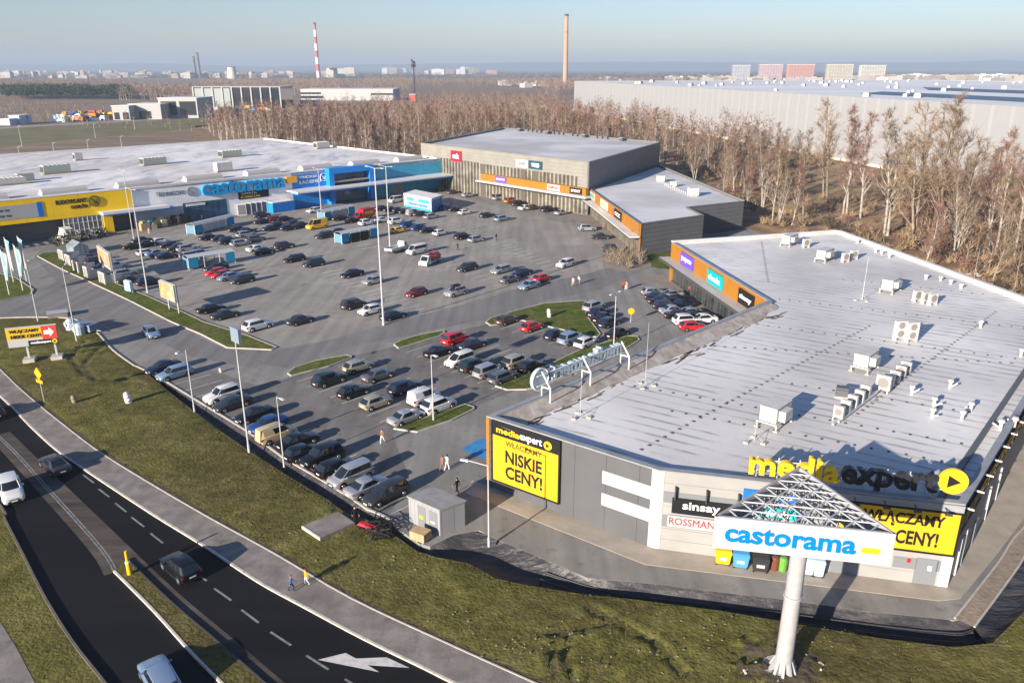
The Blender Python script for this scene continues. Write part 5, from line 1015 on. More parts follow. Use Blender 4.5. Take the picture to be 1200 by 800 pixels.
lamp(44.5, 376, 308, 1.0, 'lamp post behind the large billboard', .09, 1, 260)
lamp(449.5, 381, 197, 1.6, 'tallest mast, alone on the open paving', .15, 2)
lamp(457, 290, 195, 1.8, 'twin-headed mast beside the white pickup', .15, 2)
lamp(377, 253, 198, 1.8, 'twin-headed mast in front of the blue entrance', .14, 2)
lamp(508, 493, 416, .5, 'white post on the small island beside the white vans', .08, 1)
lamp(719, 410, 344, .9, 'T-shaped lamp behind the roof lettering', .09, 2, 130)
lamp(573, 640, 545, 1.8, 'lamp post with a long arm in front of the yellow board', .09, 1, 200)
for i, (x, y, t) in enumerate(((26, 172, 148), (112, 162, 146), (24, 188, 172), (64, 182, 168), (104, 178, 164), (143, 174, 160), (158, 152, 138), (259, 150, 137), (330, 143, 130), (282, 158, 146))):
    b = P(x, y); h = top_z(b, t); r = empty('road_lamp', tuple(b), 0, 'thin pale lamp in the line along the distant road', 'street lamp', 'thin lamps along the distant road'); mb = MB(); mb.tube((0, 0, 0), (0, 0, h), .16, .10, n=5); mb.tube((0, 0, h), (1.5, 0, h + .3), .08, n=4); mb.build('pole', m_pole, r)
# lightning masts on the near roof
for i, (bx, by, t, lb) in enumerate(((756, 452, 378, 'thin lightning mast on three feet right of the rear lettering'), (680, 488, 424, 'thin lightning mast on three feet behind the rear lettering'), (884, 517, 492, 'short lightning rod on three feet beside the nearest air handler'), (1010, 352, 300, 'faint lightning mast at the middle of the white roof'), (1142, 322, 290, 'small lightning rod by the rear edge of the roof'))):
    b = P(bx, by, ZR); d = ray(bx, t); h = H + d.z * b.y / d.y - ZR; r = empty('lightning_mast', tuple(b), rz(20 * i), lb, 'mast', 'lightning masts on the roof')
    mb = MB(); mb.tube((0, 0, .1), (0, 0, h), .035, .015, n=5); mb.build('rod', m_steel, r)
    for k in range(3):
        a = 2.1 * k; mb = MB(); mb.tube((0, 0, .9), (math.cos(a) * .8, math.sin(a) * .8, .12), .02, n=4); mb.box((math.cos(a) * .85, math.sin(a) * .85, 0), (.42, .42, .16)); mb.build('foot', m_kerb, r)

# ================================================================== tower sign
m_twr = noisy('tower_paint', [(0.3, (0.28, 0.28, 0.29)), (0.6, (0.34, 0.34, 0.35))], scale=1.5, rough=0.5)
tc_ = [P(838, 604, 12.3), P(1050, 625, 12.3), P(937, 546, 12.3)]
for i in range(3): tc_[i].z = 12.3
cen = (tc_[0] + tc_[1] + tc_[2]) / 3; TWb = Vector((TW.x + .1, TW.y, 0)); zbm = top_z(tc_[0], 640.5)
tw = empty('tower_sign', tuple(TWb), 0, 'tall white column carrying a triangular lattice sign reading castorama', 'tower sign')
mb = MB(); mb.tube(TWb + Vector((0, 0, -.2)), Vector((TWb.x, TWb.y, zbm)), .56, .50, n=20); mb.tube(TWb + Vector((0, 0, 5.9)), TWb + Vector((0, 0, 6.05)), .60, n=20); o = mb.build('column', m_twr, smooth=True); o.data.set_sharp_from_angle(angle=R(40)); adopt(o, tw)
for k in range(10):
    a = 2 * math.pi * k / 10; e = Vector((math.cos(a), math.sin(a), 0)); s = Vector((-e.y, e.x, 0)) * .09; mb = MB(); c0 = TWb
    mb.hexa([c0 + e * .5 - s, c0 + e * .98 - s, c0 + e * .98 + s, c0 + e * .5 + s] + [c0 + e * .5 - s + Vector((0, 0, 1.15)), c0 + e * .62 - s + Vector((0, 0, .95)), c0 + e * .62 + s + Vector((0, 0, .95)), c0 + e * .5 + s + Vector((0, 0, 1.15))]); part(mb, 'foot_rib', m_twr, tw)
mb = MB(); mb.tube(TWb + Vector((0, 0, -.05)), TWb + Vector((0, 0, .12)), 1.35, n=20); part(mb, 'base_plate', m_kerb, tw)
for i, (a, b) in enumerate(((0, 1), (1, 2), (2, 0))):
    A, B = tc_[a].copy(), tc_[b].copy(); w_ = Wall(A, B); zz = zbm if i == 0 else zbm + .45
    mb = MB(); w_.box(mb, 0.0, w_.L, zz, 12.3, -.12, .06 if i == 0 else .02); part(mb, 'sign_panel', m_wpanel if i == 0 else m_twr, tw)
    if i == 0:
        hh_ = 12.3 - zz; put_text('castorama', w_.fr, w_.L * .065, w_.L * .80, zz + hh_ * .26, zz + hh_ * .76, m_blet2, tw, -.1, .03, .024, 'blue_lettering')
        mb = MB(); z0 = zz + hh_ * .42; 
        pts = []; R_c = hh_ * .085; x0, x1 = w_.L * .845, w_.L * .915
        for t in range(18): an = math.pi / 2 + math.pi * t / 17; pts.append((x0 + R_c * math.cos(an), z0 + R_c * math.sin(an)))
        for t in range(18): an = -math.pi / 2 + math.pi * t / 17; pts.append((x1 + R_c * math.cos(an), z0 + R_c * math.sin(an)))
        mb.face([w_.A + w_.u * x + w_.n * .09 + Vector((0, 0, z)) for x, z in pts]); part(mb, 'yellow_pill', m_ylet, tw)
mb = MB(); N_ = 7
for lvl, zz in ((0, 12.22), (1, zbm + .1)):
    for i in range(N_ + 1):
        for a, b, c in ((0, 1, 2), (1, 2, 0), (2, 0, 1)):
            t = i / N_; p0 = tc_[a].lerp(tc_[b], t); p1 = tc_[a].lerp(tc_[c], t); p0 = Vector((p0.x, p0.y, zz)); p1 = Vector((p1.x, p1.y, zz))
            if 0 < i and (lvl == 0 or i % 2 == 0): mb.tube(p0, p1, .055, n=5)
for i in range(N_):
    for j in range(N_ - i):
        f = lambda i, j, z: Vector(((tc_[0] + (tc_[1] - tc_[0]) * i / N_ + (tc_[2] - tc_[0]) * j / N_).x, (tc_[0] + (tc_[1] - tc_[0]) * i / N_ + (tc_[2] - tc_[0]) * j / N_).y, z))
        c0 = (f(i, j, 0) + f(i + 1, j, 0) + f(i, j + 1, 0)) / 3; c0.z = zbm + .1
        for q in (f(i, j, 12.2), f(i + 1, j, 12.2), f(i, j + 1, 12.2)): mb.tube(c0, q, .04, n=4, caps=False)
part(mb, 'lattice', m_steel, tw)
mb = MB()
for i in range(3): a = tc_[i].copy(); mb.tube(Vector((TWb.x, TWb.y, zbm - .4)), Vector((a.x, a.y, zbm + .5)).lerp(Vector((TWb.x, TWb.y, zbm)), .12), .14, n=8)
part(mb, 'bracket_arm', m_steel, tw)
mb = MB()
for x, y in ((-2.4, -.3), (-2.0, .7), (2.5, .2), (-.9, -1.9), (1.0, -2.0)):
    for k in range(3): mb.box((TWb.x + x + random.gauss(0, .3), TWb.y + y + random.gauss(0, .3), .08), (random.uniform(.1, .3), random.uniform(.1, .3), random.uniform(.06, .16)), 0, random.uniform(0, 3), .7)
tag(mb.build('rubble', m_kerb), 'pale rubble scattered round the foot of the tower sign', 'rubble', kind='stuff')

# ================================================================== rooftop plant
m_ac = noisy('unit_enamel', [(0.3, (0.42, 0.41, 0.385)), (0.6, (0.52, 0.51, 0.48))], scale=1.5, rough=0.5); m_fan = mat('fan_grille', (0.22, 0.20, 0.18), 0.6)
def handler(px, py, sx, sy, sz, label, az=-47, leg=.7):
    b = P(px, py, ZR); r = empty('air_handler', tuple(b), rz(az), label, 'air handler', 'air handlers on the white roof')
    mb = MB(); mb.box((0, 0, leg), (sx, sy, sz)); mb.box((0, 0, leg + sz), (sx * 1.04, sy * 1.04, .08)); mb.build('casing', m_ac, r)
    mb = MB(); mb.box((-sx * .1, -sy * .5 - .32, leg + .15), (sx * .5, .62, sz * .72)); mb.build('intake_box', m_ac, r)
    mb = MB(); mb.box((sx * .5 + .3, 0, leg), (.55, sy * .6, sz * .6)); mb.build('duct', m_ac, r)
    mb = MB(); mb.box((0, -.0, leg - .16), (sx * 1.15, sy * 1.25, .12)); mb.build('frame', m_steel, r)
    for x in (-.5, .5):
        for y in (-.5, .5): mb = MB(); mb.box((x * sx * 1.05, y * sy * 1.15, 0), (.14, .14, leg - .16)); mb.box((x * sx * 1.05, y * sy * 1.15, 0), (.4, .4, .1)); mb.build('leg', m_kerb, r)
    return r
handler(907, 496, 3.0, 1.6, 1.35, 'nearest and largest white air handler on legs')
handler(1013, 432, 3.0, 1.5, 1.25, 'white air handler on the roof, second from the lettering')
handler(1043, 341, 3.4, 1.5, 1.2, 'white air handler beyond the twin fans')
handler(925, 287, 3.6, 1.5, 1.2, 'white air handler at the far left of the roof')
handler(966, 305, 3.6, 1.5, 1.2, 'white air handler in the far group beside a dark vent')
def condenser(px, py, label, az=-47, n=1, w=1.0, h=1.3, base=.3, group='condensers on the white roof'):
    b = P(px, py, ZR); r = empty('condenser', tuple(b), rz(az), label, 'condenser', group)
    mb = MB(); mb.box((0, 0, base), (w, .42, h)); mb.build('casing', m_ac, r)
    for k in range(n):
        z = base + h * (k + .5) / n; mb = MB(); mb.tube((0, -.215, z), (0, -.24, z), min(w, h / n) * .40, n=14); mb.tube((0, -.24, z), (0, -.26, z), .09, n=8); mb.build('fan', m_fan, r)
    mb = MB(); mb.box((-w * .4, 0, 0), (.12, .7, base)); mb.box((w * .4, 0, 0), (.12, .7, base)); mb.build('stand', m_steel, r); return r
for i, (x, y) in enumerate(((1053, 398), (1067, 400))): condenser(x, y, ('left', 'right')[i] + ' one of the twin fan units facing the camera', -10, 2, 1.5, 2.1)
for i, (x, y) in enumerate(((982, 492), (990, 485), (998, 479), (1006, 473), (1013, 467))): condenser(x, y, ORD[i] + ' narrow condenser in the diagonal row on the rail', 45, 1, .9, 1.15)
for i, (x, y) in enumerate(((1034, 459), (1041, 453), (1048, 448), (1055, 442), (1061, 437))): condenser(x, y, ORD[i] + ' unit of the second diagonal row behind the rail', 45, 1, 1.0 if i else 1.4, 1.0 if i else 1.5)
for i, (x, y) in enumerate(((944, 290), (990, 307), (1000, 304), (1074, 353), (1084, 355), (1092, 357))): condenser(x, y, ('condenser right of the far left air handler', 'first condenser right of the far group', 'second condenser right of the far group', 'first of three condensers beyond the twin fans', 'second of three condensers beyond the twin fans', 'third of three condensers beyond the twin fans')[i], -20, 1, 1.4, 1.3)
mb = MB(); a, b = P(976, 497, ZR + .2), P(1022, 462, ZR + .2); mb.tube(a, b, .12, n=6); mb.tube(a + Vector((.7, .5, 0)), b + Vector((.7, .5, 0)), .12, n=6); a, b = P(1022, 462, ZR + .2), P(1068, 432, ZR + .2); mb.tube(a, b, .12, n=6)
tag(mb.build('rail_support', m_steel), 'long steel rails carrying the diagonal rows of condensers', 'rail')
b = P(986, 465, ZR); r = empty('vent_unit', tuple(b), rz(20), 'small dark grey fan unit left of the condenser row', 'vent'); mb = MB(); mb.box((0, 0, .2), (1.1, .9, .9)); mb.build('body', m_greyr, r); mb = MB(); mb.box((0, 0, 0), (1.3, 1.1, .2)); mb.build('stand', m_kerb, r)
for i, (x, y, lb) in enumerate(((1113, 455, 'right of the diagonal rows'), (1094, 476, 'left of the nearest pair'), (1092, 489, 'nearest the lettering'), (1127, 492, 'nearest pair, left'), (1137, 482, 'nearest pair, right'), (1172, 503, 'near the right wall, left'), (1188, 500, 'near the right wall, right'), (1149, 384, 'alone on the right half'), (1196, 418, 'at the right edge of the view'), (1068, 462, 'bent pipe at the rail end'))):
    b = P(x, y, ZR); r = empty('roof_vent', tuple(b), rz(40 * i), 'small white roof vent, ' + lb, 'vent', 'small vents on the white roof')
    mb = MB(); mb.tube((0, 0, 0), (0, 0, .75), .16, n=10); mb.build('pipe', m_ac, r); mb = MB(); mb.tube((0, 0, .75), (0, 0, 1.0), .3, .22, n=10); mb.tube((0, 0, .1), (.7, 0, .55), .1, n=6); mb.build('cowl', m_ac, r)
for i, (x, y) in enumerate(((1005, 285), (1026, 296), (1033, 298), (1085, 327), (1102, 329), (1114, 333), (1126, 338), (1042, 302))):
    b = P(x, y, ZR)
    mb = MB(); mb.tube((0, 0, 0), (0, 0, .5), .22, n=8); mb.tube((0, 0, .5), (0, 0, .75), .36, .3, n=8); o = mb.build('roof_vent', m_ac); o.location = b; tag(o, 'small round white vent in the line along the rear roof edge', 'vent', 'round vents along the rear roof edge')
# plant on the store roof and the wing roof
for i, (x, y, sx, sy, sz, m, lb) in enumerate(((66, 203, 9, 4, 2.4, 'g', 'long grey ridged unit with a dark end above the yellow wall'), (180, 193, 9, 4, 2.2, 'g', 'ridged skylight box in the middle of the store roof'), (270, 184, 9, 4, 2.2, 'g', 'ridged skylight box right of the middle of the store roof'), (262, 201, 6, 3, 2.6, 'd', 'white unit with dark end behind the giant letters'), (92, 188, 3, 2.5, 2.2, 'd', 'small dark topped unit far back on the store roof'), (377, 174, 7, 3.5, 2.3, 'd', 'grey unit with dark opening at the rear right of the store roof'), (14, 216, 8, 4, 1.6, 'd', 'heap of dark plant at the left end of the store roof'), (30, 212, 5, 3, 1.8, 'g', 'grey duct unit beside the dark plant heap'))):
    b = P(x, y, ZK - .25); r = empty('rooftop_unit', tuple(b), rz(-46), lb, 'rooftop unit', 'plant on the store roof'); mb = MB(); sx *= .78; sy *= .8; sz *= .85; mb.box((0, 0, .3), (sy, sx, sz), 0, math.pi / 2)
    for k in range(6): mb.box((-sx / 2 + sx * (k + .5) / 6, 0, sz + .3), (.5, sy, .18))
    mb.build('casing', mat('unit_green_grey', (.34, .37, .33), .6) if m == 'g' else m_ac, r); mb = MB(); mb.box((-sx / 2 - .06 if i != 3 else sx / 2 + .06, 0, .5), (.1, sy * .8, sz * .75)); mb.build('louvre', m_dtrim, r); mb = MB(); mb.box((0, 0, 0), (sx * 1.1, sy * 1.2, .3)); mb.build('curb', m_sand, r)
for i in range(9):
    u = uY - 30 + i * 17; b = Y1.A + Y1.u * u - Y1.n * 6; r = empty('skylight_dome', (b.x, b.y, ZK - .25), rz(44), 'pale barrel skylight in the row behind the store front, number ' + ORD[i] + ' from left', 'skylight', 'barrel skylights behind the store front')
    mb = MB(); n = 8
    for k in range(n): t0, t1 = math.pi * k / n, math.pi * (k + 1) / n; mb.face([(-1.4 * math.cos(t0), -5, .3 + 1.0 * math.sin(t0)), (-1.4 * math.cos(t1), -5, .3 + 1.0 * math.sin(t1)), (-1.4 * math.cos(t1), 5, .3 + 1.0 * math.sin(t1)), (-1.4 * math.cos(t0), 5, .3 + 1.0 * math.sin(t0))][::-1])
    mb.face([(-1.4 * math.cos(math.pi * k / n), -5, .3 + math.sin(math.pi * k / n)) for k in range(n + 1)]); mb.face([(-1.4 * math.cos(math.pi * k / n), 5, .3 + math.sin(math.pi * k / n)) for k in range(n + 1)][::-1])
    mb.build('dome', mat('skylight_plastic', (.42, .40, .38), .4), r, smooth=False); mb = MB(); mb.box((0, 0, 0), (3, 10.4, .3)); mb.build('curb', m_ac, r)
for i, (x, y, s) in enumerate(((774, 213.5, 1.6), (789, 219, 1.2), (812, 230, 1.9))):
    b = P(x, y, ZA - .25); r = empty('condenser', tuple(b), rz(-10), ('white unit at the far end of the wing roof', 'small dark unit in the middle of the wing roof', 'white unit with a dark fan at the near end of the wing roof')[i], 'condenser', 'plant on the wing roof'); mb = MB(); mb.box((0, 0, .3), (s * 1.3, s, s)); mb.build('casing', m_ac, r); mb = MB(); mb.box((s * .72, 0, .4), (.12, s * .8, s * .8)); mb.build('fan', m_dtrim, r); mb = MB(); mb.box((0, 0, 0), (s * 1.1, s * .8, .3)); mb.build('stand', m_steel, r)
mb = MB(); a, b = P(779, 217, ZA), P(806, 229, ZA)
for k in range(12): q = a.lerp(b, k / 11); mb.box((q.x, q.y, ZA - .25), (.25, .25, 1.0)); 
mb.tube(a + Vector((0, 0, .3)), b + Vector((0, 0, .3)), .08, n=5); tag(mb.build('pipe_rack', m_steel), 'row of short pipe stands across the wing roof', 'pipe rack')

# ================================================================== kiosk, bins, boards
def quad_box(mb, A, B, C, z0, z1, mi=0):       # box from three ground corners A-B-C (B nearest)
    D_ = A + (C - B); q = [A, B, C, D_]; ar = sum(q[k][0] * q[(k + 1) % 4][1] - q[(k + 1) % 4][0] * q[k][1] for k in range(4))
    if ar < 0: q = q[::-1]
    mb.hexa([(p[0], p[1], z0) for p in q] + [(p[0], p[1], z1) for p in q], mi)
kA, kB, kC = P(480, 611), P(516, 627.5), P(545, 616); kh = top_z(kB, 598.5)
ks = root('transformer_kiosk', kB, 'small grey transformer kiosk with flat roof beside the dark cars', 'kiosk')
m_kio = ribbed('kiosk_wall', (0.27, 0.275, 0.285), (0.17, 0.175, 0.18), 120, .5); mb = MB(); quad_box(mb, kA, kB, kC, 0, kh); part(mb, 'wall', m_kio, ks)
cc = (kA + kC) / 2; ex = lambda p, f: cc + (p - cc) * f; mb = MB(); quad_box(mb, ex(kA, 1.06), ex(kB, 1.06), ex(kC, 1.06), kh, kh + .16); part(mb, 'roof', noisy('kiosk_roof', [(.3, (.20, .20, .20)), (.6, (.27, .27, .27))], scale=1.2, rough=.8), ks)
wk = Wall(kA, kB); mb = MB(); wk.box(mb, wk.L * .30, wk.L * .55, .15, kh - .35, 0, .03); part(mb, 'door', m_gdoor, ks); mb = MB(); wk.box(mb, wk.L * .66, wk.L * .92, .15, kh - .35, 0, .03); part(mb, 'door', m_gdoor, ks)
mb = MB(); wk.box(mb, wk.L * .36, wk.L * .47, .9, 1.2, .031, .05); part(mb, 'notice', m_ylet, ks); mb = MB(); wk.box(mb, wk.L * .72, wk.L * .84, .95, 1.1, .031, .05); part(mb, 'notice', m_wlet, ks)
b = P(493, 631); r = empty('wooden_crate', tuple(b), rz(30), 'light wooden crate standing at the corner of the kiosk', 'crate'); m_wood = noisy('raw_wood', [(.3, (.36, .24, .13)), (.6, (.48, .34, .2))], scale=3, rough=.8)
for k in range(5): mb = MB(); mb.box((0, 0, .12 + k * .15), (1.5, 1.1, .12)); mb.build('board', m_wood, r)
for x in (-.6, 0, .6): mb = MB(); mb.box((x, 0, 0), (.12, 1.12, .12)); mb.build('runner', m_wood, r)
r = root('frame_heap', P(445, 628), 'heap of black metal frames lying behind the dark cars', 'scrap heap'); random.seed(3)
for k in range(16):
    c0 = P(446 + random.gauss(0, 8), 624 + random.gauss(0, 4), 0.1 + random.random() * .4); a = random.uniform(0, 6.3); e = Vector((math.cos(a), math.sin(a), random.uniform(-.1, .4))); f = Vector((-math.sin(a), math.cos(a), random.uniform(.2, 1))) * .5; mb = MB(); q = [c0 - e, c0 + e, c0 + e + f, c0 - e + f]
    for i in range(4): mb.tube(q[i], q[(i + 1) % 4], .03, n=5)
    part(mb, 'frame', m_ct, r)
b = P(431, 619); o = MB(); o.box((0, 0, .2), (1.9, .5, .22), 0, 0, .8); o = o.build('red_board', m_redp); o.location = b; o.rotation_euler = (0, .12, -.35); tag(o, 'bright red beam lying against the black frames', 'beam')
def bin_(px, py, c, label, w=1.25, d=.95, h=1.15, round_=False, lid=None):
    b = P(px, py); m = mat(c[0], c[1], .5); r = empty('wheelie_bin', tuple(b), rz(W2AZ), label, 'bin', 'bins along the white wall'); mb = MB()
    if round_: mb.tube((0, 0, .05), (0, 0, h), w * .42, w * .5, n=14)
    else:
        s = [(-.42, -.4), (.42, -.4), (.42, .4), (-.42, .4)]; t = [(-.5, -.5), (.5, -.5), (.5, .5), (-.5, .5)]; mb.hexa([(x * w, y * d, .15) for x, y in s] + [(x * w, y * d, h) for x, y in t])
    mb.build('body', m, r); mb = MB()
    if round_: mb.tube((0, 0, h), (0, 0, h + .18), w * .5, w * .3, n=14)
    else: mb.hexa([(-w * .54, -d * .54, h), (w * .54, -d * .54, h), (w * .54, d * .5, h), (-w * .54, d * .5, h), (-w * .5, -d * .3, h + .16), (w * .5, -d * .3, h + .16), (w * .5, d * .5, h + .22), (-w * .5, d * .5, h + .22)])
    mb.build('lid', lid or m, r)
    if not round_:
        mb = MB(); mb.box((0, -d * .5, .55), (w * .5, .04, .28)); mb.build('sticker', m_wpanel, r)
        for x in (-.4, .4):
            for y in (-.35, .35): mb = MB(); mb.tube((x * w - .04, y * d, .09), (x * w + .04, y * d, .09), .09, n=8); mb.build('wheel', m_ty, r)
W2AZ = math.degrees(math.atan2(-W2.n.x, -W2.n.y))
bin_(846.5, 659, ('bin_yellow', (.6, .42, .01)), 'yellow four-wheeled bin, leftmost in the row'); bin_(867, 663, ('bin_blue', (.06, .26, .52)), 'blue four-wheeled bin next to the yellow one'); bin_(890, 668, ('bin_black', (.03, .03, .032)), 'black four-wheeled bin with white sticker')
bin_(907, 667, ('bin_brown', (.14, .05, .03)), 'brown round bin between the black and green bins', .75, .7, 1.05, True); bin_(916.5, 668, ('bin_green', (.12, .30, .05)), 'green round bin just left of the tower column', .75, .7, 1.05, True)
bin_(946, 672, ('bin_pale', (.35, .48, .68)), 'pale blue bin directly right of the tower column', .8, .8, 1.35); bin_(958, 674, ('bin_pale', (.35, .48, .68)), 'pale blue bin, rightmost in the row', .8, .8, 1.35)
def hoard(A, B, z0, z1, label, ov0=0.0, ov1=0.0, posts=(0.0, 1.0), m=None, foot=False, th=.3, nm='billboard'):
    w_ = Wall(A, B); r = empty(nm, tuple(w_.A), 0, label, 'billboard'); mb = MB(); w_.box(mb, -ov0, w_.L + ov1, z0, z1, .0, th); part(mb, 'panel', m or m_wpanel, r)
    mb = MB(); w_.box(mb, -ov0 - .06, w_.L + ov1 + .06, z0 - .08, z1 + .08, -.08, -.005); part(mb, 'back', m_steel, r)
    for t in posts:
        mb = MB(); w_.box(mb, w_.L * t - .12, w_.L * t + .12, 0, z1 - .1, -.30, -.09); part(mb, 'post', m_pole, r)
        if foot: mb = MB(); w_.box(mb, w_.L * t - .7, w_.L * t + .7, 0, .55, -.9, .6); part(mb, 'concrete_foot', m_kerb, r)
    return r, w_
A, B = P(35, 424), P(67.5, 420.5); z1 = top_z(A, 383.5); z0 = top_z(A, 405)
r, w_ = hoard(A, B, z0, z1, 'large slanted billboard with red arrow on two posts in concrete feet', 2.0, 0.6, foot=True)
Lw = w_.L; e0, e1 = -2.0, Lw + .6; W_ = e1 - e0; hh_ = z1 - z0
mb = MB(); w_.box(mb, e0, e0 + W_ * .70, z0 + hh_ * .42, z1, .301, .33); part(mb, 'yellow_field', m_yboard, r)
mb = MB(); w_.box(mb, e0 + W_ * .70, e1, z0 + hh_ * .30, z1, .301, .33); part(mb, 'red_field', mat('red_field', (.62, .05, .03), .5), r)
mb = MB(); w_.box(mb, e0 + W_ * .40, e1, z0, z0 + hh_ * .29, .301, .33); part(mb, 'black_field', m_black, r)
fx = lambda t: e0 + W_ * t; fz = lambda t: z0 + hh_ * t
put_text('WŁĄCZAMY', w_.fr, fx(.06), fx(.66), fz(.71), fz(.93), m_dlet, r, -.36, .02, .03); put_text('NISKIE CENY!', w_.fr, fx(.08), fx(.68), fz(.46), fz(.64), m_dlet, r, -.36, .02, .03); put_text('mediaexpert', w_.fr, fx(.45), fx(.86), fz(.07), fz(.23), m_wlet, r, -.36, .02, .03)
disc_play(r, w_, fx(.93), fz(.15), .32, .33, .03, m_ylet, m_dlet)
ap = [(0, .25), (.55, .25), (.55, .6), (1, 0), (.55, -.6), (.55, -.25), (0, -.25)]; mb = MB(); mb.face([w_.A + w_.u * (fx(.745) + x * W_ * .2) + w_.n * .345 + Vector((0, 0, fz(.66) + z * hh_ * .42)) for x, z in ap][::-1]); part(mb, 'arrow', m_wlet, r)
A, B = P(197.8, 363), P(209, 367.8); r, w_ = hoard(A, B, top_z(B, 354), top_z(B, 334), 'billboard with orange corner on the grass strip beside the tall mast', 1.6, .2); zb0, zb1 = top_z(B, 354), top_z(B, 334)
m_post = noisy('poster_print', [(.35, (.42, .37, .32)), (.5, (.48, .24, .06)), (.62, (.36, .22, .2)), (.75, (.45, .43, .4))], scale=.5, detail=2); mb = MB(); w_.box(mb, -1.5, w_.L + .1, zb0 + .1, zb1 - .1, .301, .32); part(mb, 'poster', m_post, r)
A, B = P(122, 322), P(134.6, 332.5); r, w_ = hoard(A, B, top_z(B, 317), top_z(B, 297), 'white framed board standing behind the display panels', .8, .1); mb = MB(); w_.box(mb, -.6, w_.L, top_z(B, 315), top_z(B, 299), .301, .32); part(mb, 'poster', m_post, r)
A, B = P(149, 342), P(155, 343.5); hoard(A, B, .35, 2.2, 'small blue and white board at the edge of the grass strip', .1, .1, m=mat('pale_blue_panel', (.3, .55, .8), .5), nm='notice_board')
# road sign, markers
b = P(52, 471); r = empty('road_sign', tuple(b), rz(30), 'orange-yellow diamond road sign on a thin post in the verge', 'road sign'); h = top_z(b, 437); mb = MB(); mb.tube((0, 0, 0), (0, 0, h), .045, n=6); mb.build('post', m_steel, r); mb = MB(); mb.face([(0, -.07, h - .85), (.75, -.07, h - .05), (0, -.07, h + .75), (-.75, -.07, h - .05)]); mb.face([(0, -.05, h - .85), (-.75, -.05, h - .05), (0, -.05, h + .75), (.75, -.05, h - .05)]); mb.build('diamond_plate', mat('sign_orange', (.80, .36, .01), .5), r); mb = MB(); mb.box((0, -.06, h - 1.25), (1.3, .04, .4)); mb.build('lower_plate', mat('sign_orange', (.8, .36, .01)), r)
def marker(px, py, rad, h, c, label):
    b = P(px, py); mb = MB(); pr = [(0, .8), (.15, 1), (.5, .98), (.8, .9), (.93, .7), (1, .3)]
    for (z0, r0), (z1, r1) in zip(pr, pr[1:]): mb.tube((0, 0, z0 * h), (0, 0, z1 * h), r0 * rad, r1 * rad, n=12)
    o = mb.build('marker_bollard', c, smooth=True); o.location = b; o.rotation_euler = (.06, -.12, 0); return tag(o, label, 'bollard')
marker(151.5, 472, .42, 1.45, m_wpaint, 'white rounded marker standing in the verge grass'); marker(88, 472, .30, 1.0, m_sand, 'small beige marker in the verge left of the white one')
marker(644, 372, .35, 1.5, m_wpaint, 'white marker on the large lawn island'); marker(259, 436, .2, .6, m_wpaint, 'tiny white marker near the ditch')
b = P(152, 672, .06); r = empty('traffic_bollard', tuple(b), 0, 'tall yellow bollard at the tip of the road median', 'bollard'); mb = MB(); mb.tube((0, 0, 0), (0, 0, 1.1), .19, .17, n=12); mb.tube((0, 0, 1.1), (-.0, 0, 2.1), .12, .10, n=12); mb.build('body', mat('bollard_yellow', (.8, .42, .01), .5), r); mb = MB(); mb.tube((0, 0, 1.02), (0, 0, 1.16), .2, n=12); mb.build('collar', m_wpaint, r)
b = P(739, 378); r = empty('orange_sign', tuple(b), 0, 'orange round sign on a post right of the lawn island', 'sign'); mb = MB(); mb.tube((0, 0, 0), (0, 0, 1.6), .05, n=6); mb.build('post', m_steel, r); mb = MB(); mb.tube((0, .05, 1.9), (0, -.05, 1.9), .5, n=16); mb.build('disc', mat('sign_orange', (.8, .36, .01)), r)
# guard rails in the ditch
m_rail = mat('shaded_rail_steel', (.03, .032, .037), .6, .1)  # rail colour darkened to carry the shade inside the ditch
for oi, (off, lb) in enumerate(((0.0, 'guard rail nearer the service road'), (1.0, 'guard rail nearer the grass'))):
    ln = smooth_line(PP([(640, 664), (722, 688), (850, 703), (918, 710.5), (1016, 723.5), (1105, 733), (1138, 731), (1160, 705)]), 3); ln = offset_line(ln, -off); r = root('guard_rail', ln[0], 'dark ' + lb + ' along the ditch', 'guard rail', 'guard rails in the ditch')
    mb = MB()
    for a, b in zip(ln, ln[1:]): mb.tube((*a, -.55), (*b, -.55), .07, n=5); mb.tube((*a, -.72), (*b, -.72), .07, n=5)
    part(mb, 'beam', m_rail, r)
    for k in range(0, len(ln), 2): mb = MB(); mb.box((*ln[k], -1.3), (.1, .1, .72)); part(mb, 'post', m_rail, r)

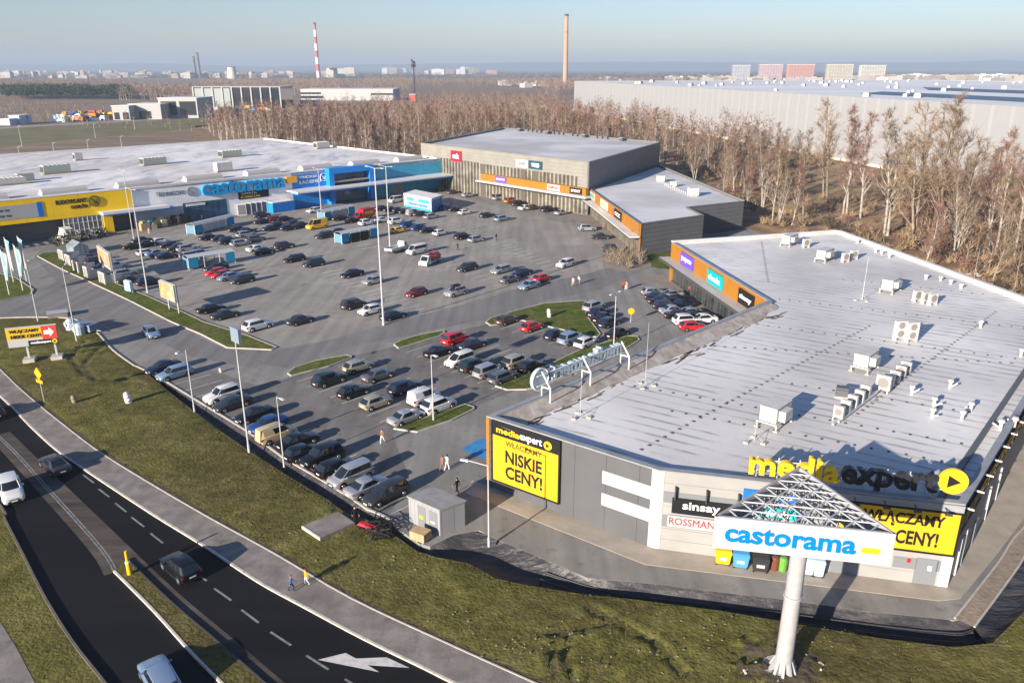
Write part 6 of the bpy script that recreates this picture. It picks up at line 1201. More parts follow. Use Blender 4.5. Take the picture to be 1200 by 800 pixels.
# ================================================================== trolley shelters, trailer, store front goods
def shelter(x0, y0, x1, y1, label, banner=None, dep=2.6, h=2.5):
    A, B = P(x0, y0), P(x1, y1); w_ = Wall(A, B); r = root('trolley_shelter', w_.A, label, 'shelter', 'trolley shelters'); L = w_.L
    mb = MB(); n = 6
    for k in range(n):
        t0, t1 = k / n, (k + 1) / n; f = lambda t: (-dep * t, h - .1 + .45 * math.sin(math.pi * t)); (ya, za), (yb, zb) = f(t0), f(t1)
        a = w_.A + w_.n * ya; b = w_.A + w_.n * yb; p0 = a + Vector((0, 0, za)); p1 = p0 + w_.u * L; p3 = b + Vector((0, 0, zb)); p2 = p3 + w_.u * L; d = Vector((0, 0, .05)); mb.hexa([p0, p1, p2, p3, p0 + d, p1 + d, p2 + d, p3 + d])
    part(mb, 'roof', mat('shelter_roof', (.40, .43, .46), .3), r)
    mb = MB(); nn = max(3, int(L / 2.4))
    for k in range(nn + 1):
        for y in (0, -dep): w_.box(mb, L * k / nn - .05, L * k / nn + .05, 0, h, y - .05, y + .05)
    part(mb, 'posts', m_wpaint, r, kind='stuff')
    for a, b in ((0.02, L * .2), (L * .8, L - .02)): mb = MB(); w_.box(mb, a, b, .4, 2.3, .01, .06); part(mb, 'blue_panel', mat('shelter_blue', (.01, .23, .42), .5), r)
    for y in (0.0, L): mb = MB(); a = w_.A + w_.u * y; mb.obox(a + Vector((0, 0, .3)), w_.u * .05, -w_.n * dep, Vector((0, 0, 2.0))); part(mb, 'end_glass', mat('shelter_glass', (.12, .25, .33), .2), r)
    mb = MB(); w_.box(mb, L * .22, L * .78, .45, 1.2, -dep * .8, -dep * .2); w_.box(mb, L * .22, L * .78, .9, 1.05, -dep * .9, -dep * .15); part(mb, 'trolleys', mat('trolley_wire', (.2, .2, .2), .5, .5), r)
    if banner: mb = MB(); w_.box(mb, L * .22, L * .78, .4, 2.2, .01, .05); part(mb, 'banner', banner, r)
shelter(229, 276, 275, 264.5, 'long trolley shelter with white banner near the garden doors', m_wpanel); shelter(222, 317, 276, 308, 'trolley shelter with colourful goods above the red cars'); sh = shelter(401, 287, 443, 278.5, 'trolley shelter with black and yellow banner', m_black); shelter(381, 259.5, 416, 252, 'trolley shelter with white banner near the blue entrance', m_wpanel)
A, Bc, C_ = P(473.5, 243), P(506, 250), P(519, 245); r = root('trailer', Bc, 'white and blue exhibition trailer parked across the bays', 'trailer'); th_ = top_z(Bc, 233.5)
mb = MB(); quad_box(mb, A, Bc, C_, .35, th_); part(mb, 'body', m_wpanel, r); mb = MB(); cc = (A + C_) / 2; quad_box(mb, ex(A, 1.0), ex(Bc, 1.0), ex(C_, 1.0), th_ + .0, th_ + .18); part(mb, 'roof', mat('trailer_roof', (.75, .70, .65), .5), r)
wt = Wall(A, Bc); wt2 = Wall(Bc, C_)
for a, b, c, d in ((.02, .98, .35, .9), (.12, .38, th_ - 1.5, th_ - .6), (.55, .92, th_ - 1.5, th_ - .6)): mb = MB(); wt.box(mb, wt.L * a, wt.L * b, c, d, .01, .05); part(mb, 'blue_stripe' if c < 1 else 'window', mat('trailer_blue', (.05, .42, .78), .4), r)
mb = MB(); wt2.box(mb, wt2.L * .05, wt2.L * .95, .4, th_ - .3, .01, .06); part(mb, 'end_panel', mat('trailer_deep_blue', (.01, .14, .38), .4), r); mb = MB(); wt2.box(mb, wt2.L * .02, wt2.L * .98, th_ - .55, th_ - .05, .061, .1); part(mb, 'blue_band', mat('trailer_blue', (.05, .42, .78)), r)
put_text('castorama', wt.fr, wt.L * .15, wt.L * .85, 1.2, 2.0, m_blet2, r, -.04, .02, .02)
for t in (.2, .3, .75): mb = MB(); q = A.lerp(Bc, t); mb.tube(q - wt.n * .5 + Vector((0, 0, .4)), q - wt.n * .1 + Vector((0, 0, .4)), .4, n=12); part(mb, 'wheel', m_ty, r)
# display panels by the grass strip
for i, (x, y) in enumerate(((73, 305), (81, 311), (90, 319), (103, 326), (121, 332.5))):
    b = P(x, y); r = empty('display_panel', tuple(b), rz(F), 'pale fence display panel, ' + ORD[i] + ' from left beside the grass strip', 'display panel', 'display panels beside the grass strip'); mb = MB()
    for xx in (-1.3, 1.3): mb.box((xx, 0, 0), (.3, .3, 2.2)); 
    mb.box((0, 0, 1.95), (2.6, .24, .22)); mb.build('frame', mat('panel_stone', (.55, .49, .42), .8), r); mb = MB(); mb.box((0, .0, .1), (2.3, .1, 1.8)); mb.build('infill', mat('panel_slats', (.24, .24, .24), .7), r); mb = MB(); mb.box((1.3, 1.6, .0), (.12, 3.0, 1.8)); mb.build('side_fence', m_steel, r)
b = P(92, 297); r = empty('greenhouse', tuple(b), rz(F), 'small glass greenhouse shown beside the parked cars', 'greenhouse'); mb = MB(); mb.box((0, 0, 0), (4.5, 3, 1.8)); mb.hexa([(-2.25, -1.5, 1.8), (2.25, -1.5, 1.8), (2.25, 1.5, 1.8), (-2.25, 1.5, 1.8), (-2.25, -.05, 2.8), (2.25, -.05, 2.8), (2.25, .05, 2.8), (-2.25, .05, 2.8)]); mb.build('glazing', glassy('greenhouse_glass', (.22, .28, .33), 44, .6, (.5, .5, .5), .15), r)
b = P(70, 283); r = empty('white_arch', tuple(b), rz(F), 'white curved display frame left of the greenhouse', 'display frame'); mb = MB()
for k in range(5): mb.tube((-1.6 + k * .8, 0, 0), (-1.6 + k * .8, 1.0, 2.6), .12, n=5); mb.tube((-1.6 + k * .8, 1.0, 2.6), (-1.6 + k * .8, 2.6, 2.9), .12, n=5)
mb.box((0, 1.8, 2.8), (3.6, 2.0, .12)); mb.build('frame', m_wpaint, r)
# flags
for i, (x, y, wv) in enumerate(((11, 346, 1), (16, 331, -1), (27, 341, 1), (31, 329, -1))):
    b = P(x, y); h = 8.6; r = empty('flagpole', tuple(b), rz(30), 'white flagpole, ' + ORD[i] + ' from left, with a hanging pale blue and white flag', 'flag', 'flags beside the entrance road'); mb = MB(); mb.tube((0, 0, 0), (0, 0, h), .07, .05, n=8); mb.build('pole', m_wpaint, r)
    mb = MB(); nx, nz = 8, 18; W_ = 1.35
    for a in range(nx + 1):
        for c in range(nz + 1): u, v = a / nx, c / nz; mb.v.append((.08 + u * W_ * (1 - .25 * v), .28 * u * math.sin(6 * u + 3 * v + wv * 2), h - .15 - v * 5.6 - u * .9 * (1 - v * .3)))
    for a in range(nx):
        for c in range(nz): k = a * (nz + 1) + c; mb.f.append((k, k + 1, k + nz + 2, k + nz + 1)); mb.m.append(1 if 2 <= a <= 4 and not (8 < c < 11) else 0)
    fl = mb.build('flag', [m_wpanel, mat('flag_blue', (.14, .42, .60), .7)], r, smooth=True); s = fl.modifiers.new('cloth', 'SOLIDIFY'); s.thickness = .02
# containers near the entrance road
for i, (x, y) in enumerate(((84, 386), (94, 392))):
    b = P(x, y); r = empty('recycling_container', tuple(b), rz(40), ('left', 'right')[i] + ' one of two pale rounded containers beside the lane', 'container', 'containers beside the lane'); mb = MB(); mb.tube((0, 0, 0), (0, 0, 1.3), .75, .8, n=14); mb.tube((0, 0, 1.3), (0, 0, 1.8), .8, .35, n=14); mb.build('body', mat('container_paint', (.36, .42, .50), .5), r, smooth=False); mb = MB(); mb.tube((0, -.77, 1.0), (0, -.85, 1.0), .4, n=14); mb.build('face', m_wpanel, r)
b = P(68, 371); r = empty('concrete_box', tuple(b), rz(60), 'low grey concrete box behind the containers', 'box'); mb = MB(); mb.box((0, 0, 0), (1.6, 2.8, .8)); mb.build('body', m_walk, r); mb = MB(); mb.box((0, 0, .8), (1.8, 3.0, .1)); mb.build('lid', m_steel, r)
b = P(100, 388); r = empty('car_trailer', tuple(b), rz(110), 'covered blue-grey trailer lying beside the lane', 'trailer'); mb = MB(); mb.box((0, 0, .45), (1.9, 4.2, .9), 0, 0, .92); mb.build('cover', mat('trailer_cover', (.14, .19, .27), .6), r); mb = MB(); mb.box((0, 0, .3), (1.7, 3.8, .15)); mb.tube((0, 1.9, .4), (0, 3.2, .4), .05); mb.build('chassis', m_steel, r)
for x in (-.9, .9): mb = MB(); mb.tube((x - .1, 0, .3), (x + .1, 0, .3), .3, n=12); mb.build('wheel', m_ty, r)
# goods and white display doors at the store front
random.seed(11)
for i in range(5):
    q = P(284 + i * 6.2, 252.5 - i * .9); r = empty('display_door', tuple(q), rz(60), 'white display door, ' + ORD[i] + ' from left below the banner', 'display door', 'display doors at the store front'); mb = MB(); mb.box((0, 0, 0), (.3, 2.4, 3.2)); mb.build('panel', m_wpaint, r); mb = MB(); mb.box((.16, 0, .2), (.05, 2.0, 2.7)); mb.build('dark_face', m_gdoor, r)
q0_, q1_, q2_ = P(320.5, 250), P(346, 246.2), P(349, 243); r = root('blue_container', q1_, 'low bright blue container at the foot of the store wall', 'container'); mb = MB(); quad_box(mb, q0_, q1_, q1_ + (Y1.A * 0 - Y1.n * 3), 0, 2.7); part(mb, 'body', m_blue, r); mb = MB(); quad_box(mb, q0_, q1_, q1_ - Y1.n * 3, 2.7, 2.85); part(mb, 'lid', m_wpaint, r)
gc = [(.42, .28, .14), (.50, .40, .26), (.28, .12, .05), (.55, .52, .48), (.10, .42, .45), (.62, .60, .56), (.06, .05, .05)]
for i in range(16):
    x = 168 + i * 4.0; q = P(x, 270.0 - (x - 168) * .2 + random.uniform(-1.0, 1)); c = gc[(0, 5, 4, 1, 0, 3, 1, 0, 2, 6, 1, 2, 6, 6, 5, 6)[i]]; r = empty('goods_pallet', tuple(q), rz(F), f"{['brown','white','turquoise','tan','brown','grey','tan','brown','rusty','black','tan','rusty','black','black','white','black'][i]} goods stacked on a pallet, {ORD[i]} from left along the store", 'pallet', 'pallets of goods along the store')
    mb = MB(); mb.box((0, 0, .15), (1.5, 1.3, random.uniform(.9, 2.2))); mb.box((.1, .1, 1.0), (1.0, 1.0, random.uniform(.3, 1.4)), 0, .3); mb.build('goods', mat('goods_%d%d' % (c[0] * 100, c[2] * 100), c, .8), r); mb = MB(); mb.box((0, 0, 0), (1.6, 1.4, .15)); mb.build('pallet', m_wood, r)
for i in range(14):
    x = 66 + i * 4.4; q = P(x, 287.5 - (x - 66) * .2 + random.uniform(-2, 1)); mb = MB(); c = [(.05, .06, .03), (.10, .09, .07), (.3, .28, .25), (.03, .05, .02)][i % 4]
    for k in range(40): a = random.uniform(0, 6.3); rr = random.uniform(0, .9); z = random.uniform(.2, 2.0); s = .3; p = Vector((math.cos(a) * rr, math.sin(a) * rr, z)); e = Vector((random.gauss(0, s), random.gauss(0, s), random.gauss(0, s))); f = Vector((random.gauss(0, s), random.gauss(0, s), random.gauss(0, s))); mb.face([p, p + e, p + f])
    mb.tube((0, 0, 0), (0, 0, .5), .35, .4, n=8); o = mb.build('potted_shrub', mat('shrub_%d' % (i % 4), c, .9)); o.location = q; tag(o, 'dark potted shrub in the row before the yellow garden yard', 'plant', 'potted shrubs before the garden yard')
# ================================================================== bare trees
random.seed(21)
m_bark = noisy('birch_bark', [(0.34, (0.15, 0.12, 0.10)), (0.48, (0.31, 0.27, 0.23)), (0.7, (0.46, 0.415, 0.365))], scale=1.3, detail=4, rough=0.9)
m_bark2 = noisy('brown_bark', [(0.36, (0.13, 0.10, 0.08)), (0.6, (0.28, 0.225, 0.17))], scale=1.3, detail=4, rough=0.9)
m_twig = noisy('birch_twigs', [(0.35, (0.12, 0.062, 0.046)), (0.6, (0.23, 0.13, 0.098))], scale=0.25, detail=3, rough=0.9)
m_twig2 = noisy('brown_twigs', [(0.35, (0.12, 0.085, 0.06)), (0.6, (0.25, 0.18, 0.125))], scale=0.25, detail=3, rough=0.9)
m_twig3 = noisy('ochre_twigs', [(0.35, (0.15, 0.10, 0.06)), (0.6, (0.29, 0.205, 0.125))], scale=0.25, detail=3, rough=0.9)
def rv(s=1.0): return Vector((random.gauss(0, s), random.gauss(0, s), random.gauss(0, s)))
def tree_mesh(h, spread, nb, up, twigs, stems=1, tw=.021):
    T, C = MB(), MB()
    def twig(p, d, l, w):
        d = d.normalized(); s = d.cross(rv()).normalized() * w; q = p + d * l; C.face([p - s, p + s, q]); s2 = d.cross(s).normalized() * w; C.face([p - s2, p + s2, q])
    def branch(p, d, l, r, lvl):
        n = 3 if lvl == 0 else 2; pts = [p]; dd = d.normalized()
        for k in range(n):
            dd = (dd + rv(.13) + Vector((0, 0, .12 if lvl == 0 else .02))).normalized(); pts.append(pts[-1] + dd * l / n)
        for k in range(n): T.tube(pts[k], pts[k + 1], r * (1 - k / n * .75), r * (1 - (k + 1) / n * .75), n=3, caps=False)
        if lvl == 0:
            for k in range(5 + int(l)): t = random.uniform(.2, 1); i = min(n - 1, int(t * n)); q = pts[i].lerp(pts[i + 1], t * n - i); branch(q, (dd + rv(.55) + Vector((0, 0, .15))), l * random.uniform(.25, .5), r * .38, 1)
        else:
            for k in range(twigs + 2): t = random.uniform(.15, 1); i = min(n - 1, int(t * n)); q = pts[i].lerp(pts[i + 1], t * n - i); twig(q, dd + rv(.55) + Vector((0, 0, .0)), random.uniform(.5, 1.25), tw)
        twig(pts[-1], dd, l * .25, tw)
    for s in range(stems):
        p = Vector((random.gauss(0, .5) if s else 0, random.gauss(0, .5) if s else 0, -.3)); d = Vector((random.gauss(0, .05 + .12 * (s > 0)), random.gauss(0, .05 + .12 * (s > 0)), 1)); hh = h * (1 if s == 0 else random.uniform(.7, .95)); n = 7; pts = [p]; rr = [h * .0105]
        for k in range(n): d = (d + Vector((random.gauss(0, .05), random.gauss(0, .05), .1))).normalized(); pts.append(pts[-1] + d * hh / n); rr.append(h * .0105 * (1 - (k + 1) / n) ** .8 + .012)
        for k in range(n): T.tube(pts[k], pts[k + 1], rr[k], rr[k + 1], n=6, caps=False)
        for k in range(int(nb / (1 if s == 0 else 1.6))):
            t = .22 + .76 * ((k + random.random()) / nb * (1 if s == 0 else 1.6)) ** .9; t = min(t, .98); i = min(n - 1, int(t * n)); q = pts[i].lerp(pts[i + 1], t * n - i); a = random.uniform(0, 6.283)
            l = spread * (1.05 - t) ** .75 * random.uniform(.7, 1.15) + .6; branch(q, Vector((math.cos(a), math.sin(a), up * random.uniform(.7, 1.3))), l, rr[i] * .42 + .012, 0)
    return T, C
TREES = []
for i, (h, sp, nb, up, tw, st, mb_, mt_) in enumerate(((19, 3.5, 32, 1.8, 5, 1, m_bark, m_twig), (21, 3.6, 36, 2.0, 5, 1, m_bark, m_twig), (17, 3.8, 30, 1.7, 5, 2, m_bark, m_twig), (20, 4.2, 30, 1.5, 5, 3, m_bark, m_twig2), (18, 5.2, 26, 1.2, 4, 1, m_bark2, m_twig2), (16, 4.8, 24, 1.2, 4, 2, m_bark2, m_twig3), (22, 3.4, 36, 2.0, 4, 1, m_bark, m_twig3), (13, 4.0, 22, .9, 4, 2, m_bark2, m_twig2))):
    T, C = tree_mesh(h, sp, nb, up, tw, st); TREES.append((to_mesh(T, 'trunk', [mb_], False), to_mesh(C, 'crown', [mt_], False), h))
def tree(x, y, k, s, label, group, name='bare_birch'):
    r = empty('bare_birch' if k in (0, 1, 2, 3, 6) else 'bare_tree', (x, y, 0), random.uniform(0, 6.28), label, 'tree', group); r.scale = (s * random.uniform(.92, 1.12),) * 2 + (s,)
    for nm, me in (('trunk', TREES[k][0]), ('crown', TREES[k][1])): o = bpy.data.objects.new(nm, me); COL.objects.link(o); o.parent = r
def scatter(poly, n, dmin, ks, smin, smax, label, group, avoid=()):
    pts = []; xs = [p[0] for p in poly]; ys = [p[1] for p in poly]; tries = 0
    while len(pts) < n and tries < n * 60:
        tries += 1; p = (random.uniform(min(xs), max(xs)), random.uniform(min(ys), max(ys)))
        if not inside(p, poly) or any(inside(p, a) for a in avoid) or any((p[0] - q[0]) ** 2 + (p[1] - q[1]) ** 2 < dmin * dmin for q in pts): continue
        pts.append(p)
    if label:
        for p in pts: tree(p[0], p[1], random.choice(ks), random.uniform(smin, smax), label, group)
    return pts
clear = PP([(925, 205), (1000, 185), (1060, 262), (1120, 300), (985, 268), (920, 262), (880, 262)])
front = scatter([(-118, 362), (-30, 281), (-22, 300), (-4, 338), (-20, 380), (-60, 400), (-120, 400)], 62, 5, (0, 1, 2, 6, 1), .9, 1.12, 'slender bare birch in the wood behind the blue store', 'birches behind the blue store')
scatter([(-2, 342), (50, 275), (62, 300), (50, 350), (10, 400), (-20, 380)], 58, 4.6, (0, 1, 2, 3, 6), .88, 1.12, 'slender bare birch in the wood behind the cinema hall', 'birches behind the cinema hall')
scatter([(62, 205), (58, 262), (66, 300), (110, 330), (120, 270), (100, 225), (75, 195)], 46, 4.8, (1, 2, 3, 4, 5, 7), .72, 1.0, 'bare tree in the thicket beside the shop wing', 'trees beside the shop wing', [clear])
scatter([(80, 150), (96, 165), (112, 232), (170, 240), (190, 150), (130, 95), (92, 112)], 96, 4.4, (0, 1, 2, 3, 6, 4, 7, 0), .66, .95, 'bare tree in the wood beyond the white roof', 'trees beyond the white roof', [clear])
for i, (px, py, k, t, lb) in enumerate(((905, 262, 6, 172, 'pinkish birch standing just right of the dark wing wall'), (912, 262, 3, 190, 'leaning pale trunk beside the pinkish birch'), (941, 258, 4, 152, 'bare forked tree on the tan clearing'), (992, 252, 2, 128, 'twin-trunked birch at the edge of the tan clearing'), (1008, 256, 1, 132, 'slim birch right of the twin-trunked one'), (1036, 276, 3, 130, 'tall many-branched birch behind the roof corner'), (1072, 288, 5, 125, 'ochre crowned tree behind the rear roof edge'), (1100, 290, 4, 112, 'largest grey crown above the rear roof edge'), (1152, 296, 2, 155, 'pale twin birch near the right edge of the view'), (1188, 300, 0, 150, 'pinkish birch at the right edge of the view'), (1165, 300, 6, 170, 'slender birch between the two right hand ones'), (965, 232, 5, 118, 'tallest crown left of the clearing'), (1120, 292, 7, 130, 'brown crown behind the small roof rod'))):
    b = P(px, py); h = top_z(b, t); tree(b.x, b.y, k, h / TREES[k][2], lb, None)
# the rest of the wood: one mass, light trees built from the same kind of limbs
def mass(name, pts, h0, h1, wd, mats, nt, label=None, kind='stuff', trunk=True, tw=.12, blob=False):
    V, Fs, M = [], [], []
    rng = np.random.default_rng(5)
    for (x, y) in pts:
        h = rng.uniform(h0, h1); w_ = wd * rng.uniform(.7, 1.2) * h / h1; mi = int(rng.integers(0, len(mats) - 1)) + 1 if trunk else int(rng.integers(0, len(mats)))
        if trunk:
            i = len(V); V += [(x - .17, y, -.5), (x + .17, y, -.5), (x + rng.normal(0, .5), y, h * .95)]; Fs.append((i, i + 1, i + 2)); M.append(0)
            for _ in range(7): z = rng.uniform(.3, .8) * h; a = rng.uniform(0, 6.28); l = w_ * 1.2; i = len(V); V += [(x, y, z), (x, y, z + .25), (x + math.cos(a) * l, y + math.sin(a) * l, z + l * 1.3)]; Fs.append((i, i + 1, i + 2)); M.append(0)
        u = rng.normal(0, 1, (nt, 3)); u /= np.linalg.norm(u, axis=1)[:, None]; r = rng.uniform(.25, 1, nt) ** .5
        c = np.stack([x + u[:, 0] * r * w_, y + u[:, 1] * r * w_, h * .62 + u[:, 2] * r * h * .38], 1); d = rng.normal(0, 1, (nt, 3)); d[:, 2] = np.abs(d[:, 2]) * 1.3 + .3 if not blob else d[:, 2]; d /= np.linalg.norm(d, axis=1)[:, None]
        L = rng.uniform(.9, 2.2, nt)[:, None] if not blob else rng.uniform(.8, 1.8, nt)[:, None]; s = np.cross(d, rng.normal(0, 1, (nt, 3))); s /= np.linalg.norm(s, axis=1)[:, None] + 1e-9; s *= tw
        i = len(V); tri = np.stack([c - s, c + s, c + d * L], 1).reshape(-1, 3); V += [tuple(t) for t in tri]; Fs += [(i + 3 * k, i + 3 * k + 1, i + 3 * k + 2) for k in range(nt)]; M += [mi] * nt
    me = bpy.data.meshes.new(name); me.from_pydata(V, [], Fs); [me.materials.append(m) for m in mats]; me.polygons.foreach_set('material_index', M); me.update()
    o = bpy.data.objects.new(name, me); COL.objects.link(o); o['kind'] = kind
    if label: o['label'] = label
    return o
wood = scatter([(-150, 420), (-118, 402), (-60, 402), (-20, 384), (12, 402), (52, 352), (66, 305), (112, 335), (125, 420), (70, 560), (45, 640), (30, 760), (-60, 760), (-150, 620), (-200, 520)], 640, 5.5, (0,), 1, 1, None, None, [PP([(740, 138), (900, 148), (900, 172), (800, 168), (750, 150)])])
mass('woodland', wood, 14, 21, 3.0, [m_bark, m_twig, m_twig2, m_twig], 110)
w2 = scatter([(120, 232), (200, 260), (330, 420), (430, 380), (330, 220), (230, 130), (190, 150), (170, 242)], 330, 6, (0,), 1, 1, None, None)
mass('woodland', w2, 10, 16, 3.2, [m_bark2, m_twig2, m_twig3, m_twig], 110)
w3 = scatter([(92, 120), (84, 160), (98, 200), (120, 240), (175, 240), (190, 150), (130, 95)], 170, 3, (0,), 1, 1, None, None, [clear])
mass('woodland', w3, 7, 13, 2.4, [m_bark2, m_twig, m_twig2, m_twig3], 120, tw=.05)
scr2 = scatter([(78, 112), (66, 168), (62, 200), (100, 250), (170, 240), (180, 140), (120, 85)], 700, 1.3, (0,), 1, 1, None, None)
mass('undergrowth', scr2, .5, 1.8, 1.1, [m_twig, m_twig2, m_twig3, mat('dry_grass', (.36, .26, .14), .9)], 40, trunk=False, tw=.06)
scr = scatter([(60, 168), (60, 200), (54, 268), (66, 330), (160, 400), (330, 420), (240, 140), (130, 80), (88, 108)], 900, 2.2, (0,), 1, 1, None, None, [clear, PP([(740, 138), (900, 148), (900, 168), (800, 165), (750, 150)])])
mass('undergrowth', scr, 1.5, 4.5, 2.2, [m_twig, m_twig2, m_twig3, mat('bramble', (.055, .045, .03), .9)], 60, trunk=False, tw=.10)
sc2 = scatter([(-118, 356), (-28, 275), (-2, 332), (50, 272), (56, 300), (10, 380), (-60, 400), (-140, 410)], 420, 2.5, (0,), 1, 1, None, None)
mass('undergrowth', sc2, 1.2, 4, 2.0, [m_twig, m_twig2, m_twig3], 40, trunk=False, tw=.09)
bs = scatter([tuple(q) for q in PP([(712, 300), (722, 296), (752, 300), (757, 310), (735, 316), (713, 311)])], 46, .7, (0,), 1, 1, None, None)
mass('shrub_bed', bs, .5, 1.2, .55, [m_bark2, mat('straw_grass', (.26, .20, .14), .9), m_bark2], 34, trunk=False, tw=.05)
sheet('shrub_bed_gravel', PP([(706, 298), (720, 293), (756, 298), (764, 311), (736, 319), (707, 313)]), .02, m_sand)
# scattered saplings in the far fields
fl = [(-330, 560), (-120, 470), (-100, 560), (-180, 700), (-560, 900), (-800, 860)]
sap = scatter(fl, 240, 6, (0,), 1, 1, None, None); mass('saplings', sap, 5, 12, 1.8, [m_bark2, m_twig, m_twig2], 26, tw=.12)
sheet('forest_floor', [(-150, 372), (-108, 352), (-29, 268), (-2, 329), (51, 268), (59, 193), (68, 157), (74, 112), (95, 96), (150, 30), (600, 200), (520, 520), (150, 560), (60, 700), (-60, 800), (-220, 560)], 0.0, m_floor)
sheet('dry_clearing', PP([(935, 205), (985, 190), (1010, 225), (1060, 262), (1000, 268), (930, 263), (885, 262)]), .006, noisy('dry_bank', [(.3, (.16, .10, .055)), (.5, (.30, .20, .11)), (.7, (.38, .31, .15))], scale=.12, detail=8, bump=.8, bdist=.4))
sheet('warehouse_lawn', PP([(754, 139), (820, 144), (905, 149), (900, 160), (850, 163), (790, 156), (750, 146)]), .006, noisy('far_lawn', [(.3, (.10, .12, .03)), (.6, (.17, .17, .05))], scale=.05))
sheet('corner_lawn', PP([(752, 300), (786, 294), (786, 316), (764, 313)]), .016, m_lawn)
# lot islands with kerbs
def island(pts, label='grass_island', h=.14):
    w_ = PP(pts); slab(label, offset_poly(w_, .16), h - .01, m_lawn, .2)
    mb = MB(); ring(mb, w_, 0, h + .02, .17); o = mb.build('kerb', m_kerb); o['kind'] = 'structure'
island([(336.6, 438), (345, 431), (370, 423), (405, 416.6), (412.5, 417.5), (412, 420), (385, 430), (341, 441)])
island([(461, 404), (470, 399), (495, 392), (520, 387.5), (521.5, 390), (516, 394), (490, 402), (467, 409)])
island([(461, 503), (470, 499), (500, 489), (545, 474), (555.5, 477), (556, 480), (530, 493), (489, 507)])
island([(580, 453), (594, 445), (625, 436), (680, 410), (735, 394), (747, 394.5), (750, 399), (720, 418), (680, 437), (640, 452), (617, 457), (594, 457.5)])
island([(569, 378), (575, 373), (605, 364), (640, 355.5), (687, 352.5), (684, 360), (690, 373), (704, 392), (700, 396), (650, 385), (612, 376), (575, 382)])
island([(43.5, 300.5), (50, 296.5), (66, 295), (90, 311), (115, 322), (140, 334), (175, 348), (215, 366), (240, 378), (289, 393), (325, 407.5), (318, 410.5), (266, 408), (235, 392), (200, 377.5), (150, 352), (103, 330), (70, 315)])
island([(-60, 352), (-60, 318), (-10, 318), (20, 326), (40, 340), (36, 346), (0, 353)])
# stall lines
mb = MB()
def stalls(a, b, n, ln, z=.016, wd=.11, az=43.7, m=None):
    A, B = P(*a), P(*b); u = azv(az); s = Vector((u.y, -u.x, 0)) * wd / 2
    for k in range(n + 1):
        q = A.lerp(B, k / n); q.z = z; mb.face([q - s, q + s, q + s + u * ln, q - s + u * ln][::-1] if (s.cross(u)).z < 0 else [q - s, q + s, q + s + u * ln, q - s + u * ln])
stalls((347.8, 447.1), (445.3, 494.8), 7, 5.0); A_ = P(347.8, 447.1) + azv(43.7) * 5.0; stalls((396, 430), (494, 473.5), 7, 4.4)
stalls((476, 413), (575, 456), 7, 4.8); stalls((519, 397), (618, 437), 7, 4.6); stalls((586, 386), (690, 417), 7, 4.6)
stalls((180, 437), (455, 604), 17, 5.0)
o = mb.build('stall_marking', m_paint); o['kind'] = 'structure'
mb = MB()
for a, b, n in (((742, 336), (822, 392), 13), ((662, 262), (722, 300), 8)): stalls(a, b, n, 4.8, az=80)
o = mb.build('stall_marking', m_paint); o['kind'] = 'structure'
m_faint = noisy('worn_marking', [(.3, (.42, .40, .37)), (.6, (.60, .57, .53))], scale=.6); mb = MB()
for a, b, n in (((170, 302), (245, 345), 11), ((232, 290), (300, 330), 12), ((300, 282), (420, 345), 22), ((340, 300), (480, 372), 24), ((430, 268), (560, 330), 22), ((350, 258), (425, 292), 12), ((520, 262), (650, 320), 22), ((470, 246), (560, 285), 16)): stalls(a, b, n, 4.8, .012, .14)
o = mb.build('stall_marking', m_faint); o['kind'] = 'structure'

# ================================================================== far field strips, road, yard
sheet('embankment_grass', PP([(-80, 156), (200, 141), (330, 130.5), (420, 126), (420, 130), (330, 137), (200, 153), (-80, 181)]), 0.0, noisy('embankment_grass', [(.3, (.125, .11, .055)), (.6, (.19, .17, .085))], scale=.05, detail=8))
strip('distant_road', PP([(-80, 155), (0, 150.8), (100, 145), (200, 139.5), (330, 128.8), (430, 123.8)]), 0, 9, .03, mat('pale_road', (.36, .34, .32), .9))
strip('distant_road', PP([(330, 121), (400, 120), (470, 118)]), 0, 14, .03, mat('pale_road', (.36, .34, .32), .9))
strip('field_track', PP([(-80, 178), (0, 172), (100, 163.5), (200, 155), (330, 138)]), 0, 1.4, .02, mat('pale_track', (.33, .25, .18), .9))
strip('field_track', PP([(-80, 192), (60, 181), (150, 172), (240, 164)]), 0, 1.2, .02, mat('pale_track', (.33, .25, .18), .9))
sheet('yard_paving', PP([(60, 146), (200, 139), (330, 128), (345, 118), (230, 120), (130, 128), (55, 136)]), .01, mat('yard_paving', (.17, .165, .16), .9))
def block(name, px0, px1, pb, pt, depth, m, label, cat='building', group=None, roof=None, skew=0.0, win=None):
    A, B = P(px0, pb), P(px1, pb + skew); w_ = Wall(A, B); h = top_z(A, pt); r = root(name, A, label, cat, group)
    mb = MB(); w_.box(mb, 0, w_.L, 0, h, -depth, 0); part(mb, 'wall', m, r)
    mb = MB(); w_.box(mb, -.4, w_.L + .4, h, h + max(.4, h * .03), -depth - .4, .4); part(mb, 'roof', roof or m_trim, r)
    if win:
        for a, b, c, d in win: mb = MB(); w_.box(mb, w_.L * a, w_.L * b, h * c, h * d, .02, .15); part(mb, 'window', m_glass, r)
    return r, w_, h
m_lgrey = mat('light_grey_wall', (.34, .34, .335), .6); m_cream = mat('cream_wall', (.62, .56, .46), .8); m_wwall = mat('white_wall', (.40, .40, .40), .7)
block('workshop_building', 133, 153, 141, 124.5, 25, m_lgrey, 'small light grey workshop left of the truck dealership', win=[(.1, .4, .05, .55), (.6, .95, .05, .55)])
block('workshop_building', 153, 190, 140, 122.5, 30, m_lgrey, 'light grey workshop with one wide dark door', win=[(.3, .68, .05, .55)])
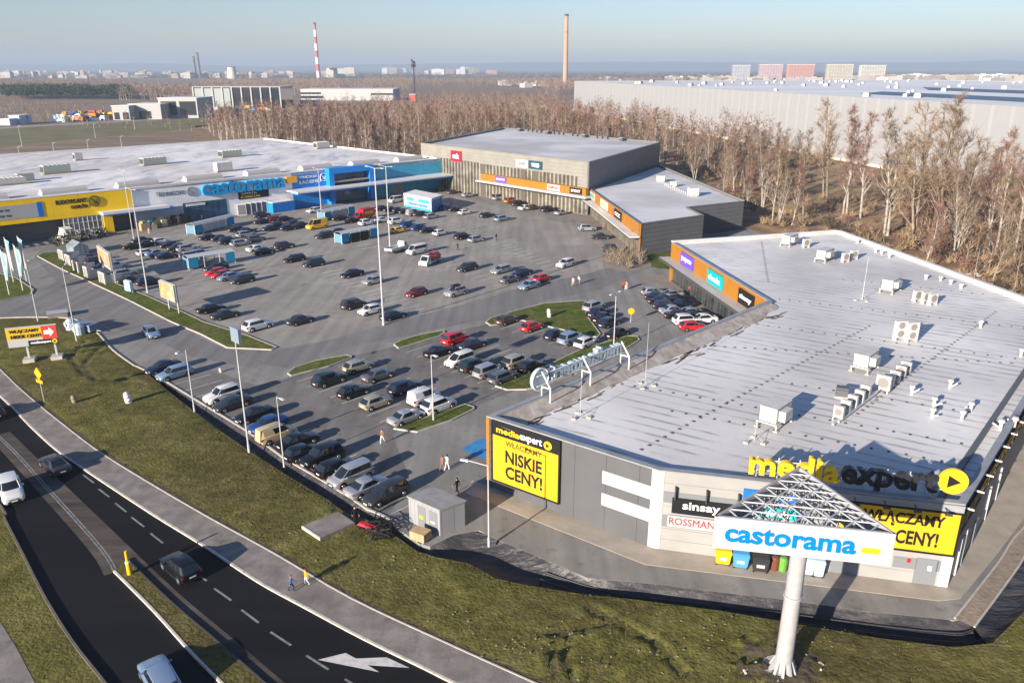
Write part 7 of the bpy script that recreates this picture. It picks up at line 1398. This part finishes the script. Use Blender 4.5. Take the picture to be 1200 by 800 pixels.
block('showroom_building', 188, 233, 138.5, 115.5, 35, m_lgrey, 'showroom with two large dark windows', win=[(.06, .46, .15, .85), (.54, .96, .15, .85)])
r, w_, h = block('depot_building', 229, 330, 127, 102.5, 45, m_glass, 'long glazed depot with white columns in the distance', roof=m_wwall)
for k in range(10): mb = MB(); t = k / 9; w_.box(mb, w_.L * t - .6, w_.L * t + .6, 0, h, .1, 1.2); part(mb, 'column', m_wwall, r)
mb = MB(); w_.box(mb, 0, w_.L * .42, h * .05, h * .95, .05, .3); part(mb, 'pale_glazing', mat('pale_glazing', (.3, .33, .31), .3), r)
r, w_, h = block('long_white_building', 353, 461, 118, 105, 60, m_wwall, 'long low white building beyond the birch wood', win=[(0, .24, .2, .42), (0, .22, .58, .74), (.76, 1, .5, .66)])
block('white_hall', 352, 372, 124, 118, 12, m_lgrey, 'small white hall in front of the long white building', win=[(.3, .8, .1, .7)])
block('blue_shed', 12, 24, 146, 136, 15, mat('pale_blue_wall', (.42, .54, .66), .6), 'pale blue shed at the far left beside the road'); block('blue_shed', 0, 12, 147, 140, 15, mat('pale_blue_wall', (.42, .54, .66), .6), 'low white and blue shed at the left edge')
block('red_shed', 480, 487, 119, 111, 12, mat('red_wall', (.5, .08, .07), .7), 'small red shed showing between the birches')
random.seed(5)
tcol = {'red': (.55, .03, .03), 'white': (.75, .75, .75), 'blue': (.03, .12, .35), 'yellow': (.7, .45, .02), 'orange': (.65, .2, .03), 'dark': (.03, .04, .05), 'pale blue': (.45, .58, .68)}
for i in range(58):
    if i < 34: px = 70 + i * 1.95 + random.uniform(-1, 1); py = 143.5 - (px - 70) * .045 - random.choice((0, 1.5, 4, 7))
    else: px = 250 + (i - 34) * 3.2; py = 135.5 - (px - 250) * .06 - random.choice((0, 2, 5))
    c = random.choice(list(tcol)); b = P(px, py); mb = MB(); L_t = random.choice((5, 7, 9)); mb.box((0, -L_t * .15, 1.0), (2.6, L_t * .7, 2.6)); mb.box((0, L_t * .38, .5), (2.4, 1.8, 2.3), 0, 0, .85)
    for yy_ in (-L_t * .35, L_t * .35): mb.tube((-1.2, yy_, .5), (1.2, yy_, .5), .5, n=8)
    o = mb.build('distant_truck', mat('truck_' + c.replace(' ', '_'), tcol[c], .5)); o.location = b; o.rotation_euler.z = random.uniform(-.6, .6) + 1.2; tag(o, c + ' lorry parked in the distant dealership yard', 'truck', c + ' lorries in the dealership yard')
# great warehouse
zw = 26.5
A = P(673, 95, zw).to_2d(); B = P(1215, 126, zw).to_2d(); q = P(830, 90.6, zw).to_2d(); 
waz = math.degrees(math.atan2((B - A).x, (B - A).y)); m_wh = ribbed('warehouse_cladding', (.31, .315, .325), (.345, .345, .345), waz, 8.5, duty=.8, depth=.05, dirt=.03)
r = root('warehouse', A, 'vast pale grey warehouse with a snowy white roof on the right', 'warehouse'); w_ = Wall(A, B); W_n = w_.n.to_2d()
C2 = Vector(B) - W_n * 420; D2 = Vector(A) - W_n * 380
mb = MB(); w_.box(mb, 0, w_.L, 0, zw, -.6, 0); part(mb, 'wall', m_wh, r); mb = MB(); Wall(D2, A).box(mb, 0, Wall(D2, A).L, 0, zw, -.6, 0); part(mb, 'side_wall', m_wh, r); mb = MB(); Wall(C2, D2).box(mb, 0, Wall(C2, D2).L, 0, zw, -.6, 0); part(mb, 'rear_wall', m_wh, r)
mb = MB(); mb.face([(p[0], p[1], zw - .6) for p in (A, B, C2, D2)]); part(mb, 'roof', noisy('warehouse_roof', [(.3, (.48, .51, .55)), (.5, (.62, .635, .65)), (.7, (.76, .76, .76))], scale=.02, detail=8, stretch=(20, (.3, 1.5, 1))), r)
mb = MB(); w_.box(mb, -1, w_.L, 0.1, 1.2, .02, .5); part(mb, 'plinth', m_cream, r)
for i in range(90):
    t = random.uniform(.02, .98); d = random.uniform(10, 360); q = w_.A + w_.u * (w_.L * t) - w_.n * d; s = random.uniform(.7, 1.5); mb = MB(); mb.box((0, 0, 0), (3.5 * s, 2 * s, 1.1 * s)); mb.box((0, 0, 1.1 * s), (3.0 * s, 1.6 * s, .4)); o = mb.build('rooftop_unit', m_wwall); o.location = (q.x, q.y, zw - .6); o.rotation_euler.z = 1; tag(o, 'small white unit scattered on the vast warehouse roof', 'rooftop unit', 'units on the warehouse roof')
sheet('solar_field', [tuple((w_.A + w_.u * a - w_.n * b).to_2d()) for a, b in ((w_.L * .72, 40), (w_.L, 40), (w_.L, 75), (w_.L * .66, 75))], zw - .5, mat('solar_dark', (.03, .05, .08), .4))
sheet('solar_field', [tuple((w_.A + w_.u * a - w_.n * b).to_2d()) for a, b in ((w_.L * .62, 120), (w_.L, 120), (w_.L, 165), (w_.L * .5, 165))], zw - .5, mat('solar_dark', (.03, .05, .08), .4))
# chimneys
def chimney(px, base, ptop, r0, r1, label, bands, m1, m2, yy=None):
    b = P(px, base); h = top_z(b, ptop); r = root('chimney', b, label, 'chimney'); k = bands
    for i in range(k):
        mb = MB(); t0, t1 = i / k, (i + 1) / k; mb.tube((b.x, b.y, h * t0), (b.x, b.y, h * t1), r0 + (r1 - r0) * t0, r0 + (r1 - r0) * t1, n=16); part(mb, 'shaft_band', m1 if i % 2 == 0 else m2, r)
    mb = MB(); mb.tube((b.x, b.y, h * .975), (b.x, b.y, h * 1.004), r1 * 1.12, n=16); part(mb, 'rim', m_dtrim, r)
    mb = MB(); mb.tube((b.x, b.y, h * .76), (b.x, b.y, h * .765), r0 + (r1 - r0) * .76 + .9, n=16); part(mb, 'platform', m_dtrim, r)
m_brick = mat('tan_brick', (.42, .26, .17), .9); m_cr = mat('chimney_red', (.42, .12, .10), .8); m_cw = mat('chimney_white', (.7, .68, .66), .8)
chimney(374.0, 99, 27, 4.6, 3.0, 'red and white banded chimney on the horizon', 9, m_cr, m_cw)
chimney(662.2, 103, 17, 5.2, 3.6, 'tan brick chimney with a dark top rising behind the birch wood', 22, m_brick, m_brick)
chimney(229.5, 92, 66, 6, 5, 'thin dark chimney on the horizon, left of a pair', 1, m_greyd, m_greyd); chimney(234.5, 92, 62, 6, 5, 'taller dark chimney on the horizon, right of a pair', 1, m_greyd, m_greyd)
chimney(272.5, 93, 78.5, 17, 14, 'squat cream cooling tower on the horizon', 1, m_cream, m_cream)
b = P(486, 116); r = root('radio_tower', b, 'dark branching tower top above the birch wood', 'tower'); h = top_z(b, 72); mb = MB(); mb.tube(b, b + Vector((0, 0, h)), 1.2, .8, n=6)
for k in range(14): z = h * random.uniform(.84, 1.0); a = random.uniform(0, 6.3); mb.box((b.x + math.cos(a) * 2.2, b.y + math.sin(a) * 2.2, z), (1.4, 1.4, 2.4))
part(mb, 'mast', mat('tower_dark', (.05, .04, .045), .8), r)
# flats
for px0, px1, pt, c, lb in ((858, 878, 77, (.50, .50, .56), 'grey high-rise slab, first of five on the horizon'), (889, 916, 76, (.58, .42, .42), 'pink and cream high-rise slab, second of five'), (922, 953, 76, (.62, .30, .22), 'salmon striped high-rise slab, third of five'), (968, 998, 76, (.62, .56, .42), 'cream slab with green edge, fourth of five'), (1007, 1036, 77, (.66, .63, .54), 'cream slab, rightmost of five high-rises')):
    c = tuple(x * .75 for x in c); fm = ribbed('flats_%d' % px0, c, tuple(min(1, x * 1.25) for x in c), 90, 9, duty=.5, horiz=False, dirt=.3); r, w_, h = block('apartment_block', px0, px1, 94, pt, 16, fm, lb)
    nst = 11
    for k in range(nst): mb = MB(); w_.box(mb, w_.L * .04, w_.L * .96, h * (k + .35) / nst, h * (k + .65) / nst, .05, .2); part(mb, 'window_row', mat('window_dark', (.16, .17, .2), .4), r)  # every window row in one flat dark grey
random.seed(77)
def town(n, x0, x1, b0, b1, h0, h1, w0, w1, label, group):
    for i in range(n):
        px = random.uniform(x0, x1); pb = random.uniform(b0, b1); b = P(px, pb); w_ = random.uniform(w0, w1); h = random.uniform(h0, h1); c = random.choice(((.42, .40, .38), (.38, .33, .28), (.46, .46, .46), (.34, .32, .30), (.30, .20, .17), (.40, .37, .32)))
        mb = MB(); mb.box((0, 0, 0), (w_, random.uniform(12, 22), h)); mb.box((0, 0, h), (w_ * .3, 6, 2.5)); o = mb.build('distant_building', mat('town_%d' % (c[0] * 100), c, .8)); o.location = (b.x, b.y, 0); o.rotation_euler.z = random.gauss(0, .35); tag(o, label, 'building', group)
town(90, 0, 345, 86, 92.5, 10, 26, 15, 48, 'small pale building in the hazy town on the left horizon', 'buildings of the left town')
town(12, 382, 412, 87, 91, 22, 45, 35, 70, 'white building of the cluster right of the banded chimney', 'cluster right of the banded chimney')
town(24, 440, 600, 85, 88, 15, 45, 30, 90, 'faint white building on the hazy middle horizon', 'buildings on the middle horizon')
town(36, 1030, 1200, 93, 98, 12, 20, 30, 90, 'low cream building beyond the warehouse on the right', 'low buildings beyond the warehouse')
town(30, 800, 1060, 93, 97, 8, 15, 20, 60, 'low white building below the five high-rises', 'low buildings below the high-rises')
town(12, 700, 860, 94, 98, 8, 16, 20, 60, 'low building between trees beyond the warehouse', 'low buildings among the far trees')
town(8, 590, 640, 99, 103, 8, 12, 15, 35, 'low pinkish building behind the birch wood', 'buildings behind the birch wood')
# far woods and hills
m_pine = noisy('pine_needles', [(.35, (.018, .035, .022)), (.6, (.045, .065, .035))], scale=.05, rough=.9); m_fw = noisy('far_twigs', [(.35, (.15, .11, .09)), (.6, (.27, .20, .155))], scale=.03, rough=.9)
def band(px0, px1, pb0, pb1, n):
    out = []
    for _ in range(n): out.append(tuple(P(random.uniform(px0, px1), random.uniform(pb0, pb1)).to_2d()))
    return out
mass('pine_wood', band(4, 152, 112.5, 117, 420), 13, 19, 6, [m_pine, m_pine], 70, trunk=False, tw=1.0, blob=True)
mass('far_woodland', band(140, 240, 110, 118, 300) + band(235, 480, 98, 108, 900) + band(340, 400, 100, 112, 150), 12, 19, 5, [m_bark, m_fw, m_twig], 42, tw=.35)
mass('far_woodland', band(430, 820, 96.5, 103, 800) + band(-20, 160, 98, 106, 260) + band(640, 700, 101, 112, 160), 12, 19, 6, [m_bark2, m_fw, m_twig2], 42, tw=.55)
mass('far_woodland', band(-30, 1230, 88, 93, 900), 12, 18, 14, [m_bark2, m_fw, mat('grey_wood', (.07, .06, .055), .9)], 26, tw=2.2)
mb = MB(); n = 120
for i in range(n + 1):
    x = -10500 + 21000 * i / n; h = 95 + 55 * mn.fractal(Vector((x / 3500, 1.3, 0)), 1, 2, 4) + (45 if x > 1500 else 0) * min(1, (x - 1500) / 1500)
    for y, z in ((12400, -1), (13300, h * .7), (14200, h), (15300, -1)): mb.v.append((x, y, z))
for i in range(n):
    for k in range(3): mb.f.append((4 * i + k, 4 * i + 4 + k, 4 * i + 5 + k, 4 * i + 1 + k)); mb.m.append(0)
o = mb.build('hills', m_base, smooth=True); o['kind'] = 'structure'
# ================================================================== grass tufts on the verge (uncountable)
random.seed(9); V = []; Fs = []; M = []
for _ in range(17000):
    t = random.random(); x = random.uniform(-62, 45); y = random.uniform(30, 112)
    if not inside((x, y), verge) or mn.noise(Vector((x * .25, y * .25, 8))) < -.15 + random.gauss(0, .15): continue
    z = .05 + .05 * random.random()
    for k in range(3):
        a = random.uniform(0, 6.28); h = random.uniform(.05, .16); l = random.uniform(.03, .1); i = len(V); ox, oy = x + random.gauss(0, .08), y + random.gauss(0, .08)
        V += [(ox - math.sin(a) * .02, oy + math.cos(a) * .02, z), (ox + math.sin(a) * .02, oy - math.cos(a) * .02, z), (ox + math.cos(a) * l, oy + math.sin(a) * l, z + h)]; Fs.append((i, i + 1, i + 2)); M.append(0 if random.random() < .75 else 1)
me = bpy.data.meshes.new('grass_tufts'); me.from_pydata(V, [], Fs); me.materials.append(mat('tuft_green', (.085, .09, .03), .9, 0, .05)); me.materials.append(mat('tuft_straw', (.22, .19, .09), .9, 0, .05)); me.polygons.foreach_set('material_index', M); me.update()
o = bpy.data.objects.new('grass_tufts', me); COL.objects.link(o); tag(o, kind='stuff')
mb = MB(); random.seed(4)
for (cx, cy, s, n) in ((595, 755, 30, 46), (660, 745, 22, 22), (530, 722, 18, 14), (845, 735, 22, 22), (960, 745, 30, 26), (700, 775, 30, 26), (800, 775, 40, 30), (330, 620, 60, 22), (240, 540, 50, 16), (450, 660, 40, 14)):
    for _ in range(n // 2):
        q = P(cx + random.gauss(0, s), cy + random.gauss(0, s * .35), .12)
        if inside((q.x, q.y), verge): mb.box(q, (random.uniform(.05, .2), random.uniform(.05, .15), random.uniform(.03, .07)), 0, random.uniform(0, 3), .7)
tag(mb.build('stones', mat('pale_stone', (.19, .17, .12), .9)), kind='stuff')
# ================================================================== people (continuous skinned bodies)
def human(pose, height=1.72):
    """one continuous body grown from a skeleton; returns (body mesh, clothing regions by height)"""
    s = height / 1.72; st, arm = pose
    J = {'pelvis': (0, 0, .93), 'waist': (0, 0, 1.10), 'chest': (0, .0, 1.32), 'neck': (0, .01, 1.48), 'head0': (0, .02, 1.56), 'head': (0, .03, 1.64)}
    Rr = {'pelvis': .155, 'waist': .135, 'chest': .165, 'neck': .06, 'head0': .085, 'head': .095}
    E_ = [('pelvis', 'waist'), ('waist', 'chest'), ('chest', 'neck'), ('neck', 'head0'), ('head0', 'head')]
    for sd, sx in (('l', -1), ('r', 1)):
        f = st * sx; a = arm * -sx
        J.update({'hip' + sd: (.095 * sx, 0, .88), 'knee' + sd: (.11 * sx, .16 * f + .04, .49), 'ank' + sd: (.115 * sx, .30 * f - .06, .09), 'toe' + sd: (.13 * sx, .30 * f + .13, .045), 'sho' + sd: (.185 * sx, 0, 1.40), 'elb' + sd: (.25 * sx, -.04 + .12 * a, 1.13), 'wri' + sd: (.26 * sx, .08 + .26 * a, .90), 'palm' + sd: (.26 * sx, .10 + .29 * a, .83)})
        Rr.update({'hip' + sd: .105, 'knee' + sd: .062, 'ank' + sd: .045, 'toe' + sd: .04, 'sho' + sd: .072, 'elb' + sd: .046, 'wri' + sd: .031, 'palm' + sd: .036})
        E_ += [('pelvis', 'hip' + sd), ('hip' + sd, 'knee' + sd), ('knee' + sd, 'ank' + sd), ('ank' + sd, 'toe' + sd), ('chest', 'sho' + sd), ('sho' + sd, 'elb' + sd), ('elb' + sd, 'wri' + sd), ('wri' + sd, 'palm' + sd)]
    names = list(J); me = bpy.data.meshes.new('body'); me.from_pydata([tuple(c * s for c in J[n]) for n in names], [(names.index(a), names.index(b)) for a, b in E_], [])
    o = bpy.data.objects.new('body', me); COL.objects.link(o); o.modifiers.new('skin', 'SKIN'); sk = me.skin_vertices[0].data if me.skin_vertices else None
    if sk is None:
        bpy.context.view_layer.objects.active = o; sk = me.skin_vertices[0].data
    for i, n in enumerate(names): sk[i].radius = (Rr[n] * s, Rr[n] * s * (.72 if n in ('chest', 'waist', 'pelvis') else 1)); sk[i].use_root = n == 'pelvis'
    sub = o.modifiers.new('sub', 'SUBSURF'); sub.levels = sub.render_levels = 1
    m2 = bpy.data.meshes.new_from_object(o.evaluated_get(bpy.context.evaluated_depsgraph_get())); bpy.data.objects.remove(o)
    # fingers, nose and ears joined into the same mesh
    bm = bmesh.new(); bm.from_mesh(m2)
    def cone(a, b, r1, r2):
        mbx = MB(); mbx.tube(a, b, r1, r2, n=5); vs = [bm.verts.new(v) for v in mbx.v]; [bm.faces.new([vs[i] for i in f]) for f in mbx.f]
    for sd, sx in (('l', -1), ('r', 1)):
        p = Vector(J['palm' + sd]) * s
        for k, ln in enumerate((.07, .085, .09, .08)): a = p + Vector((0, (-.03 + .02 * k) * s, -.02 * s)); b = a + Vector((0, .012, -ln * .55)) * s; cone(a, b, .0095 * s, .009 * s); cone(b, b + Vector((-.02 * sx, .0, -ln * .45)) * s, .009 * s, .006 * s)
        a = p + Vector((-.01 * sx, .03, .01)) * s; cone(a, a + Vector((-.02 * sx, .045, -.03)) * s, .011 * s, .008 * s)
        h = Vector(J['head']) * s; cone(h + Vector((.088 * sx, 0, -.01)) * s, h + Vector((.105 * sx, -.01, -.01)) * s, .03 * s, .022 * s)
    h = Vector(J['head']) * s; cone(h + Vector((0, .085, -.01)) * s, h + Vector((0, .118, -.035)) * s, .012 * s, .016 * s)
    bm.to_mesh(m2); bm.free(); m2.polygons.foreach_set('use_smooth', [True] * len(m2.polygons)); m2.update(); return m2
m_skin = mat('skin', (.55, .33, .24), .6); CL = {'black': (.012, .012, .014), 'white': (.7, .7, .68), 'blue': (.04, .13, .36), 'navy': (.02, .03, .08), 'brown': (.22, .11, .07), 'yellow': (.80, .50, .02), 'red': (.5, .03, .03), 'beige': (.5, .4, .3), 'grey': (.2, .2, .21), 'orange': (.7, .25, .12), 'jeans': (.05, .09, .18)}
def cl(c): return mat('cloth_' + c, CL[c], .85, 0, .1)
BASE = {}
def person(px, py, az, top, legs, hair, label, pose=(1, 1), height=1.72, hat=None, z=0.0, group=None):
    key = (pose, height)
    if key not in BASE: BASE[key] = human(pose, height)
    me = BASE[key].copy(); s = height / 1.72; b = P(px, py, z); r = empty('person', tuple(b), rz(az), label, 'person', group)
    for m in (m_skin, cl(top), cl(legs), m_ct): me.materials.append(m)
    idx = []
    for p in me.polygons:
        c = p.center / s
        idx.append(3 if c.z < .09 else 2 if c.z < .96 and abs(c.x) < .215 else 0 if (c.z > 1.49 or (c.z < .91 and abs(c.x) > .2)) else 1)
    me.polygons.foreach_set('material_index', idx); o = bpy.data.objects.new('body', me); COL.objects.link(o); o.parent = r
    mb = MB(); hd = Vector((0, .03, 1.64)) * s; n = 10        # hair or cap as a shell round the back and top of the head
    ringz = [(-.07, .085, -.03), (-.02, .108, -.015), (.045, .107, -.008), (.09, .078, 0), (.115, .03, .0)]
    for z_, rr, dy in ringz:
        for k in range(n): t = 2 * math.pi * k / n; mb.v.append(tuple(hd + Vector((rr * math.cos(t), (rr * math.sin(t) if math.sin(t) < 0 or z_ > .03 else rr * math.sin(t) * .1) + dy, z_)) * s))
    for a in range(len(ringz) - 1):
        for k in range(n): mb.f.append((a * n + k, a * n + (k + 1) % n, (a + 1) * n + (k + 1) % n, (a + 1) * n + k)); mb.m.append(0)
    mb.f.append(tuple((len(ringz) - 1) * n + k for k in range(n))); mb.m.append(0)
    mb.build('cap' if hat else 'hair', cl(hat) if hat else mat('hair_' + hair, {'dark': (.02, .014, .01), 'brown': (.09, .05, .03), 'fair': (.35, .25, .13)}[hair], .7), r, smooth=True)
    mb = MB()                                                  # eyes and mouth
    for sx in (-1, 1): mb.box(hd + Vector((.034 * sx, .083, .0)) * s, (.022, .012, .012))
    mb.box(hd + Vector((0, .082, -.062)) * s, (.045, .014, .01)); mb.build('face', mat('face_dark', (.12, .05, .045), .6), r)
    return r
person(342, 692, 60, 'blue', 'navy', 'dark', 'child in blue jacket and red cap walking on the sidewalk', (.8, 1), 1.45, 'red', .03)
person(359.5, 685, 240, 'yellow', 'white', 'dark', 'child in yellow jacket and red cap on the sidewalk', (.6, -.8), 1.45, 'red', .03)
person(417, 613, 150, 'black', 'black', 'dark', 'person in dark clothes standing by the concrete pad', (.4, .5), 1.75, None, .1)
person(448.5, 519.5, 200, 'brown', 'white', 'dark', 'person in dark top and pale trousers crossing the car park lane', (1, 1), 1.72)
person(518.5, 551.5, 40, 'brown', 'brown', 'brown', 'person in brown coat walking beside one in white', (.8, .8), 1.70)
person(524, 551, 40, 'white', 'white', 'dark', 'person in white walking beside one in brown coat', (.7, .6), 1.76)
person(536, 578, 300, 'black', 'black', 'dark', 'person in black behind the grey kiosk', (.9, 1), 1.65)
person(536.5, 293, 90, 'black', 'black', 'dark', 'person in black near the white tow truck', (.8, .8), 1.78)
person(581.5, 282, 300, 'black', 'black', 'dark', 'person in black alone on the open paving', (.5, .5), 1.78)
person(671.5, 335.3, 200, 'beige', 'beige', 'dark', 'person in beige walking, left of a pair near the lane', (1, 1), 1.74)
person(678, 333.5, 200, 'white', 'beige', 'fair', 'person in white walking, right of a pair near the lane', (.7, .6), 1.70)
person(729.7, 340.5, 30, 'red', 'black', 'dark', 'person in red and black, left of a pair by the store corner', (.7, .7), 1.74)
person(733.6, 340, 30, 'orange', 'white', 'brown', 'person in orange top and white trousers by the store corner', (.6, .5), 1.72)
person(807.5, 345.5, 60, 'red', 'black', 'dark', 'person in red outside the orange store entrance', (.5, .5), 1.74)
person(707, 268.5, 200, 'brown', 'brown', 'brown', 'person in brown on the pavement before the wing', (.5, .5), 1.74)
person(686.5, 252, 60, 'black', 'brown', 'dark', 'person in dark clothes at the corner of cinema and wing', (.6, .5), 1.74)
person(237, 259, 60, 'white', 'blue', 'dark', 'person in white at the dark store doors', (.5, .5), 1.74)
person(175, 275, 200, 'orange', 'beige', 'dark', 'person in orange beyond the left car cluster', (.5, .5), 1.74)
person(268, 250, 200, 'yellow', 'brown', 'dark', 'person in yellow right of the dark store doors', (.5, .5), 1.74)
